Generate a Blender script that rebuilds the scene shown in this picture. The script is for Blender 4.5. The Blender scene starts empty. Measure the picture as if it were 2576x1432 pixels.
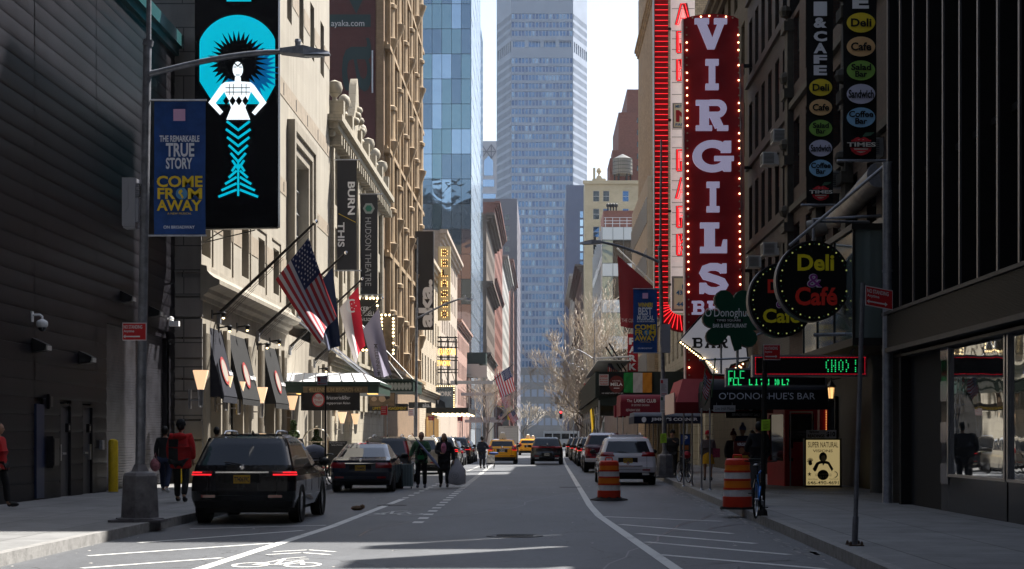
import bpy, math, random
from mathutils import Vector, Matrix
random.seed(7)
R = math.radians
S = bpy.context.scene
# ---------------------------------------------------------------- camera
cam = bpy.data.objects.new('camera', bpy.data.cameras.new('camera'))
S.collection.objects.link(cam)
cam.location = (0, 0, 1.6); cam.rotation_euler = (R(90), 0, 0)
cam.data.sensor_width = 36; cam.data.lens = 36 * 4000 / 2576
cam.data.shift_x = -77 / 2576; cam.data.shift_y = 387 / 2576
cam.data.clip_start = 0.3; cam.data.clip_end = 6000
S.camera = cam
# ---------------------------------------------------------------- sky and sun
SUN_AZ, SUN_EL = R(48), R(52)
W = bpy.data.worlds.new('World'); S.world = W; W.use_nodes = True
nt = W.node_tree
sky = nt.nodes.new('ShaderNodeTexSky'); sky.sky_type = 'NISHITA'; sky.sun_disc = False
sky.sun_elevation = SUN_EL; sky.sun_rotation = SUN_AZ
sky.air_density = 1.0; sky.dust_density = 1.0; sky.ozone_density = 1.0
bg = nt.nodes['Background']; hs = nt.nodes.new('ShaderNodeHueSaturation'); hs.inputs['Saturation'].default_value = .72; hs.inputs['Value'].default_value = 1.1; nt.links.new(sky.outputs[0], hs.inputs['Color']); nt.links.new(hs.outputs[0], bg.inputs[0]); bg.inputs[1].default_value = 0.075
sl = bpy.data.lights.new('sun', 'SUN'); sl.energy = 5.0; sl.angle = R(0.5); sl.color = (1.0, .955, .88)
so = bpy.data.objects.new('sun', sl); S.collection.objects.link(so)
sv = Vector((math.sin(SUN_AZ) * math.cos(SUN_EL), math.cos(SUN_AZ) * math.cos(SUN_EL), math.sin(SUN_EL)))
so.rotation_mode = 'QUATERNION'; so.rotation_quaternion = sv.to_track_quat('Z', 'Y'); so.location = (40, 60, 90)
S.view_settings.view_transform = 'Standard'; S.view_settings.look = 'None'
S.view_settings.exposure = 1.55; S.view_settings.gamma = 1
# ---------------------------------------------------------------- helpers
def px(x, Y): return (x - 1365) * Y / 4000          # photo column -> metres across the street at depth Y
def ph(y, Y): return 1.6 + (1103 - y) * Y / 4000    # photo row -> height at depth Y
def gr(x, y, h=0.0):
    s = (y - 1103) / (1.6 - h); return ((x - 1365) / s, 4000 / s)
MATS = {}
def M(name, col=(.5,.5,.5), rough=.6, metal=0., var=0., scale=3., bump=0., emit=None, es=0., brick=None, mortar=None, streak=0., spec=.25, coat=0., bs=None, alpha=1., trans=0.):
    if name in MATS: return MATS[name]
    m = bpy.data.materials.new(name); m.use_nodes = True; n = m.node_tree.nodes; l = m.node_tree.links
    b = n['Principled BSDF']; MATS[name] = m
    b.inputs['Base Color'].default_value = (*col, 1); b.inputs['Roughness'].default_value = rough
    b.inputs['Metallic'].default_value = metal; b.inputs['Specular IOR Level'].default_value = spec
    b.inputs['Coat Weight'].default_value = coat; b.inputs['Alpha'].default_value = alpha
    b.inputs['Transmission Weight'].default_value = trans
    if coat: b.inputs['Coat Roughness'].default_value = .03
    if emit: b.inputs['Emission Color'].default_value = (*emit, 1); b.inputs['Emission Strength'].default_value = es
    if var or bump or brick or streak:
        g = n.new('ShaderNodeNewGeometry'); sp = n.new('ShaderNodeSeparateXYZ'); l.new(g.outputs['Position'], sp.inputs[0])
        csrc = None; hsrc = None
        if brick:                                   # (width, height, mortar size, colour spread)
            ad = n.new('ShaderNodeMath'); ad.operation = 'ADD'; l.new(sp.outputs[0], ad.inputs[0]); l.new(sp.outputs[1], ad.inputs[1])
            cb = n.new('ShaderNodeCombineXYZ'); l.new(ad.outputs[0], cb.inputs[0]); l.new(sp.outputs[2], cb.inputs[1])
            t = n.new('ShaderNodeTexBrick'); l.new(cb.outputs[0], t.inputs['Vector']); t.inputs['Scale'].default_value = 1
            t.inputs['Brick Width'].default_value = brick[0]; t.inputs['Row Height'].default_value = brick[1]; t.inputs['Mortar Size'].default_value = brick[2]
            k = brick[3]; mo = mortar or tuple(c * .55 for c in col)
            t.inputs['Color1'].default_value = (*[c * (1 + k) for c in col], 1); t.inputs['Color2'].default_value = (*[c * (1 - k) for c in col], 1)
            t.inputs['Mortar'].default_value = (*mo, 1); csrc = t.outputs['Color']; hsrc = t.outputs['Fac']
        if var:
            no = n.new('ShaderNodeTexNoise'); no.inputs['Scale'].default_value = scale; no.inputs['Detail'].default_value = 6; no.inputs['Roughness'].default_value = .65
            l.new(g.outputs['Position'], no.inputs['Vector'])
            mr = n.new('ShaderNodeMapRange'); mr.inputs[1].default_value = .3; mr.inputs[2].default_value = .7
            mr.inputs[3].default_value = 1 - var; mr.inputs[4].default_value = 1 + var; l.new(no.outputs[0], mr.inputs[0])
            mx = n.new('ShaderNodeMix'); mx.data_type = 'RGBA'; mx.blend_type = 'MULTIPLY'; mx.inputs[0].default_value = 1
            if csrc: l.new(csrc, mx.inputs[6])
            else: mx.inputs[6].default_value = (*col, 1)
            l.new(mr.outputs[0], mx.inputs[7]); csrc = mx.outputs[2]
        if streak:                                  # rain streaks and dirt, stretched down the wall
            mp = n.new('ShaderNodeMapping'); mp.inputs['Scale'].default_value = (2.2, 2.2, .12); l.new(g.outputs['Position'], mp.inputs[0])
            no = n.new('ShaderNodeTexNoise'); no.inputs['Scale'].default_value = 1.3; no.inputs['Detail'].default_value = 5; l.new(mp.outputs[0], no.inputs['Vector'])
            mr = n.new('ShaderNodeMapRange'); mr.inputs[1].default_value = .35; mr.inputs[2].default_value = .75
            mr.inputs[3].default_value = 1; mr.inputs[4].default_value = 1 - streak; l.new(no.outputs[0], mr.inputs[0])
            mx = n.new('ShaderNodeMix'); mx.data_type = 'RGBA'; mx.blend_type = 'MULTIPLY'; mx.inputs[0].default_value = 1
            if csrc: l.new(csrc, mx.inputs[6])
            else: mx.inputs[6].default_value = (*col, 1)
            l.new(mr.outputs[0], mx.inputs[7]); csrc = mx.outputs[2]
        if csrc: l.new(csrc, b.inputs['Base Color'])
        if bump:
            bp = n.new('ShaderNodeBump'); bp.inputs['Strength'].default_value = bump; bp.inputs['Distance'].default_value = .02
            if hsrc: bp.invert = True; l.new(hsrc, bp.inputs['Height'])
            else:
                nb = n.new('ShaderNodeTexNoise'); nb.inputs['Scale'].default_value = bs or scale * 4; nb.inputs['Detail'].default_value = 4
                l.new(g.outputs['Position'], nb.inputs['Vector']); l.new(nb.outputs[0], bp.inputs['Height'])
            l.new(bp.outputs[0], b.inputs['Normal'])
    return m
_tx = {}
def text_data(s, bold=0., res=3):
    k = (s, bold)
    if k not in _tx:
        c = bpy.data.curves.new('t', 'FONT'); c.body = s; c.size = 1; c.offset = bold; c.resolution_u = res; c.space_line = .8; c.align_x = 'CENTER'
        o = bpy.data.objects.new('t', c); me = bpy.data.meshes.new_from_object(o)
        vs = [tuple(v.co) for v in me.vertices]; fs = [tuple(p.vertices) for p in me.polygons]
        bpy.data.objects.remove(o); bpy.data.meshes.remove(me); bpy.data.curves.remove(c)
        xs = [v[0] for v in vs]; ys = [v[1] for v in vs]; _tx[k] = (vs, fs, min(xs), max(xs), min(ys), max(ys))
    return _tx[k]
class MB:
    def __init__(s, T=None): s.v = []; s.f = []; s.m = []; s.T = T
    def add(s, vs, fs, mi=0):
        b = len(s.v)
        s.v += [tuple(s.T @ Vector(v)) for v in vs] if s.T else [tuple(v) for v in vs]
        s.f += [tuple(i + b for i in f) for f in fs]; s.m += [mi] * len(fs) if isinstance(mi, int) else list(mi)
        return s
    def quad(s, a, b, c, d, mi=0): return s.add([a, b, c, d], [(0, 1, 2, 3)], mi)
    def box(s, x0, x1, y0, y1, z0, z1, mi=0):
        vs = [(x, y, z) for z in (z0, z1) for y in (y0, y1) for x in (x0, x1)]
        return s.add(vs, [(0,2,3,1), (4,5,7,6), (0,1,5,4), (2,6,7,3), (0,4,6,2), (1,3,7,5)], mi)
    def hexa(s, b4, t4, mi=0):
        return s.add(list(b4) + list(t4), [(3,2,1,0), (4,5,6,7), (0,1,5,4), (1,2,6,5), (2,3,7,6), (3,0,4,7)], mi)
    def tube(s, pts, r, n=8, mi=0, caps=True, flat=1.):
        pts = [Vector(p) for p in pts]; rs = r if isinstance(r, (list, tuple)) else [r] * len(pts)
        vs = []; fs = []; pa = None
        for i, p in enumerate(pts):
            d = (pts[min(i+1, len(pts)-1)] - pts[max(i-1, 0)]).normalized()
            if pa is None: a = d.orthogonal().normalized() if abs(d.z) > .9 else d.cross(Vector((0,0,1))).normalized()
            else: a = (pa - d * pa.dot(d)).normalized()
            pa = a; c = d.cross(a)
            for k in range(n):
                t = 2 * math.pi * k / n; vs.append(p + (a * math.cos(t) + c * math.sin(t) * flat) * rs[i])
        for i in range(len(pts) - 1):
            for k in range(n):
                q = (k + 1) % n; fs.append((i*n+k, i*n+q, (i+1)*n+q, (i+1)*n+k))
        if caps: fs.append(tuple(range(n))[::-1]); fs.append(tuple(range((len(pts)-1)*n, len(pts)*n)))
        return s.add(vs, fs, mi)
    def lathe(s, prof, c=(0,0,0), n=16, mi=0, ax='z', arc=1.):
        vs = []; fs = []; c = Vector(c); m = len(prof)
        for k in range(n):
            t = 2 * math.pi * k / n
            for r, z in prof:
                p = (r*math.cos(t), r*math.sin(t), z)
                if ax == 'x': p = (z, p[0], p[1])
                if ax == 'y': p = (p[0], z, p[1])
                vs.append(c + Vector(p))
        for k in range(n):
            q = (k+1) % n
            for j in range(m-1): fs.append((k*m+j, q*m+j, q*m+j+1, k*m+j+1))
        fs.append(tuple(k*m for k in range(n))[::-1]); fs.append(tuple(k*m+m-1 for k in range(n)))
        return s.add(vs, fs, mi)
    def ball(s, c, r, n=10, mi=0, sc=(1,1,1)):
        vs = []; fs = []; h = n // 2
        for j in range(1, h):
            p = math.pi * j / h
            for k in range(n):
                t = 2 * math.pi * k / n
                vs.append((c[0]+r*sc[0]*math.sin(p)*math.cos(t), c[1]+r*sc[1]*math.sin(p)*math.sin(t), c[2]+r*sc[2]*math.cos(p)))
        vs.append((c[0], c[1], c[2]+r*sc[2])); vs.append((c[0], c[1], c[2]-r*sc[2])); a = len(vs)-2
        for j in range(h-2):
            for k in range(n):
                q = (k+1) % n; fs.append((j*n+k, (j+1)*n+k, (j+1)*n+q, j*n+q))
        for k in range(n):
            q = (k+1) % n; fs.append((a, k, q)); fs.append((a+1, (h-2)*n+q, (h-2)*n+k))
        return s.add(vs, fs, mi)
    def prism(s, poly, f, d, mi=0):                 # outline in (u, v), f(u, v, depth) -> point, thickness d
        n = len(poly)
        vs = [f(u, v, 0) for u, v in poly] + [f(u, v, d) for u, v in poly]
        return s.add(vs, [tuple(range(n)), tuple(range(n, 2*n))[::-1]] + [(i, i+n, (i+1) % n + n, (i+1) % n) for i in range(n)], mi)
    def strip(s, pts, w, f, d, mi=0):               # a band of width w along a path in (u, v)
        n = len(pts); L = []; Rr = []
        for i, p in enumerate(pts):
            a = Vector(pts[max(i-1, 0)]); b = Vector(pts[min(i+1, n-1)]); t = (b - a).normalized(); k = Vector((-t.y, t.x)) * (w/2)
            if 0 < i < n-1:
                t1 = (Vector(p)-a).normalized(); k = k / max(.5, t1.dot(t))
            L.append((p[0]+k.x, p[1]+k.y)); Rr.append((p[0]-k.x, p[1]-k.y))
        return s.prism(L + Rr[::-1], f, d, mi)
    def text(s, t, f, u0, v0, u1, v1, d=-.006, mi=0, bold=0.02, keep=False):  # fit a text into a box on surface f
        vs, fs, a, b, c, e = text_data(t, bold)
        sx = (u1-u0)/(b-a); sy = (v1-v0)/(e-c); ox = 0
        if keep:
            k = min(sx, sy); ox = ((u1-u0)-k*(b-a))/2; sx = sy = k
        return s.add([f(u0+ox+(v[0]-a)*sx, v0+(v[1]-c)*sy, d) for v in vs], fs, mi)
    def obj(s, name, mats, parent=None, smooth=None):
        me = s.mesh(name, mats, parent, smooth); return link(name, me, parent)
    def mesh(s, name, mats, parent=None, smooth=None):
        me = bpy.data.meshes.new(name)
        o = Vector((0,0,0)); q = parent
        while q is not None: o += q.location; q = q.parent
        me.from_pydata([(v[0]-o.x, v[1]-o.y, v[2]-o.z) for v in s.v], [], s.f)
        for m in (mats if isinstance(mats, (list, tuple)) else [mats]): me.materials.append(m)
        me.polygons.foreach_set('material_index', s.m)
        if smooth: me.polygons.foreach_set('use_smooth', [True]*len(s.f)); me.set_sharp_from_angle(angle=R(smooth))
        me.update(); return me
def link(name, me, parent=None, loc=None):
    o = bpy.data.objects.new(name, me); S.collection.objects.link(o); o.parent = parent
    if loc is not None: o.location = loc
    return o
def tag(o, label=None, cat=None, group=None, kind=None):
    for k, v in (('label', label), ('category', cat), ('group', group), ('kind', kind)):
        if v: o[k] = v
    return o
def thing(name, label, cat, loc=(0,0,0), group=None, rz=0):
    o = bpy.data.objects.new(name, None); S.collection.objects.link(o); o.location = loc; o.rotation_euler = (0,0,rz); o.empty_display_size = .2
    return tag(o, label, cat, group)
def struct(name, mb, mats): return tag(mb.obj(name, mats), kind='structure')
def copy_tree(o, parent=None):
    c = o.copy(); S.collection.objects.link(c); c.parent = parent
    for ch in list(o.children): copy_tree(ch, c)
    return c
def put(src, loc, rz=0, label=None, group=None, scale=None):
    c = copy_tree(src); c.location = loc; c.rotation_euler = (0,0,rz)
    if scale: c.scale = scale
    if label: c['label'] = label
    if group: c['group'] = group
    return c
# surfaces: FR(y) faces the camera, LF(x) is a facade on the left (faces +x), RF(x) on the right; depth goes into the wall
def FR(y): return lambda u, v, d=0: (u, y+d, v)
def LF(x): return lambda u, v, d=0: (x-d, u, v)
def RF(x): return lambda u, v, d=0: (x+d, u, v)
def grid_wall(mb, f, u0, u1, v0, v1, ops, depth, mi=0, mr=None):
    us = sorted({u0, u1, *[min(max(o[i], u0), u1) for o in ops for i in (0, 2)]}); vs = sorted({v0, v1, *[min(max(o[i], v0), v1) for o in ops for i in (1, 3)]})
    rows = {}
    for j in range(len(vs)-1):
        b = (vs[j]+vs[j+1])/2; act = [o for o in ops if o[1] < b < o[3]]; st = None
        cells = []
        for i in range(len(us)-1):
            a = (us[i]+us[i+1])/2; hole = any(o[0] < a < o[2] for o in act)
            if not hole: st = us[i] if st is None else st
            if (hole or i == len(us)-2) and st is not None:
                e = us[i] if hole else us[i+1]; mb.quad(f(st, vs[j]), f(e, vs[j]), f(e, vs[j+1]), f(st, vs[j+1]), mi); st = None
    mr = mi if mr is None else mr
    for o in ops:
        a, b, c, d = o[:4]
        mb.quad(f(a,b), f(a,b,depth), f(a,d,depth), f(a,d), mr); mb.quad(f(c,b), f(c,b,depth), f(c,d,depth), f(c,d), mr)
        mb.quad(f(a,b), f(c,b), f(c,b,depth), f(a,b,depth), mr); mb.quad(f(a,d), f(c,d), f(c,d,depth), f(a,d,depth), mr)
def fbox(mb, f, u0, u1, v0, v1, d0, d1, mi=0):
    mb.hexa([f(u0,v0,d0), f(u1,v0,d0), f(u1,v0,d1), f(u0,v0,d1)], [f(u0,v1,d0), f(u1,v1,d0), f(u1,v1,d1), f(u0,v1,d1)], mi)
def win_mesh(mb, f, u0, v0, u1, v1, d, style, fm=0, gm=1):
    fw = .06 if style != 'far' else .1
    if style == 'sash':                              # two sashes, upper one proud, sill
        m = (v0+v1)/2
        for a, b, dd in ((v0, m+.03, .06), (m-.03, v1, 0)):
            for q in ((u0, u0+fw, a, b), (u1-fw, u1, a, b), (u0+fw, u1-fw, a, a+fw), (u0+fw, u1-fw, b-fw, b)): fbox(mb, f, *q, d-.09+dd, d-.03+dd, fm)
        return [(u0+fw, v0+fw, u1-fw, m-.03, d+.0), (u0+fw, m+.03, u1-fw, v1-fw, d-.06)]
    if style == 'fixed':
        for q in ((u0, u0+fw, v0, v1), (u1-fw, u1, v0, v1), (u0+fw, u1-fw, v0, v0+fw), (u0+fw, u1-fw, v1-fw, v1)): fbox(mb, f, *q, d-.08, d, fm)
        return [(u0+fw, v0+fw, u1-fw, v1-fw, d-.03)]
    if style == 'cross':
        for q in ((u0, u0+fw, v0, v1), (u1-fw, u1, v0, v1), (u0+fw, u1-fw, v0, v0+fw), (u0+fw, u1-fw, v1-fw, v1), ((u0+u1)/2-.03, (u0+u1)/2+.03, v0+fw, v1-fw)): fbox(mb, f, *q, d-.08, d, fm)
        return [(u0+fw, v0+fw, (u0+u1)/2-.03, v1-fw, d-.03), ((u0+u1)/2+.03, v0+fw, u1-fw, v1-fw, d-.03)]
    return [(u0, v0, u1, v1, d-.02)]
def visible(u, v, f):
    p = f(u, v); return p[1] > 6 and p[2] < 1.6+1103*p[1]/4000+1.5 and -1500 < p[0]*4000/p[1] < 1330
def windows(root, f, ops, depth, style, fmat, gmats, sub=True, seed=1):
    rnd = random.Random(seed); ops = sorted(ops, key=lambda o: f(o[0], o[1])[1])
    gm = gmats if isinstance(gmats, (list, tuple)) else [gmats]
    rest = MB()
    n0 = sum(1 for c in root.children if c.name.startswith('window'))
    for i, o in enumerate(ops):
        far = n0 + i >= 100
        mb = rest if far else MB()
        gl = win_mesh(mb, f, *o[:4], depth, style)
        g = MB() if (sub and not far and style != 'far') else mb
        k = rnd.randrange(len(gm)); t = rnd.uniform(-.006, .006)*(o[2]-o[0]); t2 = rnd.uniform(-.006, .006)*(o[2]-o[0])
        for (a, b, c, e, d) in gl: g.quad(f(a,b,d+t), f(c,b,d-t), f(c,e,d+t2), f(a,e,d-t2), 0 if g is not mb else 1+k)
        if not far:
            if mb.v and g is not mb: w = mb.obj('window', [fmat], root); g.obj('pane', [gm[k]], w)
            else: mb.obj('window', [fmat]+list(gm), root)
    if rest.v: tag(rest.obj('window', [fmat]+list(gm), root), kind='stuff')
def grid_ops(u0, u1, du, w, rows, off=0.):
    out = []; n = max(1, int((u1-u0)/du+.001)); m = (u1-u0-n*du)/2
    for i in range(n):
        c = u0+m+du*(i+.5)+off
        for r in rows: out.append((c-w/2, r[0], c+w/2, r[0]+r[1]))
    return out
def building(name, label, cat, side, X, y0, y1, H, wall, ops, depth=.25, style='sash', fmat=None, glass=None, back=16, cornices=(), bands=(), z0=0., west=None, reveal=None, cmat=None, group=None, sub=True):
    t = thing(name, label, cat, (X, y0, 0), group)
    f = LF(X) if side == 'L' else RF(X); sg = -1 if side == 'L' else 1
    ops = [o for o in ops if visible((o[0]+o[2])/2, o[1], f)]
    mb = MB(); grid_wall(mb, f, y0, y1, z0, H, ops, depth, 0, 1)
    xb = X+sg*back
    fw = FR(y0); wops = [o for o in (west or []) if visible((o[0]+o[2])/2, o[1], fw)]
    grid_wall(mb, fw, min(X, xb), max(X, xb), z0, H, wops, depth, 0, 1)
    mb.quad((X,y1,z0), (xb,y1,z0), (xb,y1,H), (X,y1,H)); mb.quad((xb,y0,z0), (xb,y1,z0), (xb,y1,H), (xb,y0,H))
    mb.obj('wall', [wall, reveal or wall], t)
    MB().quad((X,y0,H-.02), (X,y1,H-.02), (xb,y1,H-.02), (xb,y0,H-.02)).obj('roof', [M('roofing felt', (.08,.08,.08), .9)], t)
    if ops: windows(t, f, ops, depth, style, fmat, glass, sub, 3)
    if wops: windows(t, fw, wops, depth, style, fmat, glass, sub, 4)
    for (a, b, p) in cornices:                     # (bottom, top, projection) stepped moulding round street face and west return
        c = MB()
        for i in range(3):
            q = p*(i+1)/3; za = a+(b-a)*i/3; zb = a+(b-a)*(i+1)/3-(.001 if i < 2 else 0)
            fbox(c, f, y0-q, y1, za, zb, -q, -.002)
        c.obj('cornice', [cmat or wall], t)
    for (a, b, p, m) in bands:
        c = MB(); fbox(c, f, y0+.01, y1-.01, a, b, -p, .01); c.obj('string_course', [m], t)
    return t
# ---------------------------------------------------------------- materials
asphalt = M('asphalt', (.062,.064,.068), .78, var=.28, scale=.9, bump=.5, bs=60)
concrete = M('pavement concrete', (.21,.205,.2), .8, var=.18, scale=1.2, bump=.2, brick=(1.5, 1.5, .012, .05))
def pavement_mat():
    m = bpy.data.materials.new('pavement concrete flags'); m.use_nodes = True; n = m.node_tree.nodes; l = m.node_tree.links; b = n['Principled BSDF']
    g = n.new('ShaderNodeNewGeometry'); t = n.new('ShaderNodeTexBrick'); l.new(g.outputs['Position'], t.inputs['Vector'])
    t.inputs['Scale'].default_value = 1; t.offset = 0; t.inputs['Brick Width'].default_value = 1.52; t.inputs['Row Height'].default_value = 1.52; t.inputs['Mortar Size'].default_value = .012
    t.inputs['Color1'].default_value = (.2,.2,.2,1); t.inputs['Color2'].default_value = (.165,.165,.165,1); t.inputs['Mortar'].default_value = (.05,.05,.05,1)
    no = n.new('ShaderNodeTexNoise'); no.inputs['Scale'].default_value = 1.4; no.inputs['Detail'].default_value = 8; no.inputs['Roughness'].default_value = .7; l.new(g.outputs['Position'], no.inputs['Vector'])
    mr = n.new('ShaderNodeMapRange'); mr.inputs[1].default_value = .3; mr.inputs[2].default_value = .7; mr.inputs[3].default_value = .7; mr.inputs[4].default_value = 1.25; l.new(no.outputs[0], mr.inputs[0])
    vo = n.new('ShaderNodeTexVoronoi'); vo.inputs['Scale'].default_value = 5; l.new(g.outputs['Position'], vo.inputs['Vector'])   # trodden gum spots
    m2 = n.new('ShaderNodeMapRange'); m2.inputs[1].default_value = .06; m2.inputs[2].default_value = .09; m2.inputs[3].default_value = .6; m2.inputs[4].default_value = 1; l.new(vo.outputs['Distance'], m2.inputs[0])
    a = n.new('ShaderNodeMix'); a.data_type = 'RGBA'; a.blend_type = 'MULTIPLY'; a.inputs[0].default_value = 1; l.new(t.outputs['Color'], a.inputs[6]); l.new(mr.outputs[0], a.inputs[7])
    c = n.new('ShaderNodeMix'); c.data_type = 'RGBA'; c.blend_type = 'MULTIPLY'; c.inputs[0].default_value = 1; l.new(a.outputs[2], c.inputs[6]); l.new(m2.outputs[0], c.inputs[7])
    l.new(c.outputs[2], b.inputs['Base Color']); b.inputs['Roughness'].default_value = .72
    return m
pavement = pavement_mat()
def road_mat():
    m = bpy.data.materials.new('worn asphalt'); m.use_nodes = True; n = m.node_tree.nodes; l = m.node_tree.links; b = n['Principled BSDF']
    g = n.new('ShaderNodeNewGeometry'); cur = None
    def mul(src, sc, lo, hi, a, z, det=6, rough=.6):
        mp = n.new('ShaderNodeMapping'); mp.inputs['Scale'].default_value = sc; l.new(g.outputs['Position'], mp.inputs[0])
        no = n.new('ShaderNodeTexNoise'); no.inputs['Scale'].default_value = 1; no.inputs['Detail'].default_value = det; no.inputs['Roughness'].default_value = rough; l.new(mp.outputs[0], no.inputs['Vector'])
        mr = n.new('ShaderNodeMapRange'); mr.inputs[1].default_value = lo; mr.inputs[2].default_value = hi; mr.inputs[3].default_value = a; mr.inputs[4].default_value = z; l.new(no.outputs[0], mr.inputs[0])
        mx = n.new('ShaderNodeMix'); mx.data_type = 'RGBA'; mx.blend_type = 'MULTIPLY'; mx.inputs[0].default_value = 1
        if src is None: mx.inputs[6].default_value = (.078,.082,.09,1)
        else: l.new(src, mx.inputs[6])
        l.new(mr.outputs[0], mx.inputs[7]); return mx.outputs[2]
    cur = mul(cur, (.5,.18,1), .35, .65, .78, 1.2)          # tyre lanes and patches along the street
    cur = mul(cur, (9,9,9), .3, .7, .8, 1.22)
    cur = mul(cur, (70,70,70), .35, .65, .6, 1.45, 2)       # aggregate
    cur = mul(cur, (.8,.8,1), .62, .68, 1, .72, 8)          # oil and tar stains
    v = n.new('ShaderNodeTexVoronoi'); v.feature = 'DISTANCE_TO_EDGE'; v.inputs['Scale'].default_value = .23; v.inputs['Randomness'].default_value = 1
    no = n.new('ShaderNodeTexNoise'); no.inputs['Scale'].default_value = .9; no.inputs['Detail'].default_value = 6; l.new(g.outputs['Position'], no.inputs['Vector'])
    ad = n.new('ShaderNodeVectorMath'); ad.operation = 'ADD'; l.new(g.outputs['Position'], ad.inputs[0]); l.new(no.outputs['Color'], ad.inputs[1]); l.new(ad.outputs[0], v.inputs['Vector'])
    mr = n.new('ShaderNodeMapRange'); mr.inputs[1].default_value = .001; mr.inputs[2].default_value = .004; mr.inputs[3].default_value = .45; mr.inputs[4].default_value = 1; l.new(v.outputs['Distance'], mr.inputs[0])
    mx = n.new('ShaderNodeMix'); mx.data_type = 'RGBA'; mx.blend_type = 'MULTIPLY'; mx.inputs[0].default_value = 1; l.new(cur, mx.inputs[6]); l.new(mr.outputs[0], mx.inputs[7])
    l.new(mx.outputs[2], b.inputs['Base Color']); b.inputs['Roughness'].default_value = .62
    bp = n.new('ShaderNodeBump'); bp.inputs['Strength'].default_value = .35; bp.inputs['Distance'].default_value = .01
    nb = n.new('ShaderNodeTexNoise'); nb.inputs['Scale'].default_value = 60; nb.inputs['Detail'].default_value = 3; l.new(g.outputs['Position'], nb.inputs['Vector']); l.new(nb.outputs[0], bp.inputs['Height']); l.new(bp.outputs[0], b.inputs['Normal'])
    return m
road_m = road_mat()
kerb_m = M('granite kerb', (.24,.235,.23), .7, var=.3, scale=6, bump=.3)
def worn_paint():
    m = bpy.data.materials.new('worn road paint'); m.use_nodes = True; n = m.node_tree.nodes; l = m.node_tree.links; b = n['Principled BSDF']; g = n.new('ShaderNodeNewGeometry'); src = None
    mx = n.new('ShaderNodeMix'); mx.data_type = 'RGBA'; mx.inputs[6].default_value = (.6,.6,.58,1); mx.inputs[7].default_value = (.1,.1,.105,1)
    a = n.new('ShaderNodeTexNoise'); a.inputs['Scale'].default_value = 22; a.inputs['Detail'].default_value = 8; a.inputs['Roughness'].default_value = .75; l.new(g.outputs['Position'], a.inputs['Vector'])
    c = n.new('ShaderNodeTexNoise'); c.inputs['Scale'].default_value = 1.1; c.inputs['Detail'].default_value = 3; l.new(g.outputs['Position'], c.inputs['Vector'])
    ad = n.new('ShaderNodeMath'); ad.operation = 'ADD'; l.new(a.outputs[0], ad.inputs[0]); l.new(c.outputs[0], ad.inputs[1])
    mr = n.new('ShaderNodeMapRange'); mr.inputs[1].default_value = 1.08; mr.inputs[2].default_value = 1.36; l.new(ad.outputs[0], mr.inputs[0]); l.new(mr.outputs[0], mx.inputs[0])
    l.new(mx.outputs[2], b.inputs['Base Color']); b.inputs['Roughness'].default_value = .7; return m
paint_w = worn_paint()
white_p = M('white enamel', (.75,.75,.75), .4)
black_p = M('black paint', (.012,.012,.013), .35)
black_m = M('matt black', (.015,.015,.016), .8)
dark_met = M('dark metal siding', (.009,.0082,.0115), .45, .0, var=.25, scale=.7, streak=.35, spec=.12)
galv = M('galvanised steel', (.3,.31,.34), .45, .7, var=.25, scale=9)
steel = M('brushed steel', (.5,.5,.52), .3, 1, var=.1, scale=8)
chrome = M('chrome', (.8,.8,.82), .08, 1)
limestone = M('pale limestone', (.33,.30,.25), .75, brick=(1.8,.9,.008,.035), mortar=(.33,.3,.26), var=.08, scale=.6, streak=.22)
lime2 = M('limestone trim', (.28,.25,.205), .75, var=.12, scale=1.5, streak=.25)
brownband = M('brown stone band', (.27,.225,.175), .75, var=.2, scale=2)
greystone = M('grey stone blocks', (.17,.16,.155), .75, brick=(2.4,.78,.02,.06), mortar=(.05,.05,.05), var=.1, scale=1, streak=.2)
darkglass = M('dark window glass', (.012,.014,.018), .06, 0, spec=.8)
skyglass = M('sky blue glass', (.22,.33,.48), .06, .85)
skyglass2 = M('pale blue glass', (.45,.56,.66), .08, .85)
skyglass3 = M('deep blue glass', (.07,.13,.24), .06, .8)
frame_d = M('dark window frame', (.014,.013,.012), .5)
frame_w = M('white window frame', (.55,.53,.5), .5)
frame_r = M('red window frame', (.19,.02,.018), .5)
gold_text = M('gold lettering', (.5,.36,.07), .5)
white_t = M('white lettering', (.72,.72,.74), .5)
black_t = M('black lettering', (.01,.01,.01), .6)
red_sign = M('red sign enamel', (.34,.012,.016), .4)
bulb_m = M('lit warm bulb', (1,.8,.5), .3, emit=(1,.72,.35), es=2.2)
bulb_o = M('unlit bulb', (.35,.28,.2), .3)
neon_m = M('lit red neon tube', (1,.05,.05), .3, emit=(1,.02,.03), es=.6)
rubber = M('tyre rubber', (.012,.012,.012), .85)
# ---------------------------------------------------------------- ground, road, pavements, markings
mb = MB(); mb.quad((-3000,-300,-.02), (3000,-300,-.02), (3000,4000,-.02), (-3000,4000,-.02)); struct('ground', mb, [asphalt])
mb = MB(); mb.quad((-6.75,-5,0), (5.4,-5,0), (5.4,930,0), (-6.75,930,0)); struct('road', mb, [road_m])
KL = [(-6.75,-5),(-6.75,24),(-6.68,32),(-6.62,60),(-6.6,930)]
KR = [(3.6,-5),(3.75,15),(3.9,21),(4.02,27),(4.12,35),(4.5,60),(4.65,85),(4.7,930)]
def strip_between(path, side, a, b, z0, z1):
    m = MB(); o = [(x+side*a, y) for x, y in path]; q = [(x+side*b, y) for x, y in path]
    for i in range(len(path)-1):
        m.hexa([(*o[i],z0), (*o[i+1],z0), (*q[i+1],z0), (*q[i],z0)], [(*o[i],z1), (*o[i+1],z1), (*q[i+1],z1), (*q[i],z1)])
    return m
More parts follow.
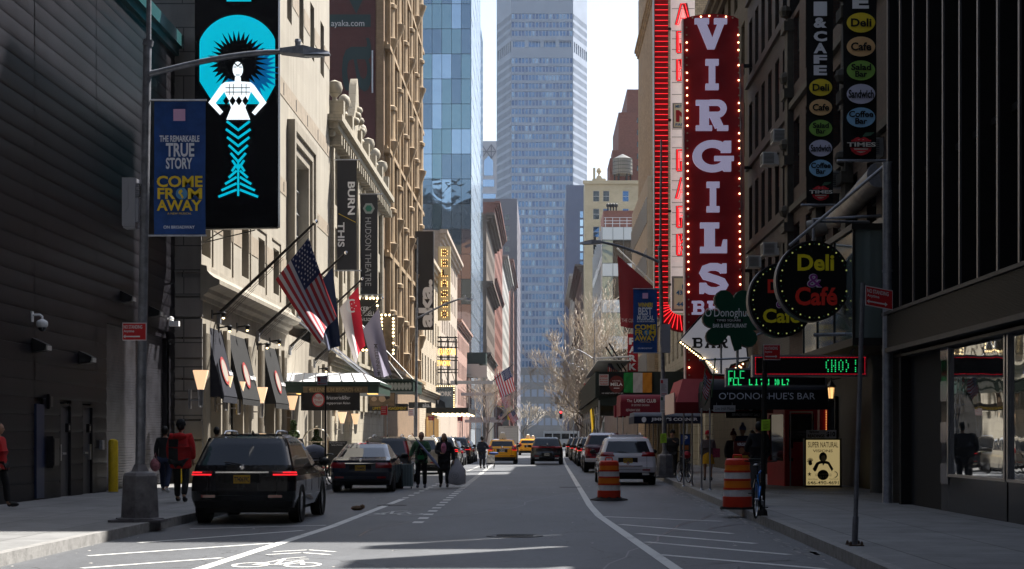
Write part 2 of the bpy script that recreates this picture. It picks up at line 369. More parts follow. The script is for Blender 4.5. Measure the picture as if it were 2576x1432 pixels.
struct('kerb', strip_between(KL, -1, 0, .16, -.01, .165), [kerb_m]); struct('kerb', strip_between(KR, 1, 0, .16, -.01, .165), [kerb_m])
struct('pavement', strip_between(KL, -1, .165, 9, -.01, .16), [pavement]); struct('pavement', strip_between(KR, 1, .165, 9, -.01, .16), [pavement])
mk = MB()
def line(pts, w, z=.004, mat=0):
    for (a, b) in zip(pts, pts[1:]):
        A = Vector(a); B = Vector(b); t = (B-A).normalized(); k = Vector((-t.y, t.x))*w/2
        mk.quad((*(A+k),z), (*(A-k),z), (*(B-k),z), (*(B+k),z), mat)
line([gr(440,1452), gr(835,1325), gr(1013,1256)], .17)
line([gr(1730,1452), gr(1600,1363), gr(1508,1299), gr(1484,1272), gr(1450,1215), gr(1423,1170)], .16)
line([gr(1423,1170), (1.75,140), (1.9,280)], .14)
a, b = Vector(gr(1013,1256)), Vector(gr(1240,1158))
def dashes(a, b, n, L, w):
    t = (b-a).normalized()
    for i in range(n):
        p = a.lerp(b, (i+.3)/n); line([p, p+t*L], w)
dashes(a, b, 40, .62, .16)
dashes(Vector(gr(1045,1320)), Vector(gr(1243,1166)), 46, .62, .2)
for q in (((1515,1300),(1815,1312)), ((1560,1320),(1842,1343)), ((1604,1343),(1900,1368)), ((1625,1364),(1985,1396)), ((1658,1396),(2075,1432))): line([gr(*q[0]), gr(*q[1])], .15)
for q in (((478,1331),(820,1322)), ((349,1366),(762,1335)), ((222,1399),(686,1367)), ((206,1430),(559,1404))): line([gr(*q[0]), gr(*q[1])], .11)
def bike_symbol(cx, cy, k, chev=True):
    def ring(x, y):
        n = 20; r1, r2 = .26*k, .34*k
        for i in range(n):
            a = 2*math.pi*i/n; b = 2*math.pi*(i+1)/n
            mk.quad(*[(x+r*math.cos(t), y+r*math.sin(t)*1.6, .005) for r, t in ((r1,a),(r2,a),(r2,b),(r1,b))])
    ring(cx-.47*k, cy); ring(cx+.47*k, cy)
    for p, q in (((-.42,0),(-.15,1.0)), ((-.15,1.0),(.28,1.1)), ((.28,1.1),(.47,0)), ((-.42,0),(.02,.05)), ((.02,.05),(.28,1.0)), ((-.2,1.2),(-.05,1.2)), ((.2,1.35),(.38,1.35)), ((-.02,.05),(-.1,1.5)), ((-.1,1.5),(.24,1.9))):
        line([(cx+p[0]*k, cy+p[1]*k), (cx+q[0]*k, cy+q[1]*k)], .085*k, .0055)
    if chev:
        for d in (2.5, 3.3): line([(cx-.62*k, cy+d*k), (cx, cy+(d+.55)*k), (cx+.62*k, cy+d*k)], .12*k, .005)
bx, by = gr(696,1422); bike_symbol(bx, by, .7)
bx, by = gr(985,1294); bike_symbol(bx, by, .85, False)
struct('road_markings', mk, [paint_w])
mk = MB(); x0, y0 = gr(1295,1349)
mk.lathe([(.0,.004),(.38,.004),(.4,.012),(.46,.012),(.47,.0)], (x0,y0,0), 28)
for i in range(-3, 4): mk.box(x0-.3, x0+.3, y0+i*.09-.015, y0+i*.09+.015, .0045, .012)
tag(mk.obj('manhole_cover', [M('cast iron', (.05,.05,.052), .55, .6, var=.3, scale=20)]), 'round cast iron cover set in the middle of the road', 'manhole cover')
for nm, lab, xx, yy, r in (('manhole_cover', 'small round cover far down the middle of the road', .9, 52., .35), ('manhole_cover', 'round cover in the shaded lane left of the dotted line', -3.6, 38., .35)):
    mk = MB(); mk.lathe([(.0,.004),(r-.08,.004),(r-.06,.011),(r,.011),(r+.01,0)], (xx,yy,0), 24); tag(mk.obj(nm, [M('cast iron', (.05,.05,.052), .55, .6, var=.3, scale=20)]), lab, 'manhole cover')
mk = MB(); rl = random.Random(9)
for (x, y, a, L) in ((.62,18,1.5,16), (-3.0,26,1.62,22), (2.9,28,1.2,6), (-1.7,33,.1,3), (.3,41,2.9,4), (1.6,20,.3,1.9)):
    p = Vector((x, y)); pts = [tuple(p)]
    for i in range(14): a += rl.uniform(-.2,.2); a += (1.57-a)*.08 if L > 10 else 0; p = p+Vector((math.cos(a), math.sin(a)))*L/14; pts.append(tuple(p))
    line_pts = pts
    for (q, r_) in zip(pts, pts[1:]):
        A = Vector(q); B = Vector(r_); t = (B-A).normalized(); k = Vector((-t.y, t.x))*rl.uniform(.012,.022); mk.quad((*(A+k),.0033), (*(A-k),.0033), (*(B-k),.0033), (*(B+k),.0033))
struct('tar_seams', mk, [M('tar seal', (.012,.012,.013), .35)])
mk = MB(); gx0, gy0 = gr(2085,1242,.16)
for i in range(26): mk.box(gx0-1.3+i*.1, gx0-1.26+i*.1, gy0-.35, gy0+.35, .161, .168)
mk.box(gx0-1.36, gx0+1.3, gy0-.4, gy0-.351, .161, .169); mk.box(gx0-1.36, gx0+1.3, gy0+.351, gy0+.4, .161, .169); struct('pavement_grate', mk, [M('grate steel', (.22,.22,.22), .5, .5)])
mk = MB(); rl = random.Random(31)
for i in range(170):
    y = rl.uniform(20, 52); w = 3.72+(y-15)*.013 if y < 35 else 4.02+(y-35)*.015; x = w+.02-abs(rl.gauss(0,.16)); a = rl.uniform(.02,.07); b = rl.uniform(.08,.5)
    mk.add([(x+a*math.cos(k*.9)*rl.uniform(.5,1.2), y+b*math.sin(k*.9)*rl.uniform(.5,1.2), .0028) for k in range(7)], [tuple(range(7))])
    if i % 3 == 0: mk.v[-7:] = [(q[0]-w-7.1+.35, q[1], q[2]) for q in mk.v[-7:]]
struct('gutter_grit', mk, [M('dried gutter grit', (.24,.24,.235), .9, var=.4, scale=14)])
# small litter and a rag on the asphalt
mk = MB(); x0, y0 = gr(898,1284); mk.ball((x0,y0,.05), .1, 8, 0, (1.4,1,.6)); mk.ball((x0+.12,y0,.08), .06, 7, 0, (1,1.2,1))
tag(mk.obj('crumpled_bag', [M('brown paper', (.16,.10,.06), .8, var=.3, scale=20)]), 'crumpled brown paper bag lying on the road left of the white line', 'litter')
mk = MB()
rl = random.Random(4)
for i in range(150):
    x = rl.uniform(-6, 3.7); y = rl.uniform(19.5, 60); a = rl.uniform(.01,.045)
    if rl.random() < .4: x = rl.choice((-6.55, 3.75))+rl.uniform(-.15,.2)*(1 if x > 0 else 1)
    t = rl.uniform(0, 3); c, s_ = math.cos(t)*a, math.sin(t)*a
    mk.quad((x-c,y-s_,.004), (x+s_*.6,y-c*.6,.012), (x+c,y+s_,.005), (x-s_*.6,y+c*.6,.006))
tag(mk.obj('paper_scraps', [M('paper scraps', (.5,.48,.45), .8)]), 'tiny pale scraps scattered over the asphalt', 'litter', kind='stuff')
# ================================================================= LEFT SIDE
# dark metal clad building
XL = -11.8
t = thing('metal_clad_building', 'dark windowless building clad in glossy curved metal panels at the left edge', 'building', (XL, 22, 0))
f = LF(XL)
mb = MB(); bays = [(15.5,20.8),(20.8,26.1),(26.1,31.4),(31.4,36.9),(36.9,42.0),(42.0,51.0)]
shut = (43.0, .16, 50.2, 4.75)
for a, b in bays:
    n = 35; h = .4
    for i in range(n):
        z = .16+i*h
        spans = [(a+.03, b-.03)]
        if a == 42.0 and z < 4.7: spans = [(a+.03, shut[0]), (shut[2], b-.03)]
        if a == 36.9 and z < 2.4: spans = [(37.55, 38.85), (39.8, 40.75), (41.7, b-.03)]
        for (p, q) in spans:
            prof = [(.0,0),(-.007,.03),(-.012,.1),(-.012,.2),(-.009,.3),(-.003,.385),(.015,.392),(.015,.4)]
            vs = []
            for d, zz in prof: vs += [f(p, z+zz, d), f(q, z+zz, d)]
            mb.add(vs, [(2*k, 2*k+1, 2*k+3, 2*k+2) for k in range(len(prof)-1)])
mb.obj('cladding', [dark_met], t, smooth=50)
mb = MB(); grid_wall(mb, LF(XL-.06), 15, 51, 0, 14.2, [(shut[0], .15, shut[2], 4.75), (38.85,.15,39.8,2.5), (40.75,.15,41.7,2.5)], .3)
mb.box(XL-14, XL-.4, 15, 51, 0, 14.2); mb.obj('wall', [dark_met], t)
mb = MB(); fbox(mb, f, 15, 51.0, 14.1, 14.5, -.28, .5); fbox(mb, f, 15, 51.0, 13.86, 14.1, -.14, .4); mb.obj('coping', [M('teal coping', (.02,.09,.10), .4, .4)], t)
mb = MB()
for i in range(60):
    z = .2+i*.076; mb.hexa([f(shut[0],z,.22), f(shut[2],z,.22), f(shut[2],z,.28), f(shut[0],z,.28)], [f(shut[0],z+.066,.2), f(shut[2],z+.066,.2), f(shut[2],z+.07,.28), f(shut[0],z+.07,.28)])
mb.obj('roller_shutter', [M('shutter metal', (.07,.07,.085), .5, .5, var=.45, scale=1.6)], t)
for i, u in enumerate((38.85, 40.75)):
    mb = MB(); fbox(mb, f, u+.05, u+.9, .17, 2.4, .06, .1); d = mb.obj('door', [M('dark door paint', (.045,.045,.05), .45, var=.2, scale=2)], t)
    mb = MB(); fbox(mb, f, u+(.75 if i else .1), u+(.82 if i else .17), 1.05, 1.45, .0, .06); fbox(mb, f, u+.3, u+.6, 1.2, 1.25, .01, .06); mb.obj('handle', [steel], d)
    mb = MB(); fbox(mb, f, u, u+.05, .17, 2.45, -.01, .1); fbox(mb, f, u+.9, u+.95, .17, 2.45, -.01, .1); fbox(mb, f, u+.05, u+.9, 2.4, 2.45, -.01, .1); mb.obj('door_frame', [dark_met], t)
mb = MB(); fbox(mb, f, 36.93, 37.5, .2, 2.4, -.05, .05); d = mb.obj('door', [M('blue door paint', (.01,.02,.06), .4)], t); tag(d, 'narrow blue steel door')
for (u, v, w, h, nm, lab) in ((37.8,.9,.5,.75,'electrical_box',None), (37.8,2.3,.3,.35,'intercom',None), (41.1,1.75,.16,.22,'notice_plate',None), (39.3,1.75,.16,.22,'notice_plate',None)):
    mb = MB(); fbox(mb, f, u, u+w, v, v+h, -.16 if w > .4 else -.08, .0); fbox(mb, f, u+.05, u+w-.05, v+.05, v+h-.05, -.18 if w > .4 else -.09, -.15 if w > .4 else -.07, 1); mb.obj(nm, [dark_met, steel if w < .2 else black_p], t)
mb = MB(); fbox(mb, f, 42.3, 42.5, 1.3, 1.55, -.09, 0); mb.obj('key_box', [galv], t)
def wall_light(u, v):
    mb = MB(); mb.hexa([f(u-.2,v-.16,0), f(u+.2,v-.16,0), f(u+.2,v-.12,-.3), f(u-.2,v-.12,-.3)], [f(u-.2,v+.18,0), f(u+.2,v+.18,0), f(u+.2,v+.02,-.34), f(u-.2,v+.02,-.34)])
    w = mb.obj('wall_light', [black_p], t); mb = MB(); fbox(mb, f, u-.16, u+.16, v-.11, v+.0, -.36, -.33); mb.obj('lens', [M('light lens', (.5,.48,.45), .2)], w)
for u, v in ((40.6,3.65), (44.6,5.55), (47.8,5.4), (36.9,3.75)): wall_light(u, v)
u, v = 36.7, 4.45
cc = thing('dome_camera', 'white dome security camera on a bent arm, high on the dark metal wall', 'camera', f(u, v, 0))
mb = MB(); fbox(mb, f, u-.06, u+.06, v-.16, v+.08, -.04, 0); mb.tube([f(u,v,0), f(u,v,-.2), f(u,v-.04,-.25), f(u,v-.12,-.25)], .028, 10); mb.lathe([(.04,-.1),(.11,-.14),(.13,-.17),(.13,-.25),(.1,-.29)], f(u,v,-.25), 16); mb.obj('housing', [white_p], cc, smooth=40)
mb = MB(); mb.lathe([(.095,-.29),(.09,-.33),(.055,-.37),(.01,-.385)], f(u,v,-.25), 14); mb.obj('dome', [darkglass], cc, smooth=60)
u, v = 50.0, 5.25
cc = thing('bullet_camera', 'small white bullet camera near the end of the dark metal wall', 'camera', f(u, v, 0))
mb = MB(); mb.ball(f(u,v+.1,-.12), .09, 8); mb.tube([f(u,v+.1,0), f(u,v+.1,-.12), f(u-.05,v,-.2)], .03); mb.box(XL+.12, XL+.42, u-.3, u-.1, v-.14, v+.02); mb.obj('housing', [white_p], cc)
bx, by = -11.45, 42.4
t = thing('bollard', 'thick yellow steel bollard in front of the roller shutter', 'bollard', (bx, by, .16), 'yellow bollards')
bmesh_ = MB(); bmesh_.lathe([(.13,.16),(.13,1.5),(.11,1.55),(.05,1.58),(.0,1.585)], (bx,by,0), 16); bmesh_.obj('post', [M('yellow paint', (.62,.42,.012), .5, var=.15, scale=6)], t, smooth=40)
mb = MB(); mb.lathe([(.15,.16),(.15,.175),(.13,.18)], (bx,by,0), 16); mb.obj('base_ring', [M('concrete footing', (.2,.2,.2), .9)], t)
put(t, (-11.3, 50.2, .16), label='yellow bollard at the far end of the shutter, behind the man in the red jacket')

# pale limestone hotel
XH = -11.0; Y0, Y1 = 51.2, 82.
H = 47.
ops = []
for i in range(9):
    u = 52.0+i*3.42
    if i not in (5, 6): ops.append((u-.7, 7.55, u+.7, 9.4))
    for r in (19.7, 24.0, 28.3): ops.append((u-.65, r, u+.65, r+2.6))
ops = [o for o in ops if not (68 < o[0] < 75.4 and o[1] < 12)]
big = (69.7, 6.7, 74.0, 14.1)
t = thing('limestone_hotel', 'pale limestone hotel with slot windows, brown stone bands and a tall leaded window', 'building', (XH, Y0, 0))
mb = MB(); f = LF(XH)
lower = [(52.6,.6,54.4,4.9), (55.6,.6,58.4,4.9), (62.4,.6,65.2,4.9), (67.8,.3,69.4,3.6), (76,.3,79,3.4)]
vis = [o for o in ops if visible(o[0], o[1], f)]
grid_wall(mb, f, Y0, Y1, 6.9, H, vis+[big], .45, 0, 1)
mb.box(XH-20, XH-.5, Y0+.4, Y1, 6.9, H)
mb.obj('wall', [limestone, lime2], t)
mb = MB(); grid_wall(mb, f, Y0, Y1, 0, 6.1, lower, .5, 0, 0); mb.box(XH-20, XH-.55, Y0+.4, Y1, 0, 6.9, 0); mb.obj('base_wall', [lime2], t)
mb = MB(); grid_wall(mb, FR(Y0), -30, XH, 0, H, [], .2)
for z in [i*.78+.3 for i in range(8)]: pass
mb.obj('return_wall', [greystone], t)
mb = MB()
for i in range(9):
    z = .9+i*.66; fbox(mb, FR(Y0), -12.6, XH+.05, z, z+.6, -.06, .02)
fbox(mb, FR(Y0), -12.5, XH+.02, 6.95, 15, -.05, .02); mb.obj('quoin_pier', [greystone], t)
windows(t, f, vis, .45, 'fixed', frame_d, [darkglass], True, 5)
# stone bands with slit marks
for z, h in ((16.05,.75), (11.95,.65)):
    mb = MB(); fbox(mb, f, Y0+.1, big[0]-1.5 if z < 12 else Y1-.02, z, z+h, -.02, .01)
    if z < 12: fbox(mb, f, big[2]+1.3, Y1-.02, z, z+h, -.02, .01)
    for i in range(9): fbox(mb, f, 53.7+i*3.42, 53.85+i*3.42, z+.12, z+h-.12, -.028, -.01, 1)
    mb.obj('stone_band', [brownband, black_m], t)
mb = MB()
for i in range(5): fbox(mb, f, 52.75+i*3.42, 54.65+i*3.42, 8.55, 9.25, -.02, .01)
for i in (7,): fbox(mb, f, 52.75+i*3.42, 54.65+i*3.42, 8.55, 9.25, -.02, .01)
for i in range(9): fbox(mb, f, 52.75+i*3.42, 54.65+i*3.42, 20.6, 21.4, -.02, .01)
mb.obj('stone_band', [brownband], t)
mb = MB()
for i in range(9):                                   # raised L shaped joints round the lower windows
    u = 52.9+i*3.42
    if 67 < u < 76: continue
    fbox(mb, f, u, u+.08, 7.3, 9.7, -.05, .01); fbox(mb, f, u-1.9, u-.001, 9.7, 9.76, -.05, .01)
mb.obj('moulding', [lime2], t)
# tall window in its stepped frame
mb = MB()
for (a, d) in ((1.25,-.34), (.85,-.24), (.45,-.12)):
    u0, v0, u1, v1 = big
    fbox(mb, f, u0-a, u0-a+.42, 6.9, v1+a-.42, d, .01); fbox(mb, f, u1+a-.42, u1+a, 6.9, v1+a-.42, d, .01); fbox(mb, f, u0-a, u1+a, v1+a-.42, v1+a, d, .01)
fr = mb.obj('window_surround', [lime2], t)
mb = MB(); u0, v0, u1, v1 = big
mb.quad(f(u0,v0,.4), f(u1,v0,.4), f(u1,v1,.4), f(u0,v1,.4)); w = mb.obj('window', [M('frosted window glass', (.42,.45,.46), .22, .25, var=.35, scale=1.1, bump=.6, bs=2)], t); tag(w, 'tall leaded glass window')
mb = MB()
for i in range(1, 4): fbox(mb, f, u0+i*1.075-.03, u0+i*1.075+.03, v0, v1, .3, .38)
for i in range(1, 7): fbox(mb, f, u0, u1, v0+i*1.05-.025, v0+i*1.05+.025, .31, .37)
for k in range(4):
    for q in (1.2, 2.1): mb.tube([f((u0+u1)/2+q*math.sin(a*.2-.9), v1-.9-k*1.9+q*.55*math.cos(a*.2-.9), .34) for a in range(10)], .022, 5)
mb.obj('leading', [M('lead', (.3,.3,.3), .5)], w)
# street cornice
def moulding(t, name, f, u0, u1, prof, mats):
    mb = MB(); vs = []
    for d, z in prof: vs += [f(u0, z, -d), f(u1, z, -d)]
    n = len(prof); mb.add(vs, [(2*k, 2*k+1, 2*k+3, 2*k+2) for k in range(n-1)] + [tuple(range(0, 2*n, 2)), tuple(range(1, 2*n, 2))])
    return mb.obj(name, mats, t)
moulding(t, 'cornice', f, Y0-.1, 68.3, [(0,6.05),(.08,6.05),(.1,6.2),(.24,6.3),(.28,6.42),(.5,6.5),(.62,6.56),(.62,6.7),(.45,6.78),(.3,6.9),(.22,7.0),(.2,7.15),(0,7.2)], [lime2])
moulding(t, 'cornice', f, 75.4, Y1, [(0,6.05),(.08,6.05),(.1,6.2),(.24,6.3),(.28,6.42),(.5,6.5),(.62,6.56),(.62,6.7),(.45,6.78),(.3,6.9),(.22,7.0),(.2,7.15),(0,7.2)], [lime2])
for u in (51.6, 55.0, 59.0, 61.8, 65.8, 67.2, 75.0, 79.6, 81.5):
    mb = MB(); fbox(mb, f, u-.28, u+.28, .16, 5.3, -.14, .0)
    for k in range(4): fbox(mb, f, u-.22+k*.13, u-.17+k*.13, .6, 5.0, -.165, -.13)
    fbox(mb, f, u-.34, u+.34, .16, .7, -.2, .0); mb.obj('pilaster', [lime2], t)
for i, o in enumerate(lower):
    mb = MB(); gl = win_mesh(mb, f, *o, .45, 'cross'); w = mb.obj('shop_window', [frame_d], t)
    g = MB(); [g.quad(f(a,b,d), f(c,b,d), f(c,e,d), f(a,e,d)) for a,b,c,e,d in gl]; g.obj('pane', [darkglass], w)
    if i in (1, 2):
        g = MB(); g.quad(f(o[0]+.3,1.9,.38), f(o[0]+1.1,1.9,.38), f(o[0]+1.1,3.3,.38), f(o[0]+.3,3.3,.38)); g.obj('lit_panel', [M('lit amber panel', (.6,.35,.05), .5, emit=(1,.55,.08), es=.8)], w)
# sloping black awnings, each hung on the facade
rose = M('printed round emblem', (.28,.03,.03), .6)
for i, (a, b, lab) in enumerate(((51.9,54.3,'navy sloping awning with round red emblem nearest the dark building'), (55.3,58.7,'grey sloping awning with round red emblem between two brass sconces'), (62.2,65.4,'sloping grey awning with round emblem beside the hotel canopy'))):
    aw = thing('awning', lab, 'awning', (XH, a, 3))
    mb = MB(); mb.hexa([(XH-.02,a,5.3),(XH-.02,b,5.3),(XH+.55,b,2.95),(XH+.55,a,2.95)], [(XH-.02,a,5.34),(XH-.02,b,5.34),(XH+.58,b,3.0),(XH+.58,a,3.0)])
    for y in (a, b): mb.hexa([(XH,y-.01,2.95),(XH+.56,y-.01,2.95),(XH+.56,y+.01,2.95),(XH,y+.01,2.95)], [(XH,y-.01,5.3),(XH+.03,y-.01,5.3),(XH+.03,y+.01,5.3),(XH,y+.01,5.3)])
    mb.hexa([(XH+.54,a,2.78),(XH+.54,b,2.78),(XH+.57,b,2.78),(XH+.57,a,2.78)], [(XH+.54,a,2.97),(XH+.54,b,2.97),(XH+.58,b,2.97),(XH+.58,a,2.97)])
    mb.obj('canvas', [M('charcoal canvas' if i else 'navy canvas', (.014,.014,.015) if i else (.007,.008,.016), .85)], aw)
    g = lambda u, v, d=0, a=a: (XH+.02+(.56)*(1-v)+.03, u, 5.34-2.35*(1-v)+.02)
    mb = MB(); c = (a+b)/2
    mb.add([g(c-.1+.5*math.cos(k*.314), .36+.2*math.sin(k*.314)) for k in range(20)], [tuple(range(20))]); em = mb.obj('emblem', [rose], aw)
    mb = MB(); mb.add([(p[0]+.006, p[1], p[2]+.004) for p in [g(c-.1+.4*math.cos(k*.314), .36+.16*math.sin(k*.314)) for k in range(20)]], [tuple(range(20))]); mb.obj('emblem_ring', [M('cream print', (.28,.25,.22), .7)], em)
    mb = MB(); mb.text('brasserie & bar', lambda u, v, d=0: (lambda p: (p[0]+.02, p[1], p[2]+.012))(g(u, v)), c+.45, .3, b-.1, .38); mb.obj('lettering', [white_t], aw)
# cone sconces on the hotel front
sc0 = None
for i, (x, y, lab) in enumerate(((505,948,'frosted cone sconce by the nearest navy awning'), (568,962,'frosted cone sconce right of the navy awning'), (600,975,'frosted cone sconce under the middle grey awning'), (657,988,'frosted cone sconce left of the hotel canopy'), (735,1008,'frosted cone sconce behind the hotel entrance sign'), (803,1065,'frosted cone sconce beyond the luggage cart, left one of two'), (868,1076,'frosted cone sconce beyond the luggage cart, right one of two'))):
    Y = (XH+.35)*4000/(x-1365)
    if i > 4: Y = {5: 84.5, 6: 90.5}[i]
    z = ph(y, Y) if i < 5 else 2.8
    if i == 0:
        sc0 = thing('wall_sconce', lab, 'wall lamp', (XH+.35, Y, z), 'cone sconces along the hotel')
        mb = MB(); mb.lathe([(.1,-.4+z),(.24,.15+z),(.25,.2+z),(.23,.2+z),(.09,-.36+z)], (XH+.35,Y,0), 12); mb.obj('shade', [M('lit frosted shade', (.75,.62,.48), .5, emit=(1,.62,.35), es=.35)], sc0, smooth=40)
        mb = MB(); mb.lathe([(.05,-.95+z),(.07,-.9+z),(.1,-.45+z),(.11,-.4+z),(.02,-.4+z)], (XH+.35,Y,0), 10); mb.box(XH, XH+.3, Y-.03, Y+.03, z-.75, z-.7); mb.box(XH-.02, XH+.05, Y-.08, Y+.08, z-1, z-.4); mb.obj('bracket', [steel], sc0)
    else: put(sc0, (XH+.35, Y, z), label=lab)
# small spotlights over the awnings
mb0 = None
for i, (y, z) in enumerate(((52.9,5.72),(57.2,5.6),(64.1,5.5),(78,5.0),(61.3,5.2),(53.95,5.35))):
    if not mb0:
        mb0 = thing('spotlight', 'small black spotlight over the nearest navy awning', 'spotlight', (XH, y, z), 'small spotlights on the hotel wall')
        mb = MB(); mb.tube([(XH,y,z), (XH+.35,y,z+.05)], .03, 6); mb.lathe([(.06,-.1+z),(.09,.05+z),(.03,.1+z)], (XH+.38,y,0), 8); mb.box(XH, XH+.03, y-.1, y+.1, z-.15, z+.15); mb.obj('housing', [black_p], mb0)
        mb = MB(); mb.ball((XH+.38,y,z-.11), .05, 6); mb.obj('bulb', [bulb_m], mb0)
    else: put(mb0, (XH, y, z), label=('', 'small black spotlight over the middle grey awning', 'small black spotlight over the farthest sloping awning', 'small black spotlight above the hotel canopy roof', 'small black spotlight between the two grey awnings', 'small black spotlight under the nearest flagpole foot')[i])
# cream theatre with ornate parapet
cream = M('cream terracotta', (.36,.32,.25), .7, brick=(1.2,.5,.008,.04), var=.15, scale=1.2, streak=.35)
ops = grid_ops(83, 109, 3.2, 1.3, [(6.5,2.6),(10.2,2.6),(14,2.6)])
th = building('theatre_building', 'cream ornate theatre with urns and balls along its parapet, left of the brown hotel', 'building', 'L', -11.0, 82.05, 109.9, 18.2, cream, ops, .35, 'sash', frame_d, [darkglass], 14, cornices=((17.2,18.2,.75),(5.4,6.0,.4)))
f = LF(-11.0)
mb = MB()
for i in range(28): fbox(mb, f, 82.3+i, 82.6+i, 16.8, 17.3, -.6, 0)
for i in range(8): fbox(mb, f, 82.4+i*3.6, 82.9+i*3.6, 6, 16.7, -.18, 0)
mb.obj('brackets', [cream], th)['kind'] = 'stuff'
urn = None
for i, y in enumerate((82.6, 86.5, 90.6, 94.5, 98.4, 102.5, 106.5)):
    mb = MB(); mb.box(-11.4,-10.3, y-.3, y+.3, 18.2, 19.1); z = 19.1
    mb.lathe([(.1,z),(.22,z+.12),(.12,z+.3),(.3,z+.55),(.36,z+.8),(.28,z+1.05),(.1,z+1.2),(.0,z+1.22)] if i % 2 else [(.15,z),(.12,z+.2),(.36,z+.45),(.42,z+.7),(.34,z+.98),(0,z+1.12)], (-10.8,y,0), 14)
    mb.obj('urn', [cream], th, smooth=45)
mb = MB(); mb.prism([(88,18.2),(92.5,18.2),(92,19.6),(91,20.2),(90.6,21.6),(90.2,22.0),(89.6,21.5),(89.2,20.2),(88.4,19.5)], lambda u, v, d: (-10.9+d, u, v), .4)
for k in range(5): mb.ball((-10.45, 88.8+k*.75, 19.3+(2-abs(k-2))*.45), .25, 8)
mb.obj('crest', [cream], th, smooth=45)
mb = MB()
for i in range(10): mb.box(-11.0,-10.75, 83.2+i*2.6, 84.6+i*2.6, 3.2, 4.9)
mb.obj('frieze', [cream], th)['kind'] = 'stuff'
# brown brick hotel with bay columns, painted side wall
brownb = M('brown brick', (.21,.14,.085), .8, brick=(.24,.075,.01,.12), var=.15, scale=1)
brownt = M('tan terracotta', (.31,.22,.13), .7, var=.2, scale=2, streak=.35)
maroon = M('painted maroon brick', (.085,.035,.035), .8, brick=(.24,.08,.008,.05), mortar=(.05,.02,.02), var=.1, scale=.5)
XG = -11.0
ops = grid_ops(111, 141, 3.0, 1.1, [(z,2.2) for z in (7.2,10.8,14.4,18,21.6,25.2,28.8,32.4,36)])
gh = building('bay_front_hotel', 'tall brown brick hotel with stacked round bays and corbels, maroon painted side wall', 'building', 'L', XG, 110, 142, 44, brownb, ops, .4, 'sash', frame_d, [darkglass], 24, cornices=((5.8,6.6,.6),), cmat=brownt)
f = LF(XG)
mb = MB(); mb.quad((-35,109.93,0), (XG-.55,109.93,0), (XG-.55,109.93,44), (-35,109.93,44)); sw = mb.obj('painted_wall', [maroon], gh)
mb = MB(); fbox(mb, FR(110), XG-.5, XG+.02, 0, 44, -.12, 0); mb.obj('corner_pier', [brownb], gh)
teal = M('faded teal paint', (.025,.045,.05), .8)
mb = MB(); fr = FR(109.9)
def up(fr, u0, v0): return lambda u, v, d=0: fr(u0 - v, v0 + u, d)       # text running upwards
mb.text('aka', up(fr, px(938,110), ph(232,110)), 0, .1, 12.5, 3.1, -.01, 0, .0); mb.obj('lettering', [teal], sw)
mb = MB(); mb.text('ayaka.com', fr, px(832,110)+.05, ph(72,110), px(917,110), ph(52,110), -.03, 0, .005); mb.obj('lettering', [M('grey white lettering', (.4,.4,.42), .6)], sw)
mb = MB(); mb.tube([(XG-.75,109.7,ph(236,110)), (XG-.75,109.7,ph(130,110))], .06, 6); mb.obj('pipe', [galv], gh)
for i in range(6):                                   # engaged columns and bays, 5 m apart
    y = 112.2+i*5.3
    mb = MB()
    fbox(mb, f, y-1.1, y-.85, 6.6, 44, -.35, 0); fbox(mb, f, y+.85, y+1.1, 6.6, 44, -.35, 0)
    zc = 6.6+(i % 2)*2.4; prof = [(.1,zc),(.3,zc+.3)]
    for k in range(5):
        zz = zc+k*7.2; rr = .5-.03*(k % 2)
        prof += [(rr-.05,zz+.5),(rr+.08,zz+.95),(rr+.22,zz+1.25),(rr+.27,zz+1.5),(rr+.05,zz+1.58),(rr,zz+1.8),(rr,zz+3.6),(rr+.13,zz+3.7),(rr+.13,zz+3.95),(rr-.02,zz+4.05),(rr-.03,zz+7.4)]
    mb.lathe(prof, (XG+.1,y,0), 14)
    mb.obj('bay', [brownt], gh, smooth=35)
for z in (14.2, 21.4, 28.6, 35.8):
    mb = MB(); fbox(mb, f, 110.1, 141.9, z, z+.3, -.45, 0); fbox(mb, f, 110.1, 141.9, z+.3, z+.5, -.25, 0); mb.obj('string_course', [brownt], gh)
# low theatre and shopfronts between the hotel and the glass tower
beigeb = M('beige brick', (.42,.35,.26), .8, brick=(.5,.2,.01,.08), var=.15, scale=1, streak=.3)
bt = building('red_brick_theatre', 'beige low theatre front behind the tall cream marquee sign', 'building', 'L', -11.0, 142.1, 171, 18.5, beigeb, grid_ops(143,170,3.6,1.4,[(7,2.4),(11,2.4),(14.8,2)]), .3, 'sash', frame_d, [darkglass], 14, cornices=((17.4,18.5,.8),(5.6,6.2,.5)))
building('stone_commercial_building', 'tan commercial block with fire escape, half hidden behind the dark vertical banner', 'building', 'L', -11.0, 171.1, 205, 24, M('tan stucco', (.4,.33,.27), .8, var=.15, streak=.2), grid_ops(172,204,3.4,1.4,[(z,2.1) for z in (6,9.6,13.2,16.8,20.4)]), .3, 'sash', frame_d, [darkglass], 14, cornices=((22.8,24,.8),))
building('low_brick_building', 'low brick shop building just before the glass tower', 'building', 'L', -11.0, 205.1, 238, 17, M('pink brick', (.38,.24,.2), .8, brick=(.3,.1,.01,.08), var=.12), grid_ops(206,237,3.4,1.5,[(z,2.1) for z in (6,9.6,13.2)]), .3, 'sash', frame_d, [darkglass], 14, cornices=((16,17,.6),))
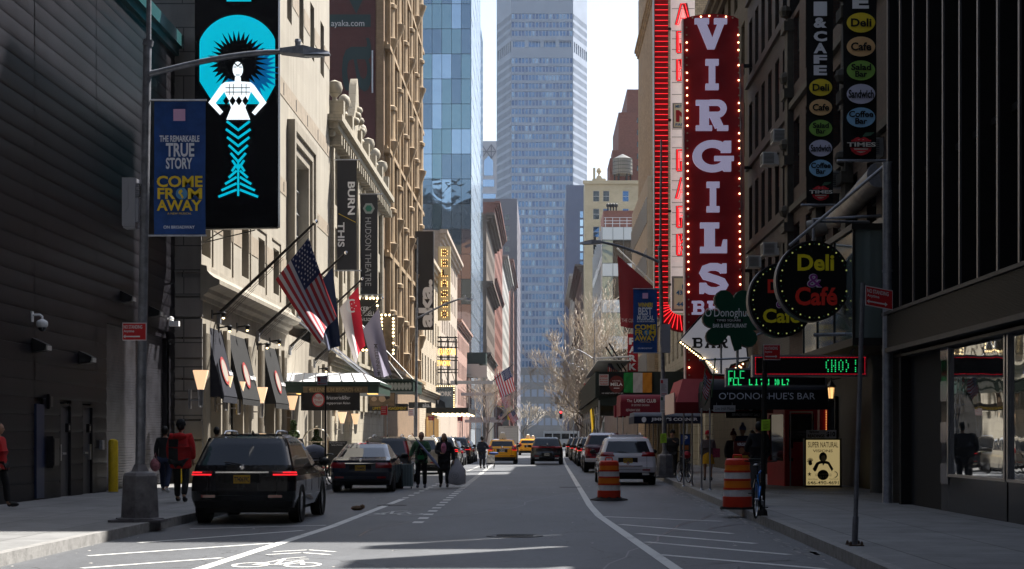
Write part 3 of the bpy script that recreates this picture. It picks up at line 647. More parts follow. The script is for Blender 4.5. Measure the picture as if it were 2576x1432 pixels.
# blue glass tower
def glass_mat(name, col, wav, sc=.35, rough=.04, metal=.9, cell=(3.3, 9.)):
    m = bpy.data.materials.new(name); m.use_nodes = True; n = m.node_tree.nodes; l = m.node_tree.links; b = n['Principled BSDF']
    b.inputs['Metallic'].default_value = metal; b.inputs['Roughness'].default_value = rough; b.inputs['Base Color'].default_value = (*col,1)
    g = n.new('ShaderNodeNewGeometry'); no = n.new('ShaderNodeTexNoise'); no.inputs['Scale'].default_value = sc; no.inputs['Detail'].default_value = 2; no.inputs['Distortion'].default_value = .8
    l.new(g.outputs['Position'], no.inputs['Vector']); bp = n.new('ShaderNodeBump'); bp.inputs['Strength'].default_value = wav; bp.inputs['Distance'].default_value = .6
    l.new(no.outputs[0], bp.inputs['Height']); l.new(bp.outputs[0], b.inputs['Normal'])
    return m
gblue = [glass_mat('blue curtain glass', (.17,.27,.46), .05), glass_mat('teal curtain glass', (.18,.27,.31), .05), glass_mat('pale curtain glass', (.30,.40,.50), .05), glass_mat('grey curtain glass', (.15,.21,.27), .05), glass_mat('rosy reflection curtain glass', (.36,.30,.32), .05)]  # the rosy tint paints in the pinkish reflection of the lower panes
GX, GY = -11.0, 244.; PW, PHT = 1.49, 3.84
gt = thing('glass_tower', 'tall blue mirror glass office tower with a grid of large panes on the left', 'building', (GX, GY, 0))
mb = MB(); mb.box(-60, GX-.05, GY+.06, 282, 0, 92); mb.obj('wall', [M('pale metal panel', (.55,.60,.66), .3, .5, var=.1, scale=.2)], gt)
rg = random.Random(5); xs = [GX-i*PW for i in range(9)]; rest = MB()
for j in range(23, -1, -1):
    for i in range(8):
        x1, x0 = xs[i], xs[i+1]; z0 = 3+j*PHT; k = 0 if i > 4 else rg.choice((1,3,1,3,2) if j > 11 else ((2,2,3,2,1) if j > 7 else (4,4,4,3)))
        mb = MB() if (i < 6 and 6 < j < 23) else rest; a, b2 = rg.uniform(-.012,.012), rg.uniform(-.015,.015); o = GY+.0
        mb.quad((x0+.03,o+a,z0+.04), (x1-.03,o-a,z0+.04), (x1-.03,o-a+b2,z0+PHT-.04), (x0+.03,o+a+b2,z0+PHT-.04), 0 if mb is not rest else k)
        if mb is not rest: mb.obj('window', [gblue[k]], gt)
rest.obj('window', gblue, gt)['kind'] = 'stuff'
mb = MB()
for x in xs: mb.box(x-.022, x+.022, GY-.03, GY+.1, 0, 95)
for j in range(25): mb.box(xs[-1]+.05, xs[0]-.05, GY-.025, GY+.08, 2.975+j*PHT, 3.025+j*PHT)
mb.obj('mullions', [frame_d], gt)['kind'] = 'stuff'
mb = MB(); fs_ = LF(GX)
for i in range(6):
    for j in range(30): fbox(mb, fs_, 244.3+i*6.2, 250.2+i*6.2, 3.2+j*3, 5.9+j*3, -.04-.01*((i*7+j*3) % 5), 0)
mb.obj('panels', [M('silver side glass', (.62,.70,.78), .15, .75)], gt)['kind'] = 'stuff'
mb = MB(); mb.box(GX-.3, GX+.1, 280, 290, 0, 74); mb.box(GX-2, GX+.12, 282, 290, 0, 74); mb.obj('annex', [skyglass2], gt)
# row beyond the avenue on the left
redb = M('red brown brick', (.20,.085,.065), .8, brick=(.3,.1,.01,.1), var=.15)
dkb = M('dark brown stone', (.12,.095,.08), .8, var=.25, scale=.5)
greyb = M('grey limestone far', (.36,.35,.33), .8, var=.12, scale=.3, streak=.2)
def row(side, X, data):
    for (nm, lab, y0, y1, H, m, fh, back, cor, extra) in data:
        rows = [(z*fh+5.2, fh*.55) for z in range(int((H-6)/fh))]
        ops = grid_ops(y0+1, y1-1, 4.2, 1.8, rows)
        xb = -1 if side == 'L' else 1
        west = grid_ops(min(X, X+xb*back)+.6, max(X, X+xb*back)-.6, 3.1, 1.4, rows) if extra else []
        b = building(nm, lab, 'building', side, X, y0, y1, H, m, ops, .4, 'far', frame_d, [darkglass, skyglass], back, cornices=cor, west=west, sub=False)
row('L', -10.6, [
 ('ornate_club_building', 'dark brown ornate town house row with fire escapes past the glass tower', 300, 352, 44, dkb, 4, 14, ((30,31.2,1.3),(42.5,44,1.6),(17,17.8,.8)), 0),
 ('red_apartment_building', 'tall red brick apartment block past the dark ornate row on the left', 352.2, 420, 54, redb, 3.6, 16, ((52.5,54,1.2),(36,37,.6)), 1),
 ('pale_office_building', 'pale stone office block beyond the red apartment block on the left', 420.2, 500, 50, greyb, 3.8, 16, ((48,50,1.5),), 0),
 ('slim_brick_building', 'slim brick building with green copper top far down the left side', 500.2, 590, 58, redb, 3.8, 16, ((56,58,1.5),), 0)])
building('dark_slab_building', 'shaded brick slab in front of the skyscraper at the far left end of the street', 'building', 'L', -9.6, 600, 690, 92, M('blue grey brick', (.13,.12,.14), .8, var=.1), grid_ops(601,689,5,2,[(z*4.,2.) for z in range(2,22)]), .3, 'far', frame_d, [darkglass], 24, west=grid_ops(-33,-10,4,1.8,[(z*4.,2.) for z in range(2,22)]), sub=False)
# pyramid-topped far building peeping between the glass tower and the skyscraper
Y = 900.
pb = thing('gabled_tower', 'distant grey tower with crossed diamonds and an arched blue window between the two skyscrapers', 'building', (px(1228,Y), Y, 0))
fr = FR(Y); u0, u1 = px(1207,Y), px(1256,Y); zt = ph(355,Y)
mb = MB(); mb.box(u0-20, u1, Y, Y+30, 0, zt); mb.obj('wall', [M('far grey granite', (.33,.33,.36), .7, var=.1, scale=.2)], pb)
mb = MB()
for k in (0, 1):
    c = px(1212+k*24,Y); 
    for a, b in (((-2.6,0),(0,4)), ((0,4),(2.6,0)), ((-2.6,0),(0,-4)), ((0,-4),(2.6,0)), ((0,-4),(0,4)), ((-2.6,0),(2.6,0))):
        mb.strip([(c+a[0], zt-6+a[1]), (c+b[0], zt-6+b[1])], .5, fr, -.4)
mb.obj('diamond_ribs', [M('dark granite ribs', (.1,.1,.13), .5)], pb)['kind'] = 'stuff'
mb = MB(); cx = px(1229,Y)
mb.prism([(cx-2.6,ph(442,Y)), (cx+2.6,ph(442,Y)), (cx+2.6,ph(405,Y)), (cx,ph(392,Y)), (cx-2.6,ph(405,Y))], fr, -.3); mb.obj('window', [skyglass], pb)
mb = MB(); fbox(mb, fr, cx-3.2, cx+3.2, ph(470,Y), ph(452,Y), -.3, 0); mb.obj('window', [skyglass], pb)
for i in range(7):
    mb = MB(); fbox(mb, fr, cx-4, cx+4, ph(500+i*24,Y), ph(488+i*24,Y), -.3, 0); mb.obj('window', [skyglass], pb)
# ================================================================= SKYSCRAPER AT THE END OF THE STREET
Y = 760.
sc = thing('skyscraper', 'huge grey eight sided skyscraper closing the end of the street', 'building', (px(1363,Y), Y, 0))
conc = M('precast concrete', (.27,.31,.385), .75, var=.08, scale=.15)
uL, uR = px(1286,Y), px(1441,Y); oL, oR = px(1246,Y), px(1480,Y); dep = 22.
HT = 240.
mech = (ph(119,Y), ph(103,Y))
mg1, mg2, mg3 = M('tower glass', (.08,.18,.34), .15, .5), M('tower glass dark', (.05,.11,.24), .15, .5), M('tower glass bright', (.2,.3,.42), .15, .6); mb = MB()
fr = FR(Y); rows = []
pitch = 21.2
for i in range(-3, 48):
    y = 124.5+pitch*i if i > 0 else 129+pitch*(i-1)-10
    z0 = ph(y+14+ (0 if i > 0 else 0), Y); z1 = ph(y, Y)
    if z0 < 12: break
    if mech[0]-1.6 < z1 and z0 < mech[1]+.6: continue
    rows.append((z0, z1-z0))
low = ph(655, Y)
n = 18; du = (uR-uL)/n
ops = [(uL+du*(k+.18), r[0], uL+du*(k+.86), r[0]+r[1]) for r in rows for k in range(n) if r[0] > 14]
ops.append((uL+.2, mech[0], uR-.2, mech[1]+.4))
grid_wall(mb, fr, uL, uR, 0, HT, ops, .5)
def slab(x0, y0, x1, y1):                            # canted sides with the same rows of windows seen edge on
    L = math.hypot(x1-x0, y1-y0); dx, dy = (x1-x0)/L, (y1-y0)/L; nx, ny = -dy, dx
    if ny > 0 and False: nx, ny = -nx, -ny
    return L, (lambda u, v, d=0: (x0+dx*u+nx*d, y0+dy*u+ny*d, v))
sides = []
for (x0, y0, x1, y1) in ((oL,Y+dep,uL,Y), (uR,Y,oR,Y+dep)):
    L, g = slab(x0, y0, x1, y1); m = 12; d = L/m
    o = [(d*(k+.25), r[0], d*(k+.75), r[0]+r[1]) for r in rows for k in range(m)] + [(.15, mech[0]-2, L-.15, mech[1])]
    grid_wall(mb, g, 0, L, 0, HT, o, .9); sides.append((g, L, o))
for (x0, x1) in ((oL, oL), (oR, oR)): mb.quad((x0,Y+dep,0), (x0,Y+60,0), (x0,Y+60,HT), (x0,Y+dep,HT))
mb.quad((oL,Y+60,0), (oR,Y+60,0), (oR,Y+60,HT), (oL,Y+60,HT))
mb.obj('wall', [conc], sc)
windows(sc, fr, ops[:-1][::1], .5, 'far', frame_d, [mg1, mg2, mg1, mg3, mg2, mg1], False, 9)
mb = MB()
for g, L, o in sides:
    for q in o[:-1]: mb.quad(g(q[0],q[1],.85), g(q[2],q[1],.85), g(q[2],q[3],.85), g(q[0],q[3],.85))
tag(mb.obj('side_windows', [skyglass3], sc), kind='stuff')
mb = MB()
for k in range(5): u = uL+(uR-uL)*k/4; fbox(mb, fr, max(u-.8,uL), min(u+.8,uR), mech[0]+.01, mech[1]+.39, -.15, .4)
mb.quad(fr(uL,mech[0],3), fr(uR,mech[0],3), fr(uR,mech[1]+.4,3), fr(uL,mech[1]+.4,3), 1)
for g, L, o in sides:
    for k in range(7): fbox(mb, g, L*(k+.2)/7.4, L*(k+.6)/7.4, mech[0]-2, mech[1], .02, .8)
    mb.quad(g(0,mech[0]-2,.9), g(L,mech[0]-2,.9), g(L,mech[1],.9), g(0,mech[1],.9), 2)
mb.obj('plant_floor', [conc, mg1, darkglass], sc)
mb = MB()
for k in range(n+1): fbox(mb, fr, uL+du*k-.11+.0, uL+du*k+.15, 12, HT, -.22, .02)
mb.obj('mullions', [conc], sc)['kind'] = 'stuff'
mb = MB(); mb.box(px(1300,740), px(1427,740), 740, 759, 0, ph(925,740))
mb2 = MB(); fr2 = FR(739.9)
grid_wall(mb2, fr2, px(1300,740), px(1427,740), 0, ph(925,740), [(px(1303+k*17.2,740), ph(1070-j*36,740), px(1303+k*17.2+13,740), ph(1052-j*36,740)) for j in range(4) for k in range(7)], .5)
pod = thing('office_block', 'grey ribbed office block with wide ribbon windows at the foot of the skyscraper', 'building', (px(1363,740), 740, 0))
mb.obj('block', [conc], pod); mb2.obj('wall', [M('grey brown panels', (.2,.195,.19), .7, var=.12, scale=.2)], pod)
windows(pod, fr2, [(px(1303+k*17.2,740), ph(1070-j*36,740), px(1303+k*17.2+13,740), ph(1052-j*36,740)) for j in range(4) for k in range(7)], .5, 'far', frame_d, [skyglass3, mg1, darkglass, mg3], False, 12)
# ================================================================= RIGHT SIDE, far to near
row('R', 8.6, [
 ('stone_row_building', 'pale stone building far down the right side of the street', 430, 520, 46, greyb, 3.9, 16, ((44,46,1.4),), 0),
 ('dark_row_building', 'brown stone building behind the bare trees on the right', 352, 429, 40, dkb, 3.7, 16, ((38.5,40,1.5),(25,26,1)), 0)])
def frontb(name, lab, x0, x1, ytop, Y, deep, mat, ops, fm, gm, style='far', depth=.35, cor=None):
    b = thing(name, lab, 'building', (px((x0+x1)/2,Y), Y, 0)); u0, u1, H = px(x0,Y), px(x1,Y), ph(ytop,Y); fr = FR(Y); mb = MB()
    grid_wall(mb, fr, u0, u1, 0, H, ops, depth); mb.quad((u0,Y,0), (u0,Y+deep,0), (u0,Y+deep,H), (u0,Y,H)); mb.quad((u1,Y,0), (u1,Y+deep,0), (u1,Y+deep,H), (u1,Y,H)); mb.quad((u0,Y,H), (u1,Y,H), (u1,Y+deep,H), (u0,Y+deep,H)); mb.quad((u0,Y+deep,0), (u1,Y+deep,0), (u1,Y+deep,H), (u0,Y+deep,H))
    mb.obj('wall', [mat], b)
    if ops: windows(b, fr, ops, depth, style, fm, gm, False, 2)
    if cor: mb = MB(); fbox(mb, fr, u0-.3, u1+.3, H-cor, H, -.4, .0); mb.obj('cornice', [mat], b)
    return b
Y = 540.
frontb('blue_glass_building', 'dark blue glass block in front of the right flank of the skyscraper', 1424, 1500, 466, Y, 50, M('slate blue panels', (.085,.10,.16), .4, .3, var=.08, scale=.3), [(px(1459+k*10,Y), ph(548+j*21,Y), px(1467+k*10,Y), ph(531+j*21,Y)) for j in range(22) for k in range(2)], frame_d, [skyglass, skyglass2, skyglass3])
Y = 285.
tanb = M('yellow tan brick', (.47,.38,.25), .8, brick=(.5,.2,.01,.05), var=.1, scale=.3)
ops = [(px(x,Y), ph(y+27,Y), px(x+16,Y), ph(y,Y)) for y in (480,525,570,615,660,705) for x in (1492,1517,1566)]
tb = frontb('tan_apartment_building', 'yellowish tan apartment building with curved gable and finial on the right skyline', 1471, 1612, 455, Y, 8, tanb, ops, frame_w, [darkglass, skyglass3], 'sash', .3, .6)
fr = FR(Y); mb = MB()
mb.prism([(px(1490,Y),ph(456,Y)), (px(1525,Y),ph(456,Y)), (px(1523,Y),ph(449,Y)), (px(1515,Y),ph(449,Y)), (px(1512,Y),ph(443,Y)), (px(1502,Y),ph(443,Y)), (px(1499,Y),ph(450,Y)), (px(1490,Y),ph(450,Y))], fr, .5)
mb.obj('gable', [tanb], tb); mb = MB(); z = ph(443,Y); mb.lathe([(.25,z),(.12,z+.3),(.5,z+.9),(.3,z+1.4),(0,z+1.6)], (px(1507,Y),Y+.3,0), 10); mb.box(px(1492,Y), px(1498,Y), Y, Y+1, ph(450,Y), ph(422,Y)); mb.obj('finial', [tanb], tb)
Y = 300.
rb = frontb('red_brick_tower', 'stepped red brick apartment tower high on the right skyline', 1556, 1640, 283, Y, 25, redb, [(px(1602,Y), ph(310+j*30,Y), px(1612,Y), ph(296+j*30,Y)) for j in range(5)], frame_w, [darkglass])
mb = MB(); mb.box(px(1578,Y), px(1640,Y), Y+1, Y+22, ph(284,Y), ph(222,Y)); mb.box(px(1533,Y), px(1560,Y), Y-2, Y+10, 0, ph(403,Y)); mb.box(px(1540,Y), px(1556,Y), Y, Y+6, ph(403,Y), ph(378,Y)); mb.obj('setback_block', [redb], rb)
wt = thing('water_tank', 'round wooden rooftop water tank with a conical lid on the right skyline', 'water tank', (px(1569,295), 295, ph(445,295)))
mb = MB(); Yw = 295.; c = (px(1566,Yw),Yw,0); r = 25*Yw/4000
mb.lathe([(r,ph(440,Yw)),(r*.98,ph(401,Yw))], c, 24); mb.obj('staves', [M('grey weathered wood', (.2,.185,.165), .8, brick=(.25,6,.03,.1))], wt, smooth=30)
mb = MB(); mb.lathe([(r*1.04,ph(401,Yw)),(.1,ph(388,Yw))], c, 24); mb.obj('lid', [M('tank lid', (.16,.16,.16), .8)], wt)
mb = MB()
for k in range(4): mb.lathe([(r*1.01,ph(437-k*9,Yw)),(r*1.02,ph(437-k*9,Yw)),(r*1.02,ph(436-k*9,Yw)),(r*1.0,ph(436-k*9,Yw))], c, 24)
for a in range(6): mb.tube([(c[0]+r*.8*math.cos(a*1.05), Yw+r*.8*math.sin(a*1.05), ph(448,Yw)-2), (c[0]+r*.8*math.cos(a*1.05), Yw+r*.8*math.sin(a*1.05), ph(440,Yw))], .15, 6)
mb.obj('hoops', [frame_d], wt)['kind'] = 'stuff'
# red brick annex with chimney pots above the glass office
Y = 250.
cb = frontb('brick_rooftop_block', 'dark red brick block with a row of chimney cowls above the green glass office', 1518, 1600, 530, Y, 12, redb, [], frame_w, [darkglass])
mb = MB()
for k in range(4): z = ph(528,Y); mb.lathe([(.12,z-.4),(.12,z+.5),(.28,z+.7),(.28,z+1.0),(.1,z+1.2)], (px(1530+k*7,Y),Y+1,0), 8)
mb.obj('chimney_cowls', [frame_d], cb)['kind'] = 'stuff'
# green glass modern office
GY2 = 222.; gx = 8.3
go = thing('green_glass_office', 'modern low office of pale green glass and white spandrels on the right', 'building', (gx, GY2, 0))
pg = glass_mat('pale green glass', (.34,.42,.40), .12, .4, .08, .55); wsp = M('white spandrel glass', (.66,.70,.70), .2, .1); dkg = darkglass
mb = MB(); Hh = ph(570,GY2); mb.box(gx+.1, gx+16, GY2+.1, 262, 0, Hh-.1); mb.obj('wall', [M('office core', (.3,.32,.32), .6)], go)
fr = FR(GY2); fh = (Hh-5)/5.15
for j in range(6):
    z0 = Hh-(j+1)*fh
    for k in range(5):
        u = gx+.05+k*1.5; mb = MB(); fbox(mb, fr, u, u+1.42, z0, z0+fh*.62, -.02, .08); mb.obj('window', [pg if (k in (0,3) or (j*k) % 3 == 2) else dkg], go)
        mb = MB(); fbox(mb, fr, u, u+1.42, z0+fh*.64, z0+fh*.98, -.04, .08); mb.obj('spandrel', [wsp], go)
mb = MB(); fs2 = RF(gx)
for k in range(9): fbox(mb, fs2, GY2+.2+k*4.7, GY2+.35+k*4.7, 3, Hh, -.14, 0)
for j in range(6): fbox(mb, fs2, GY2, 261.9, Hh-(j+1)*fh-.1, Hh-(j+1)*fh+1.2, -.06, .0, 1)
mb.obj('side_fins', [steel, wsp], go)['kind'] = 'stuff'
mb = MB(); fbox(mb, fs2, GY2, 261.9, 4, Hh, .02, .06); mb.obj('side_glass', [pg], go)
mb = MB()
for k in range(8): mb.tube([(gx+.5+k*1.0, GY2+.4, Hh), (gx+.5+k*1.0, GY2+.4, Hh+1.3)], .04, 5)
for z in (.45,.85,1.3): mb.tube([(gx+.3,GY2+.4,Hh+z), (gx+9,GY2+.4,Hh+z)], .04, 5)
mb.obj('railing', [steel], go)
# low shops between, for the sunlit gap
building('low_parking_building', 'low dark storefront row beside the scaffold shed on the right', 'building', 'R', 8.6, 139, 221, 9.5, dkb, grid_ops(141,219,4,2,[(5.6,2.2)]), .3, 'far', frame_d, [darkglass], 12, sub=False)
# tan ribbed tower and ribbon window block
tanr = M('tan ribbed brick', (.36,.27,.17), .8, brick=(.3,.16,.012,.2), var=.12, scale=.6)
XT = 8.3
tt = building('tan_brick_tower', 'tan brick tower with a rippled blank wall beside the red neon strip', 'building', 'R', XT, 117, 138, 39.5, tanr, [], .3, 'far', frame_d, [darkglass], 18, cornices=((34.5,35.2,.35),))
rw = thing('ribbon_window_block', 'beige block with dark ribbon windows left of the tan brick tower', 'building', (7.9, 138.2, 0))
mb = MB(); mb.box(7.75, 8.29, 117.5, 138.0, 4.5, 21.0); mb.obj('wall', [M('beige stucco', (.43,.36,.27), .8, var=.1, streak=.2)], rw)
f = RF(7.75)
for j in range(4):
    mb = MB(); fbox(mb, f, 118, 137.6, 6.2+j*3.8, 8.1+j*3.8, -.03, .02); w = mb.obj('ribbon_window', [darkglass], rw)
    mb = MB(); [fbox(mb, f, 118+k*1.4-.04, 118+k*1.4+.04, 6.2+j*3.8, 8.1+j*3.8, -.09, -.031) for k in range(15)]; mb.obj('mullions', [frame_w], w)['kind'] = 'stuff'
# cream classical club building, low, with cornice and pilasters
clubm = M('cream carved limestone', (.44,.40,.31), .75, brick=(1.1,.45,.01,.04), var=.15, scale=1, streak=.3)
cl = building('classical_club_building', 'cream classical building with pilasters and carved cornice behind the red awning', 'building', 'R', 8.5, 80.1, 116.9, 10.6, clubm, grid_ops(81,116,3.3,1.3,[(6.6,2.4)]), .3, 'sash', frame_d, [darkglass], 14, cornices=((5.0,5.8,.7),(9.7,10.6,.6)))
mb = MB(); mb.box(8.9, 20, 80.3, 99, 10.4, 18); mb.obj('added_shade_block', [clubm], cl)  # upper mass added to keep the nearer stretch of road in shade
mb = MB(); f = RF(8.5)
for i in range(12): fbox(mb, f, 81+i*3.1, 81.5+i*3.1, .16, 5, -.22, 0); fbox(mb, f, 80.9+i*3.1, 81.6+i*3.1, 4.4, 4.8, -.32, 0)
mb.obj('pilasters', [clubm], cl)['kind'] = 'stuff'
# barbecue restaurant building
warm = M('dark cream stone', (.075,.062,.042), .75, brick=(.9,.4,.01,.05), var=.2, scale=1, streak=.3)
ops = grid_ops(64.5, 79.5, 2.5, 1.2, [(6.6+i*3.5,2.3) for i in range(6)])
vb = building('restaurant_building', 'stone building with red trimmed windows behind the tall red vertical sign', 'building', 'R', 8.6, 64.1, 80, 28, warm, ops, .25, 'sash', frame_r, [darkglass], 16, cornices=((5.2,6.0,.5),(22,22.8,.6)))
# dark painted brick block, then dark red brick with arches
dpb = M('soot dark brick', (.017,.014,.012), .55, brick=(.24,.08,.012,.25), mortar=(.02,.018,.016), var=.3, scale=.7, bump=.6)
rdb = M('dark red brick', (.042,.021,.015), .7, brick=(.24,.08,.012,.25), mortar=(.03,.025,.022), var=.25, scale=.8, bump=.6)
XB = 8.25
shade = M('white blind', (.16,.16,.15), .25, var=.15, scale=2)
ops = grid_ops(53.2, 64, 1.78, .95, [(6.2+i*3.3,2.1) for i in range(6)])
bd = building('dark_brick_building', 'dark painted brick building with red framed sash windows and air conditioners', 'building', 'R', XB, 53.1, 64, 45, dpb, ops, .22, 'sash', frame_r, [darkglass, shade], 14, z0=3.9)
for j in range(5):
    mb = MB(); fbox(mb, RF(XB), 53.15, 63.9, 9.0+j*3.3, 9.14+j*3.3, -.12, 0); mb.obj('sill_course', [dpb], bd)
ops = grid_ops(36.2, 53, 2.35, 1.15, [(6.4+i*3.4,2.2) for i in range(4)])
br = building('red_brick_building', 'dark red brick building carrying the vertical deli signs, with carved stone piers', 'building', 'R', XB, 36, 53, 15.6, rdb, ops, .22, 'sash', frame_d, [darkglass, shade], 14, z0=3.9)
mb = MB(); mb.box(XB+.3, XB+12, 44.3, 52.9, 15.5, 38); mb.box(XB+.5, XB+3, 38.2, 39.4, 15.5, 24); mb.box(XB+1, XB+4, 41.4, 42.3, 15.5, 22); mb.obj('added_shade_masses', [rdb], br)  # unseen tower and roof blocks, added to shade parts of the street
f = RF(XB)
stone_d = M('dark carved stone', (.05,.044,.034), .75, var=.3, scale=4, bump=.4)
for y in (42.6, 47.2, 52.6):
    mb = MB(); fbox(mb, f, y-.3, y+.3, 5.0, 15.4, -.2, 0)
    for z in range(5): fbox(mb, f, y-.38, y+.38, 6.2+z*2.2, 6.5+z*2.2, -.32, 0); mb.ball(f(y, 6.9+z*2.2, -.22), .22, 8)
    mb.obj('stone_pier', [stone_d], br, smooth=40)
mb = MB(); fbox(mb, f, 36.05, 52.95, 5.0, 5.5, -.35, 0); fbox(mb, f, 36.05, 52.95, 5.5, 5.65, -.45, 0); mb.obj('cornice', [stone_d], br)
for j in range(1, 3): mb = MB(); fbox(mb, f, 36.05, 52.95, 5.6+j*3.4, 5.8+j*3.4, -.16, 0); mb.obj('string_course', [stone_d], br)
# recessed ground floor under both, one thing each belongs to its building
for b, a0, a1 in ((br, 36, 53), (bd, 53, 64)):
    mb = MB(); grid_wall(mb, RF(9.25), a0, a1, 0, 3.9, [], .2); mb.box(XB+.0, 9.3, a0, a1, 3.88, 3.98); mb.quad((XB,a0,0), (9.3,a0,0), (9.3,a0,3.9), (XB,a0,3.9)); mb.obj('ground_floor_wall', [M('dark shopfront stone', (.022,.020,.018), .6, var=.3, scale=2)], b)
for (y0, w, h) in ((37.2,1.6,2.9),(40,1.4,2.9),(43,1.2,2.6),(49.8,1.4,2.8),(57.2,2.2,2.8),(60.8,1.3,2.6)):
    mb = MB(); fbox(mb, RF(9.25), y0, y0+w, .3, h, -.03, .02); b = mb.obj('shop_window', [darkglass], br if y0 < 53 else bd)
    mb = MB(); [fbox(mb, RF(9.25), y0+w*k-.05, y0+w*k+.05, .2, h+.1, -.1, -.0) for k in (0,1)]; fbox(mb, RF(9.25), y0, y0+w, h, h+.12, -.1, 0); mb.obj('frame', [frame_d], b)
for y in (39.3, 42.2): mb = MB(); mb.lathe([(.32,.16),(.3,.3),(.26,3.5),(.34,3.8)], (9.0,y,0), 14); mb.obj('column', [M('grey column stone', (.09,.085,.075), .6, var=.2)], br, smooth=40)
# air conditioners
ac0 = None
for i, (x, y, w, lab) in enumerate(((1979,345,24,'air conditioner high on the dark brick wall, topmost of those beside the red sign'), (1951,402,20,'air conditioner on the dark wall one window left of the topmost'), (1912,660,24,'small air conditioner low on the wall, left of the round cafe signs'), (1952,628,22,'air conditioner just above the rear round cafe sign'), (2113,458,58,'large louvered air conditioner under the hanging deli banners'), (2215,375,28,'air conditioner right of the taller hung deli banner'))):
    Yq = XB*4000/(x-1365); z = ph(y, Yq); s = 1 if i != 4 else 1.15
    if ac0 is None:
        ac0 = thing('air_conditioner', lab, 'air conditioner', (XB, Yq, z), 'window air conditioners')
        mb = MB(); mb.box(XB-.5, XB+.1, Yq-.33, Yq+.33, z-.22, z+.22); mb.obj('casing', [M('off white casing', (.42,.42,.4), .5, var=.1)], ac0)
        mb = MB(); [mb.box(XB-.52, XB-.499, Yq-.29, Yq+.29, z-.17+k*.045, z-.15+k*.045) for k in range(8)]; [mb.box(XB-.46, XB-.1, Yq-.345, Yq-.331, z-.17+k*.045, z-.15+k*.045) for k in range(8)]; mb.obj('grille', [M('grille shadow grey', (.12,.12,.12), .6)], ac0)
    else: put(ac0, (XB, Yq, z), label=lab, scale=(s,s,s))
# black glass building at the right edge
XR = 8.0
bgl = thing('black_glass_building', 'black glass facade with metal fins over a mirrored storefront at the right edge', 'building', (XR, 15, 0))
bg_m = M('black curtain glass', (.006,.006,.008), .05, spec=.7)
mb = MB(); mb.box(XR, XR+12, 12, 23, 4.35, 30); mb.box(XR, XR+12, 23.001, 35.6, 4.35, 13.2); mb.box(XR+.5, XR+3, 29.5, 30.8, 13, 19); mb.box(XR+1, XR+2, 25.5, 26.6, 13, 21); mb.box(XR+1, XR+3, 33.4, 34.1, 13, 20); mb.obj('curtain_wall_and_shade_blocks', [bg_m], bgl)  # the small unseen roof blocks are added to dapple the road with shade
f = RF(XR)
for k in range(18):
    y = 35.35-k*1.22
    mb = MB(); h = 30 if y < 23 else 13.2; fbox(mb, f, y-.03, y+.03, 4.36, h, -.3, .0); fbox(mb, f, y-.045, y+.045, 4.36, h, -.34, -.3, 1); mb.obj('fin', [black_p, M('fin edge metal', (.16,.16,.18), .35, .8)], bgl)
mb = MB()
for z in (7.1, 11.2): fbox(mb, f, 12, 35.5, z, z+.12, -.1, 0)
mb.obj('transoms', [frame_d], bgl)['kind'] = 'stuff'
mb = MB()
for k in range(26): fbox(mb, f, 12, 35.6, 3.62+k*.027, 3.637+k*.027, -.36, -.33)
fbox(mb, f, 12, 35.6, 3.6, 4.33, -.33, .2); mb.obj('ribbed_fascia', [M('ribbed dark fascia', (.010,.010,.012), .5, .0)], bgl)
mb = MB(); fbox(mb, f, 12, 35.62, 4.33, 4.4, -.42, .1); fbox(mb, f, 12, 35.62, 3.5, 3.6, -.4, .1); fbox(mb, f, 12, 35.5, 3.38, 3.44, -.2, .1); mb.obj('fascia_trim', [M('weathered zinc trim', (.05,.05,.056), .5, .5, var=.3, scale=5)], bgl)
mb = MB(); mb.box(XR+.45, XR+12, 12, 35.6, 0, 3.6); mb.obj('ground_floor_wall', [black_m], bgl)
mirr = glass_mat('mirrored storefront glass', (.42,.44,.46), .012, .5, .02, .95)
for (a, b) in ((27.4,31.3),(23.2,27.3),(19.0,23.1),(14.8,18.9)):
    mb = MB(); fbox(mb, f, a+.08, b-.08, .9, 3.36, .02, .1); w = mb.obj('shop_window', [mirr], bgl)
    mb = MB(); fbox(mb, f, a, a+.08, .85, 3.38, -.04, .1); fbox(mb, f, b-.08, b, .85, 3.38, -.04, .1); fbox(mb, f, a+.08, b-.08, .85, .9, -.04, .1); mb.obj('frame', [steel], w)
    mb = MB(); fbox(mb, f, a, b, .16, .85, 0, .12); mb.obj('plinth', [M('polished black granite', (.015,.015,.017), .12)], bgl)
for k in range(4):
    mb = MB(); fbox(mb, f, 31.32, 31.9, .7+k*.82, 1.1+k*.82, -.02, .3); mb.obj('pale_band', [M('mirror pale band', (.33,.33,.36), .25, .6)], bgl)
mb = MB(); fbox(mb, f, 31.32, 31.9, .16, 3.6, .0, .3); mb.obj('pier', [M('polished black granite', (.015,.015,.017), .12)], bgl)
mb = MB(); mb.box(XR+.02, XR+.5, 31.9, 34.6, .16, 3.5); mb.box(XR-.2, XR+.45, 34.6, 34.8, .16, 3.6); mb.obj('entrance_recess', [black_m], bgl)
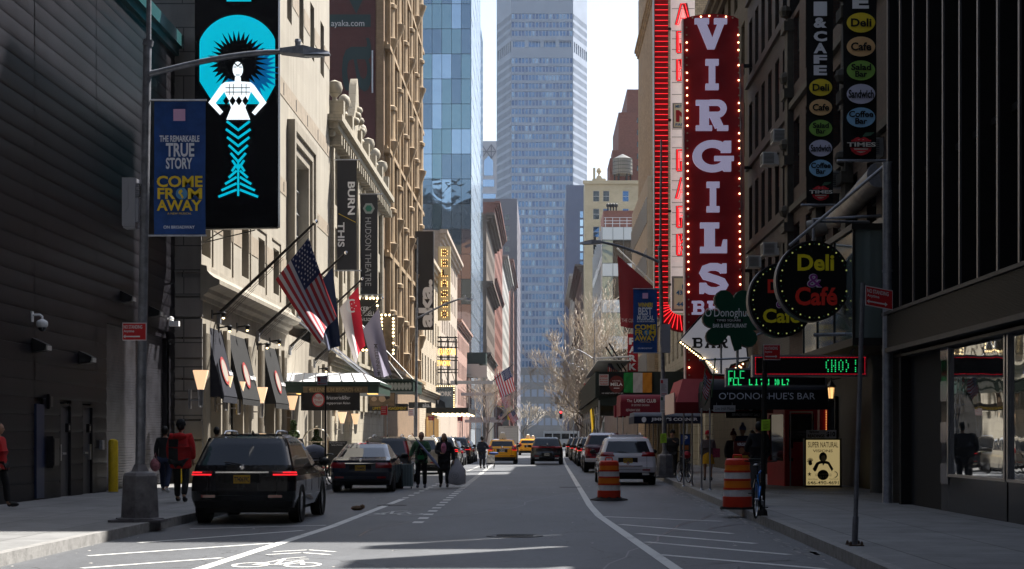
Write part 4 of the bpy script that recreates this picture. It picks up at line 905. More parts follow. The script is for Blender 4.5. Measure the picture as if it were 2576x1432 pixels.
# grey column, duct and glass display box
Yc = 35.4
pc = thing('round_column', 'tall grey round steel column at the corner of the black glass building', 'column', (px(2235,Yc), Yc, .16))
mb = MB(); mb.lathe([(.13,.16),(.115,.2),(.11,7.7),(.13,7.75)], (px(2233,Yc),Yc,0), 20); mb.obj('shaft', [galv], pc, smooth=40)
mb = MB(); [mb.lathe([(.125,z),(.125,z+.05)], (px(2233,Yc),Yc,0), 20) for z in (2.9,5.3)]; mb.obj('collars', [galv], pc, smooth=40)['kind'] = 'stuff'
pc2 = MB(); pc2.box(px(2240,Yc)+.05, px(2240,Yc)+.25, Yc+.15, Yc+.4, .16, 7.6); pc2.obj('backing_post', [M('tan stone post', (.2,.18,.15), .7, var=.2)], pc)
du = thing('sloping_duct', 'fat grey duct sloping down behind the round column', 'duct', (7.9, 38, 6))
mb = MB(); mb.tube([(px(2212,36.2),36.2,ph(440,36.2)), (px(2100,46),46,ph(560,46)), (px(2040,46),46.3,ph(575,46))], .27, 16); mb.obj('pipe', [M('dull duct metal', (.24,.22,.19), .5, .4, var=.3, scale=1.5)], du, smooth=40)
mb = MB(); [mb.lathe([(.29,0),(.29,.05)], (px(2212-k*30,36.2+k*2.6),36.2+k*2.6,ph(440+k*32,36.2+k*2.6)), 14, ax='y') for k in range(3)]; mb.obj('flanges', [galv], du)['kind'] = 'stuff'
mb = MB()
for k in range(8): mb.quad((8.1,36.2+k*1.2,3.9), (8.1,37.38+k*1.2,3.9), (8.1,37.38+k*1.2,6.9), (8.1,36.2+k*1.2,6.9))
cw = mb.obj('panel_cladding', [M('grey wall panels', (.2,.185,.17), .5, .3, var=.15)], br)
gb = thing('glass_display_box', 'projecting greenish glass box between the round deli sign and the grey column', 'display case', (7.2, 37, 3.8))
Y1_, Y2_ = 36.4, 43.5
u0, u1 = px(2148,Y1_), px(2222,Y1_); z0, z1 = ph(850,Y1_), ph(578,Y1_)
mb = MB(); mb.quad((u0,Y1_,z0), (u1,Y1_,z0), (u1,Y1_,z1), (u0,Y1_,z1)); mb.quad((u0,Y1_,z0), (u0,Y2_,z0), (u0,Y2_,z1), (u0,Y1_,z1)); mb.obj('panes', [M('greenish display glass', (.20,.25,.24), .08, .45)], gb)
mb = MB(); mb.box(u0-.06, 8.2, Y1_-.06, Y2_, z1, z1+.14); mb.box(u0-.04, 8.2, Y1_-.04, Y2_, z0-.18, z0)
for (x, y) in ((u0,Y1_),(u0,38.8),(u0,41.2),(u0,43.4),(u1,Y1_)): mb.box(x-.03, x+.03, y-.03, y+.03, z0, z1)
mb.obj('frame', [frame_d], gb)
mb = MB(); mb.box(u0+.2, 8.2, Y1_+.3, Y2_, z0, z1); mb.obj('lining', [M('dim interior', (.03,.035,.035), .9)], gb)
# the canyon goes on behind the camera: these shade the foreground and show in its reflections
for lab, x0, x1, y0, y1, H in (('tall brown office block behind the viewpoint, across the avenue', -70, 60, -75, -50, 85), ('grey block beside the viewpoint on the left, before the metal clad building', -40, -11.9, -24, 14.8, 48), ('dark glass block beside the viewpoint on the right, before the black glass facade', 8.3, 40, -24, 11.8, 60)):
    t = thing('corner_building', lab, 'building', ((x0+x1)/2, y0, 0)); m = M('umber office panels', (.018,.016,.015), .6, var=.15, scale=.3)
    mb = MB(); mb.box(x0, x1, y0, y1, 0, H); mb.obj('wall', [m], t)
    f = (lambda u, v, d=0: (u, y1-d, v)) if y1 < 0 else (LF(x1) if x0 < -12 else RF(x0)); a, b = (x0, x1) if y1 < 0 else (y0, y1)
    mb = MB()
    for j in range(int(H/4)-1):
        for i in range(int((b-a)/3.2)): fbox(mb, f, a+1+i*3.2, a+3+i*3.2, 5+j*4, 7.2+j*4, -.04, .02)
    mb.obj('windows', [darkglass], t)['kind'] = 'stuff'
# ================================================================= SIGNS ON THE LEFT
def panel(t, name, Y, x0, y0, x1, y1, mats, thick=.15, off=0.):
    mb = MB(); fbox(mb, FR(Y), px(x0,Y), px(x1,Y), ph(y1,Y), ph(y0,Y), off, off+thick); return mb.obj(name, mats, t)
def ptext(t, s, Y, x0, y0, x1, y1, mat, d=-.02, bold=.02, name='lettering', keep=False):
    mb = MB(); mb.text(s, FR(Y), px(x0,Y), ph(y1,Y), px(x1,Y), ph(y0,Y), d, 0, bold, keep); return mb.obj(name, [mat], t)
def P2(Y, d=0.):                                      # outline given in photo units on a flat frontal sign at depth Y
    return lambda u, v, dd=0: (px(u,Y), Y+d+dd, ph(v,Y))
def poly(t, name, Y, pts, mat, d=-.02, th=.01):
    mb = MB(); mb.prism(pts, P2(Y), th) if False else mb.prism(pts, P2(Y, d), th); return mb.obj(name, [mat], t)
def circ(cx, cy, rx, ry, n=28, a0=0, a1=360): return [(cx+rx*math.cos(R(a0+(a1-a0)*i/n)), cy+ry*math.sin(R(a0+(a1-a0)*i/n))) for i in range(n + (a1-a0 < 360))]
led_c = M('cyan screen light', (.0,.1,.14), .4, emit=(.0,.45,.62), es=.34)
led_w = M('white screen light', (.8,.8,.8), .4, emit=(.85,.95,1), es=.4)
led_k = M('black screen', (.004,.004,.006), .25)
led_b = M('deep blue screen light', (0,.05,.2), .4, emit=(.0,.11,.3), es=.25)
Y = 50.2
t = thing('led_billboard', 'black projecting screen showing a white gowned figure before a cyan disc', 'billboard', (px(600,Y), Y, 8))
mb = MB(); fbox(mb, FR(Y), px(490,Y), px(700,Y), ph(570,Y), 18.6, 0, .35); mb.obj('cabinet', [led_k], t)
mb = MB(); mb.hexa([(px(500,Y),Y+.02,ph(577,Y)),(px(694,Y),Y+.02,ph(573,Y)),(px(694,Y),Y+.3,ph(573,Y)),(px(500,Y),Y+.3,ph(577,Y))], [(px(494,Y),Y+.02,ph(570,Y)),(px(698,Y),Y+.02,ph(570,Y)),(px(698,Y),Y+.3,ph(570,Y)),(px(494,Y),Y+.3,ph(570,Y))])
for x in (510, 560, 640): mb.tube([(px(x,Y),Y+.1,ph(578,Y)), (XH,Y+1.2,ph(600,Y))], .02, 5)
mb.obj('bracket', [black_p], t)
disc = circ(598,144,104,106,30,180,360)+[(693,180),(693,215),(598+68,262),(598-60,262),(502,205),(502,150)]
disc = [(min(max(x,502),692),y) for x,y in disc]
s1 = poly(t, 'screen_disc', Y, disc, led_c, -.01, .008)
rs = random.Random(8); plume = []
for i in range(58):
    a = R(120+300*i/57); rr = (1 if i % 2 else .68)*(.9+.2*rs.random())
    plume.append((598+74*rr*math.cos(a), 152+rr*(72 if math.sin(a) < 0 else 82)*math.sin(a)))
poly(t, 'screen_shade', Y, [(x+26,y+22) for x,y in plume], led_b, -.022, .008)
poly(t, 'screen_plume', Y, plume, led_k, -.034, .008)
mb = MB(); fp = P2(Y, -.048)
for q in ([(592,195),(606,195),(607,206),(632,208),(641,216),(671,259),(642,291),(634,284),(654,260),(632,232),(622,258),(618,272),(630,302),(570,302),(582,272),(577,258),(565,232),(543,260),(562,282),(554,290),(525,259),(557,214),(566,208),(591,206)], circ(599,176,13,20,16)): mb.prism(q, fp, .008)
mb.obj('screen_figure', [led_w], t)
mb = MB(); fp = P2(Y, -.062)
for y0 in (222, 233): mb.strip([(568,y0),(630,y0)], 2, fp, .006)
for x0 in (578, 588, 609, 620): mb.strip([(x0,212),(x0,240)], 1.6, fp, .006)
for k in range(4): mb.prism([(570+k*16,243),(578+k*16,255),(570+k*16,267),(562+k*16,255)], fp, .006)
for x0, x1 in ((594,604),): mb.strip([(x0,190),(x1,190)], 2, fp, .006)
mb.strip([(588,170),(596,170)], 2, fp, .006); mb.strip([(602,170),(610,170)], 2, fp, .006); mb.strip([(588,158),(599,168),(610,158)], 3, fp, .006)
mb.obj('screen_lines', [led_k], t)
mb = MB(); fp = P2(Y, -.048)
for k, (y, w) in enumerate(((306,29),(326,31),(346,28),(366,24),(386,19),(404,15))): mb.strip([(600-w,y),(600,y+22),(600+w,y)], 6, P2(Y,-.048-.0005*k), .008)
for k, (y, w) in enumerate(((424,16),(440,24),(456,33),(472,42),(488,50))): mb.strip([(600-w,y+8),(600-4,y-10)], 6, P2(Y,-.05-.0005*k), .008); mb.strip([(600+4,y-10),(600+w,y+8)], 6, P2(Y,-.05-.0005*k), .008)
mb.strip([(600,402),(600,494)], 5, P2(Y,-.054), .008)
mb.obj('screen_gown', [led_c], t)
mb = MB(); fbox(mb, FR(Y), px(570,Y), px(632,Y), ph(4,Y), ph(-8,Y), -.02, 0); mb.obj('screen_strip', [led_c], t)
# vertical theatre banners hung from horizontal bars
def hang_banner(label, Y, x0, y0, x1, y1, mat, bar=(0,0), group=None):
    t = thing('banner', label, 'banner', (px(x0,Y), Y, ph(y1,Y)), group)
    mb = MB(); n = 14; u0, u1, z0, z1 = px(x0,Y), px(x1,Y), ph(y1,Y), ph(y0,Y)
    for i in range(n):
        za, zb = z0+(z1-z0)*i/n, z0+(z1-z0)*(i+1)/n
        mb.quad((u0,Y+.03*math.sin(i*.7),za), (u1,Y+.03*math.sin(i*.7+1),za), (u1,Y+.03*math.sin(i*.7+1.7),zb), (u0,Y+.03*math.sin(i*.7+.7),zb))
        mb.quad((u0,Y+.03+.03*math.sin(i*.7),za), (u1,Y+.03+.03*math.sin(i*.7+1),za), (u1,Y+.03+.03*math.sin(i*.7+1.7),zb), (u0,Y+.03+.03*math.sin(i*.7+.7),zb))
    mb.obj('cloth', [mat], t, smooth=60)
    mb = MB()
    for z in (z1+.04, z0-.04): mb.tube([(u0-bar[0],Y+.02,z), (u1+bar[1],Y+.02,z)], .035, 6)
    mb.obj('bars', [galv], t)['kind'] = 'stuff'
    return t
char_c = M('charcoal banner cloth', (.035,.035,.04), .8)
def vtext(t, s, Y, x0, y0, x1, y1, mat, d=-.06, bold=.03, updown='down'):
    mb = MB(); 
    if updown == 'down': g = lambda u, v, dd=0: (px(x1,Y)-(px(x1,Y)-px(x0,Y))*(1-v), Y+dd, ph(y0,Y)-u)
    W_ = ph(y0,Y)-ph(y1,Y)
    if updown == 'down': mb.text(s, g, 0, 0, W_, 1, d, 0, bold)
    else:
        g = lambda u, v, dd=0: (px(x1,Y)-(px(x1,Y)-px(x0,Y))*v, Y+dd, ph(y1,Y)+u); mb.text(s, g, 0, 0, W_, 1, d, 0, bold)
    return mb.obj('lettering', [mat], t)
t = hang_banner('charcoal banner reading BURN THIS with a thin yellow slash', 82.6, 848, 404, 897, 679, char_c, (.5,.25))
vtext(t, 'BURN', 82.6, 875, 458, 893, 541, white_t); vtext(t, 'THIS', 82.6, 850, 560, 867, 622, white_t)
mb = MB(); mb.strip([(852,538),(895,560)], 1.5, P2(82.6,-.07), .01); mb.obj('slash', [M('yellow print', (.6,.42,.03), .7)], t)
t = hang_banner('charcoal banner reading HUDSON THEATRE under a green hexagon', 94., 906, 490, 950, 740, char_c, (.5,.3))
vtext(t, 'HUDSON THEATRE', 94., 919, 548, 934, 720, M('silver lettering', (.45,.45,.46), .5), bold=.0)
poly(t, 'emblem', 94., [(928+15*math.cos(R(60*i)), 525+15*math.sin(R(60*i))) for i in range(6)], M('silver emblem', (.3,.33,.33), .5), -.06); poly(t, 'emblem_core', 94., [(928+9*math.cos(R(60*i)), 525+9*math.sin(R(60*i))) for i in range(6)], M('green emblem', (.03,.17,.12), .5), -.075)
vtext(t, 'EST 1903', 94., 907, 712, 911, 732, M('silver lettering', (.45,.45,.46), .5), bold=.0)
# poster cases edged with bulbs
def bulb_frame(t, Y, x0, y0, x1, y1, st, r, mat=None, skip=()):
    me = MB(); me.ball((0,0,0), r, 6, 0, (1,.7,1)); m = me.mesh('bulb', [mat or bulb_m]); m2 = me.mesh('bulb', [bulb_o]); q = []
    nx, ny = max(1, round((x1-x0)/st)), max(1, round((y1-y0)/st))
    for i in range(nx+1): q += [(x0+(x1-x0)*i/nx, y0), (x0+(x1-x0)*i/nx, y1)]
    for j in range(1, ny): q += [(x0, y0+(y1-y0)*j/ny), (x1, y0+(y1-y0)*j/ny)]
    rr = random.Random(3)
    for x, y in q[:96]: link('bulb', m if rr.random() > .12 else m2, t, Vector((px(x,Y), Y-.06, ph(y,Y)))-t.location)
for (lab, Y, x0, y0, x1, y1, txt) in (('black poster case with white names and round bulbs, nearer of two', 92., 884, 748, 952, 884, (('KERI',905,772,932,783),('RUSSELL',900,784,944,795),('WILSON',905,800,938,808))), ('poster case edged with bulbs showing a face, beside the purple flag', 99., 958, 790, 992, 893, ())):
    t = thing('poster_case', lab, 'sign', (px(x0,Y), Y, ph(y1,Y)))
    panel(t, 'case', Y, x0, y0, x1, y1, [black_p], .3); panel(t, 'poster', Y, x0+7, y0+7, x1-7, y1-7, [M('sepia poster', (.16,.12,.08), .6, var=.5, scale=1.2) if not txt else M('dark poster', (.02,.02,.02), .6)], .02, -.02)
    for a in txt: ptext(t, a[0], Y, *a[1:], white_t, -.04, .01)
    bulb_frame(t, Y, x0+2.5, y0+3, x1-2.5, y1-3, 9, .075)
# tall black sign with big white word written upwards
Y = 133.
t = thing('vertical_sign', 'tall black slab sign with a white word aka. written upwards', 'sign', (px(1030,Y), Y, ph(830,Y)))
panel(t, 'panel', Y, 1030, 582, 1091, 830, [M('black bronze panel', (.02,.018,.018), .35)], .4)
mb = MB(); mb.text('aka.', lambda u, v, d=0: (px(1088,Y)-(px(1088,Y)-px(1053,Y))*v, Y+d, ph(824,Y)+u), 0, 0, ph(703,Y)-ph(824,Y), 1, -.03, 0, .04); mb.obj('lettering', [M('polished white metal', (.75,.77,.8), .2, .2)], t)
mb = MB(); [mb.box(-11.2, px(1031,Y), Y+.15, Y+.25, ph(y,Y)-.05, ph(y,Y)+.05) for y in (618,732,810)]; mb.obj('arms', [frame_d], t)['kind'] = 'stuff'
# cream sign with bulb letters
Y = 160.
t = thing('vertical_marquee_sign', 'cream vertical theatre sign whose stacked letters are lit by small bulbs', 'sign', (px(1103,Y), Y, ph(805,Y)))
panel(t, 'panel', Y, 1103, 620, 1133, 806, [M('cream enamel', (.55,.47,.28), .5)], .5)
panel(t, 'side_trim', Y, 1101.5, 621, 1103, 807, [M('brass trim', (.3,.22,.1), .4, .5)], .55)
bl = MB(); bl.ball((0,0,0), .055, 5); blm = bl.mesh('bulb', [M('lit amber bulb', (1,.7,.3), .3, emit=(1,.55,.18), es=1.3)])
GL = {'B': ["1110","1001","1110","1001","1110"], 'E': ["1111","1000","1110","1000","1111"], 'L': ["1000","1000","1000","1000","1111"], 'A': ["0110","1001","1111","1001","1001"], 'S': ["0111","1000","0110","0001","1110"], 'C': ["0111","1000","1000","1000","0111"], 'O': ["0110","1001","1001","1001","0110"]}
nb = 0
for i, ch in enumerate('BELASCO'):
    y = 627+i*25.7; ptext(t, ch, Y, 1110, y, 1126, y+18, M('dark brown letter', (.06,.03,.01), .6), -.02, .07)
    for r in range(5):
        for c in range(4):
            if GL[ch][r][c] == '1' and nb < 98: link('bulb', blm, t, Vector((px(1111+c*4.7,Y), Y-.08, ph(y+1.5+r*3.8,Y)))-t.location); nb += 1
# open rooftop scaffold with two lines of lit letters
Y = 166.
t = thing('marquee_scaffold', 'black lattice frame carrying two lines of lit amber letters over the theatre marquee', 'sign frame', (px(1110,Y), Y, ph(935,Y)))
mb = MB()
for x in (1074, 1090, 1108, 1126, 1146): mb.tube([(px(x,Y),Y,ph(968,Y)), (px(x,Y),Y,ph(846,Y))], .06, 5); mb.tube([(px(x,Y),Y+2,ph(968,Y)), (px(x,Y),Y+2,ph(850,Y))], .05, 5)
for y in (847, 858, 872, 897, 905, 928, 936, 965): mb.tube([(px(1070,Y),Y,ph(y,Y)), (px(1150,Y),Y,ph(y+2,Y))], .05, 5); mb.tube([(px(1074,Y),Y+2,ph(y,Y)), (px(1150,Y),Y+2,ph(y,Y))], .04, 5)
for x in (1074, 1108, 1126): mb.tube([(px(x,Y),Y,ph(905,Y)), (px(x+18,Y),Y,ph(850,Y))], .04, 4); mb.tube([(px(x+18,Y),Y,ph(960,Y)), (px(x,Y),Y,ph(905,Y))], .04, 4)
mb.obj('lattice', [black_p], t)
lam = M('lit amber letters', (1,.6,.15), .4, emit=(1,.5,.12), es=.9)
ptext(t, 'BRYAN CRANSTON', Y, 1075, 877, 1146, 894, lam, -.1, .02); ptext(t, 'NETWORK', Y, 1091, 907, 1134, 921, lam, -.1, .02)
# theatre billboard
Y = 164.
t = thing('theatre_billboard', 'grey blue billboard with a suited man, framed by small bulbs above the marquee', 'billboard', (px(1102,Y), Y, ph(1035,Y)))
panel(t, 'frame', Y, 1061, 970, 1144, 1037, [M('dark brass frame', (.08,.05,.02), .5)], .3); panel(t, 'poster', Y, 1066, 975, 1140, 1030, [M('grey blue print', (.17,.22,.27), .5, var=.1)], .02, -.03)
ptext(t, 'BRYAN CRANSTON', Y, 1069, 977, 1137, 983, M('dark print', (.02,.02,.03), .6), -.05); ptext(t, 'NETWORK', Y, 1069, 985, 1137, 997, white_t, -.05, .05)
poly(t, 'printed_suit', Y, [(1084,1028),(1086,1012),(1096,1006),(1108,1006),(1119,1012),(1121,1028)], M('suit print', (.035,.04,.05), .6), -.05); poly(t, 'printed_head', Y, circ(1102,1000,5,7,14), M('skin print', (.35,.26,.2), .6), -.06)
poly(t, 'printed_shirt', Y, [(1099,1007),(1105,1007),(1102,1018)], white_t, -.065)
bulb_frame(t, Y, 1063, 972, 1142, 1035, 5.2, .05)
# marquee underside with rows of lamps, its posts and doors
t = thing('theatre_marquee', 'dark marquee with a glowing underside of many small lamps past the crossing pedestrians', 'marquee', (-9.5, 150, 3.5))
mb = MB(); mb.box(-10.95, -7.0, 150, 166, 4.0, 4.5); mb.obj('canopy', [frame_d], t)
bm2 = MB(); bm2.ball((0,0,0), .09, 5); bm2 = bm2.mesh('bulb', [bulb_m]); 
for i in range(12):
    for j in range(8): link('bulb', bm2, t, Vector((-10.4+j*.46, 150.4+i*1.35, 3.93))-t.location)
mb = MB(); [mb.box(-10.9, -10.75, 149+i*2.4, 150.2+i*2.4, .2, 3.6) for i in range(7)]; mb.obj('doors', [M('lit lobby doors', (.3,.2,.07), .4, emit=(1,.55,.2), es=.1)], t)['kind'] = 'stuff'
# shed with number 1155
Y = 232.
t = thing('entrance_shed', 'pale boxed shed numbered 1155 in front of the glass tower', 'canopy', (px(1180,Y), Y, 6))
panel(t, 'top_block', Y, 1140, 887, 1222, 916, [M('dark green board', (.015,.03,.028), .6)], 5); panel(t, 'fascia', Y, 1140, 916, 1205, 948, [M('pale shed panel', (.45,.42,.38), .6)], 5, -.1)
ptext(t, '1155', Y, 1149, 924, 1173, 938, M('brown numerals', (.12,.09,.06), .6), -.14, .0); ptext(t, 'AVENUE OF THE AMERICAS', Y, 1147, 941, 1185, 945, M('brown numerals', (.12,.09,.06), .6), -.14, .0)
mb = MB(); mb.box(px(1205,Y), px(1225,Y), Y-.1, 275, ph(950,Y), ph(920,Y)); [mb.box(px(1150+k*15,Y), px(1152+k*15,Y), Y, Y+.2, .16, ph(948,Y)) for k in range(6)]
[mb.box(px(1222,Y), px(1224,Y), Y+k*5, Y+k*5+.2, .16, ph(948,Y)) for k in range(8)]; mb.obj('posts', [M('pale shed panel', (.45,.42,.38), .6)], t)['kind'] = 'stuff'
# hotel canopy
t = thing('hotel_canopy', 'green trimmed hotel canopy with a sunlit white glass roof and bronze name band', 'canopy', (-9.5, 66.8, 3.3))
Ya, Yb = 67., 72.; X0, X1 = -10.95, px(953,67)
zb, z1, z2 = ph(1022,Ya)-.0, ph(968,Ya), ph(937,Ya)
mb = MB(); mb.box(X0, X1, Ya, Yb, z1-.35, z1+.0); mb.box(X0-.0, X1+.06, Ya-.06, Yb+.06, z1+.002, z1+.12); mb.obj('fascia', [M('green painted canopy', (.035,.06,.05), .45)], t)
xa, xb2 = px(733,Ya), px(918,Ya)
mb = MB(); mb.hexa([(X0,Ya,z1+.13),(X1,Ya,z1+.13),(X1,Yb,z1+.13),(X0,Yb,z1+.13)], [(X0,Ya+.8,z2),(X1-.8,Ya+.8,z2),(X1-.8,Yb-.8,z2),(X0,Yb-.8,z2)]); mb.obj('glass_roof', [M('frosted white canopy glass', (.82,.84,.84), .25)], t)
mb = MB(); [mb.tube([(X0+.3+k*.55,Ya-.01,z1+.14), (X0+.3+k*.5,Ya+.79,z2+.01)], .025, 5) for k in range(7)]; mb.obj('glazing_bars', [steel], t)['kind'] = 'stuff'
mb = MB(); fbox(mb, FR(Ya), px(763,Ya), px(925,Ya), z1-.34, z1-.08, -.04, 0); mb.obj('name_band', [M('bronze band', (.22,.17,.1), .35, .6)], t)
mb = MB(); mb.text('MILLENNIUM BROADWAY', FR(Ya), px(775,Ya), z1-.3, px(912,Ya), z1-.13, -.05, 0, .01); mb.obj('lettering', [M('brass letters', (.5,.4,.22), .3, .8)], t)
mb = MB(); [mb.box(X0+.5+k*1.0, X0+.9+k*1.0, Ya+.5, Ya+1.2, z1-.38, z1-.352) for k in range(4)]; mb.obj('downlights', [M('amber downlight', (1,.6,.2), .4, emit=(1,.55,.15), es=.7)], t)['kind'] = 'stuff'
for yy in (Ya+1, Yb-.6): mb = MB(); mb.tube([(X1-.4,yy,z1+.15), (-11.0,yy,z1+3.2)], .05, 6); mb.obj('tie_rod', [galv], t)
# hotel restaurant sign under the canopy
def hsign(lab, Y, x0, y0, x1, y1, mat=None, th=.12):
    t = thing('shop_sign', lab, 'sign', (px(x0,Y), Y, ph(y1,Y))); panel(t, 'panel', Y, x0, y0, x1, y1, [mat or black_p], th); return t
Y = 66.; t = hsign('long black sign with a round red badge hanging under the hotel canopy', Y, 757, 988, 905, 1033)
poly(t, 'badge', Y, circ(801,1006,16,18), M('badge red', (.5,.04,.05), .5), -.02); poly(t, 'badge_face', Y, circ(801,1006,13,15), M('badge white', (.6,.57,.55), .5), -.03)
ptext(t, 'Bugis', Y, 791, 996, 811, 1006, M('badge red', (.5,.04,.05), .5), -.05, .0); ptext(t, 'Street', Y, 792, 1007, 810, 1015, M('badge red', (.5,.04,.05), .5), -.05, .0)
ptext(t, 'Brasserie&Bar', Y, 821, 996, 881, 1005, white_t, -.02, .0); ptext(t, 'Singaporean Asian', Y, 818, 1011, 881, 1019, white_t, -.02, .0)
mb = MB(); [mb.tube([(px(x,Y),Y+.05,ph(988,Y)), (px(x,Y),Y+.05,ph(975,Y))], .02, 5) for x in (775,890)]; mb.obj('hangers', [black_p], t)['kind'] = 'stuff'
Y = 84.; t = hsign('brown framed poster of two reclining faces under the theatre canopy', Y, 928, 988, 994, 1024, M('dark brown poster edge', (.05,.035,.025), .6))
panel(t, 'poster', Y, 930, 990, 992, 1021, [M('sepia print', (.17,.115,.07), .6, var=.5, scale=1.5)], .01, -.02)
poly(t, 'printed_face', Y, circ(941,1004,7,6,14)+[], M('printed skin', (.42,.29,.19), .6), -.03); poly(t, 'printed_face', Y, circ(962,1003,9,9,14), M('printed skin', (.42,.29,.19), .6), -.03); poly(t, 'printed_hair', Y, [(955,994),(966,990),(978,994),(982,1002),(971,1006),(968,998)], M('printed hair', (.02,.015,.012), .6), -.04)
Y = 86.; t = hsign('black board with yellow words limited engagement below the sepia poster', Y, 926, 1016, 1026, 1034); ptext(t, 'LIMITED ENGAGEMENT', Y, 938, 1024, 1023, 1031, M('yellow print', (.6,.42,.03), .7), -.02, .0)
Y = 100.; t = hsign('long thin black sign ending in a small white aka. on the left', Y, 1028, 1012, 1085, 1027, M('grey black sign metal', (.06,.06,.06), .4)); ptext(t, 'aka.', Y, 1063, 1014, 1083, 1025, white_t, -.02, .03)
mb = MB(); mb.box(-11, px(1029,Y), Y+.02, Y+.1, ph(1022,Y), ph(1018,Y)); mb.obj('arm', [galv], t)
# theatre canopy beyond the hotel canopy
t = thing('theatre_canopy', 'dark green theatre canopy with a scroll frieze beyond the hotel canopy', 'canopy', (-9.5, 86, 3.6))
Ya = 87.; mb = MB(); mb.box(-10.95, px(1040,Ya), Ya, 93, ph(985,Ya), ph(960,Ya)); mb.box(-10.95, px(1042,Ya), Ya-.1, 93.1, ph(958,Ya), ph(954,Ya)); mb.obj('fascia', [M('dark green canopy', (.025,.045,.038), .5)], t)
mb = MB()
for k in range(8): c = (px(968+k*9,Ya), ph(972,Ya)); mb.prism([(c[0]+.1*math.cos(a*.8), c[1]+.22*math.sin(a*.8)) for a in range(8)], FR(Ya-.03), .02)
mb.obj('frieze', [M('grey scroll relief', (.3,.32,.3), .6)], t)['kind'] = 'stuff'
mb = MB()
for k in range(4): mb.tube([(px(1035,Ya)-k*.6,Ya+2,ph(955,Ya)), (-11,Ya+3+k,ph(955,Ya)+4)], .04, 5)
mb.obj('tie_rods', [black_p], t)['kind'] = 'stuff'
# ================================================================= SIGNS ON THE RIGHT
# tall red vertical sign with slab letters
Y = 62.6
t = thing('vertical_restaurant_sign', 'tall dark red sign spelling VIRGILS in raised slab letters inside a border of bulbs', 'sign', (px(1792,Y), Y, ph(960,Y)))
mb = MB(); pts = [(1719,48),(1740,41),(1765,37),(1792,35),(1820,37),(1845,41),(1858,48),(1869,1000),(1726,1000)]
mb.prism(pts, P2(Y), .5); mb.obj('panel', [M('oxblood enamel', (.30,.014,.018), .45, var=.12, scale=.6)], t)
mb = MB(); e = [(1719,48),(1726,1000)]; mb.strip([(1718,46),(1725,1000)], 3, P2(Y,-.03), .56); mb.obj('edge', [M('pink white edge', (.55,.42,.43), .5)], t)
mb = MB(); mb.strip([(1867.5,160),(1874,1000)], 7, P2(Y,.06), .4); mb.obj('far_edge', [M('dull pink edge', (.25,.1,.09), .5)], t)
lav = M('backlit lavender letter face', (.36,.34,.46), .5, emit=(.62,.58,.85), es=.10)  # small even emission on the letter faces
SL = {'I': [[(.12,0),(.88,0),(.88,.19),(.68,.19),(.68,.81),(.88,.81),(.88,1),(.12,1),(.12,.81),(.32,.81),(.32,.19),(.12,.19)]],
 'V': [[(0,1),(.44,1),(.44,.83),(.36,.83),(.54,.36),(.7,.83),(.6,.83),(.6,1),(1,1),(1,.83),(.92,.83),(.62,0),(.4,0),(.08,.83),(0,.83)]],
 'L': [[(.05,0),(.97,0),(.97,.44),(.84,.44),(.78,.2),(.55,.2),(.55,.82),(.7,.82),(.7,1),(.05,1),(.05,.82),(.2,.82),(.2,.2),(.05,.2)]]}
def arc(cx, cy, rx, ry, a0, a1, n=14): return [(cx+rx*math.cos(R(a0+(a1-a0)*i/n)), cy+ry*math.sin(R(a0+(a1-a0)*i/n))) for i in range(n+1)]
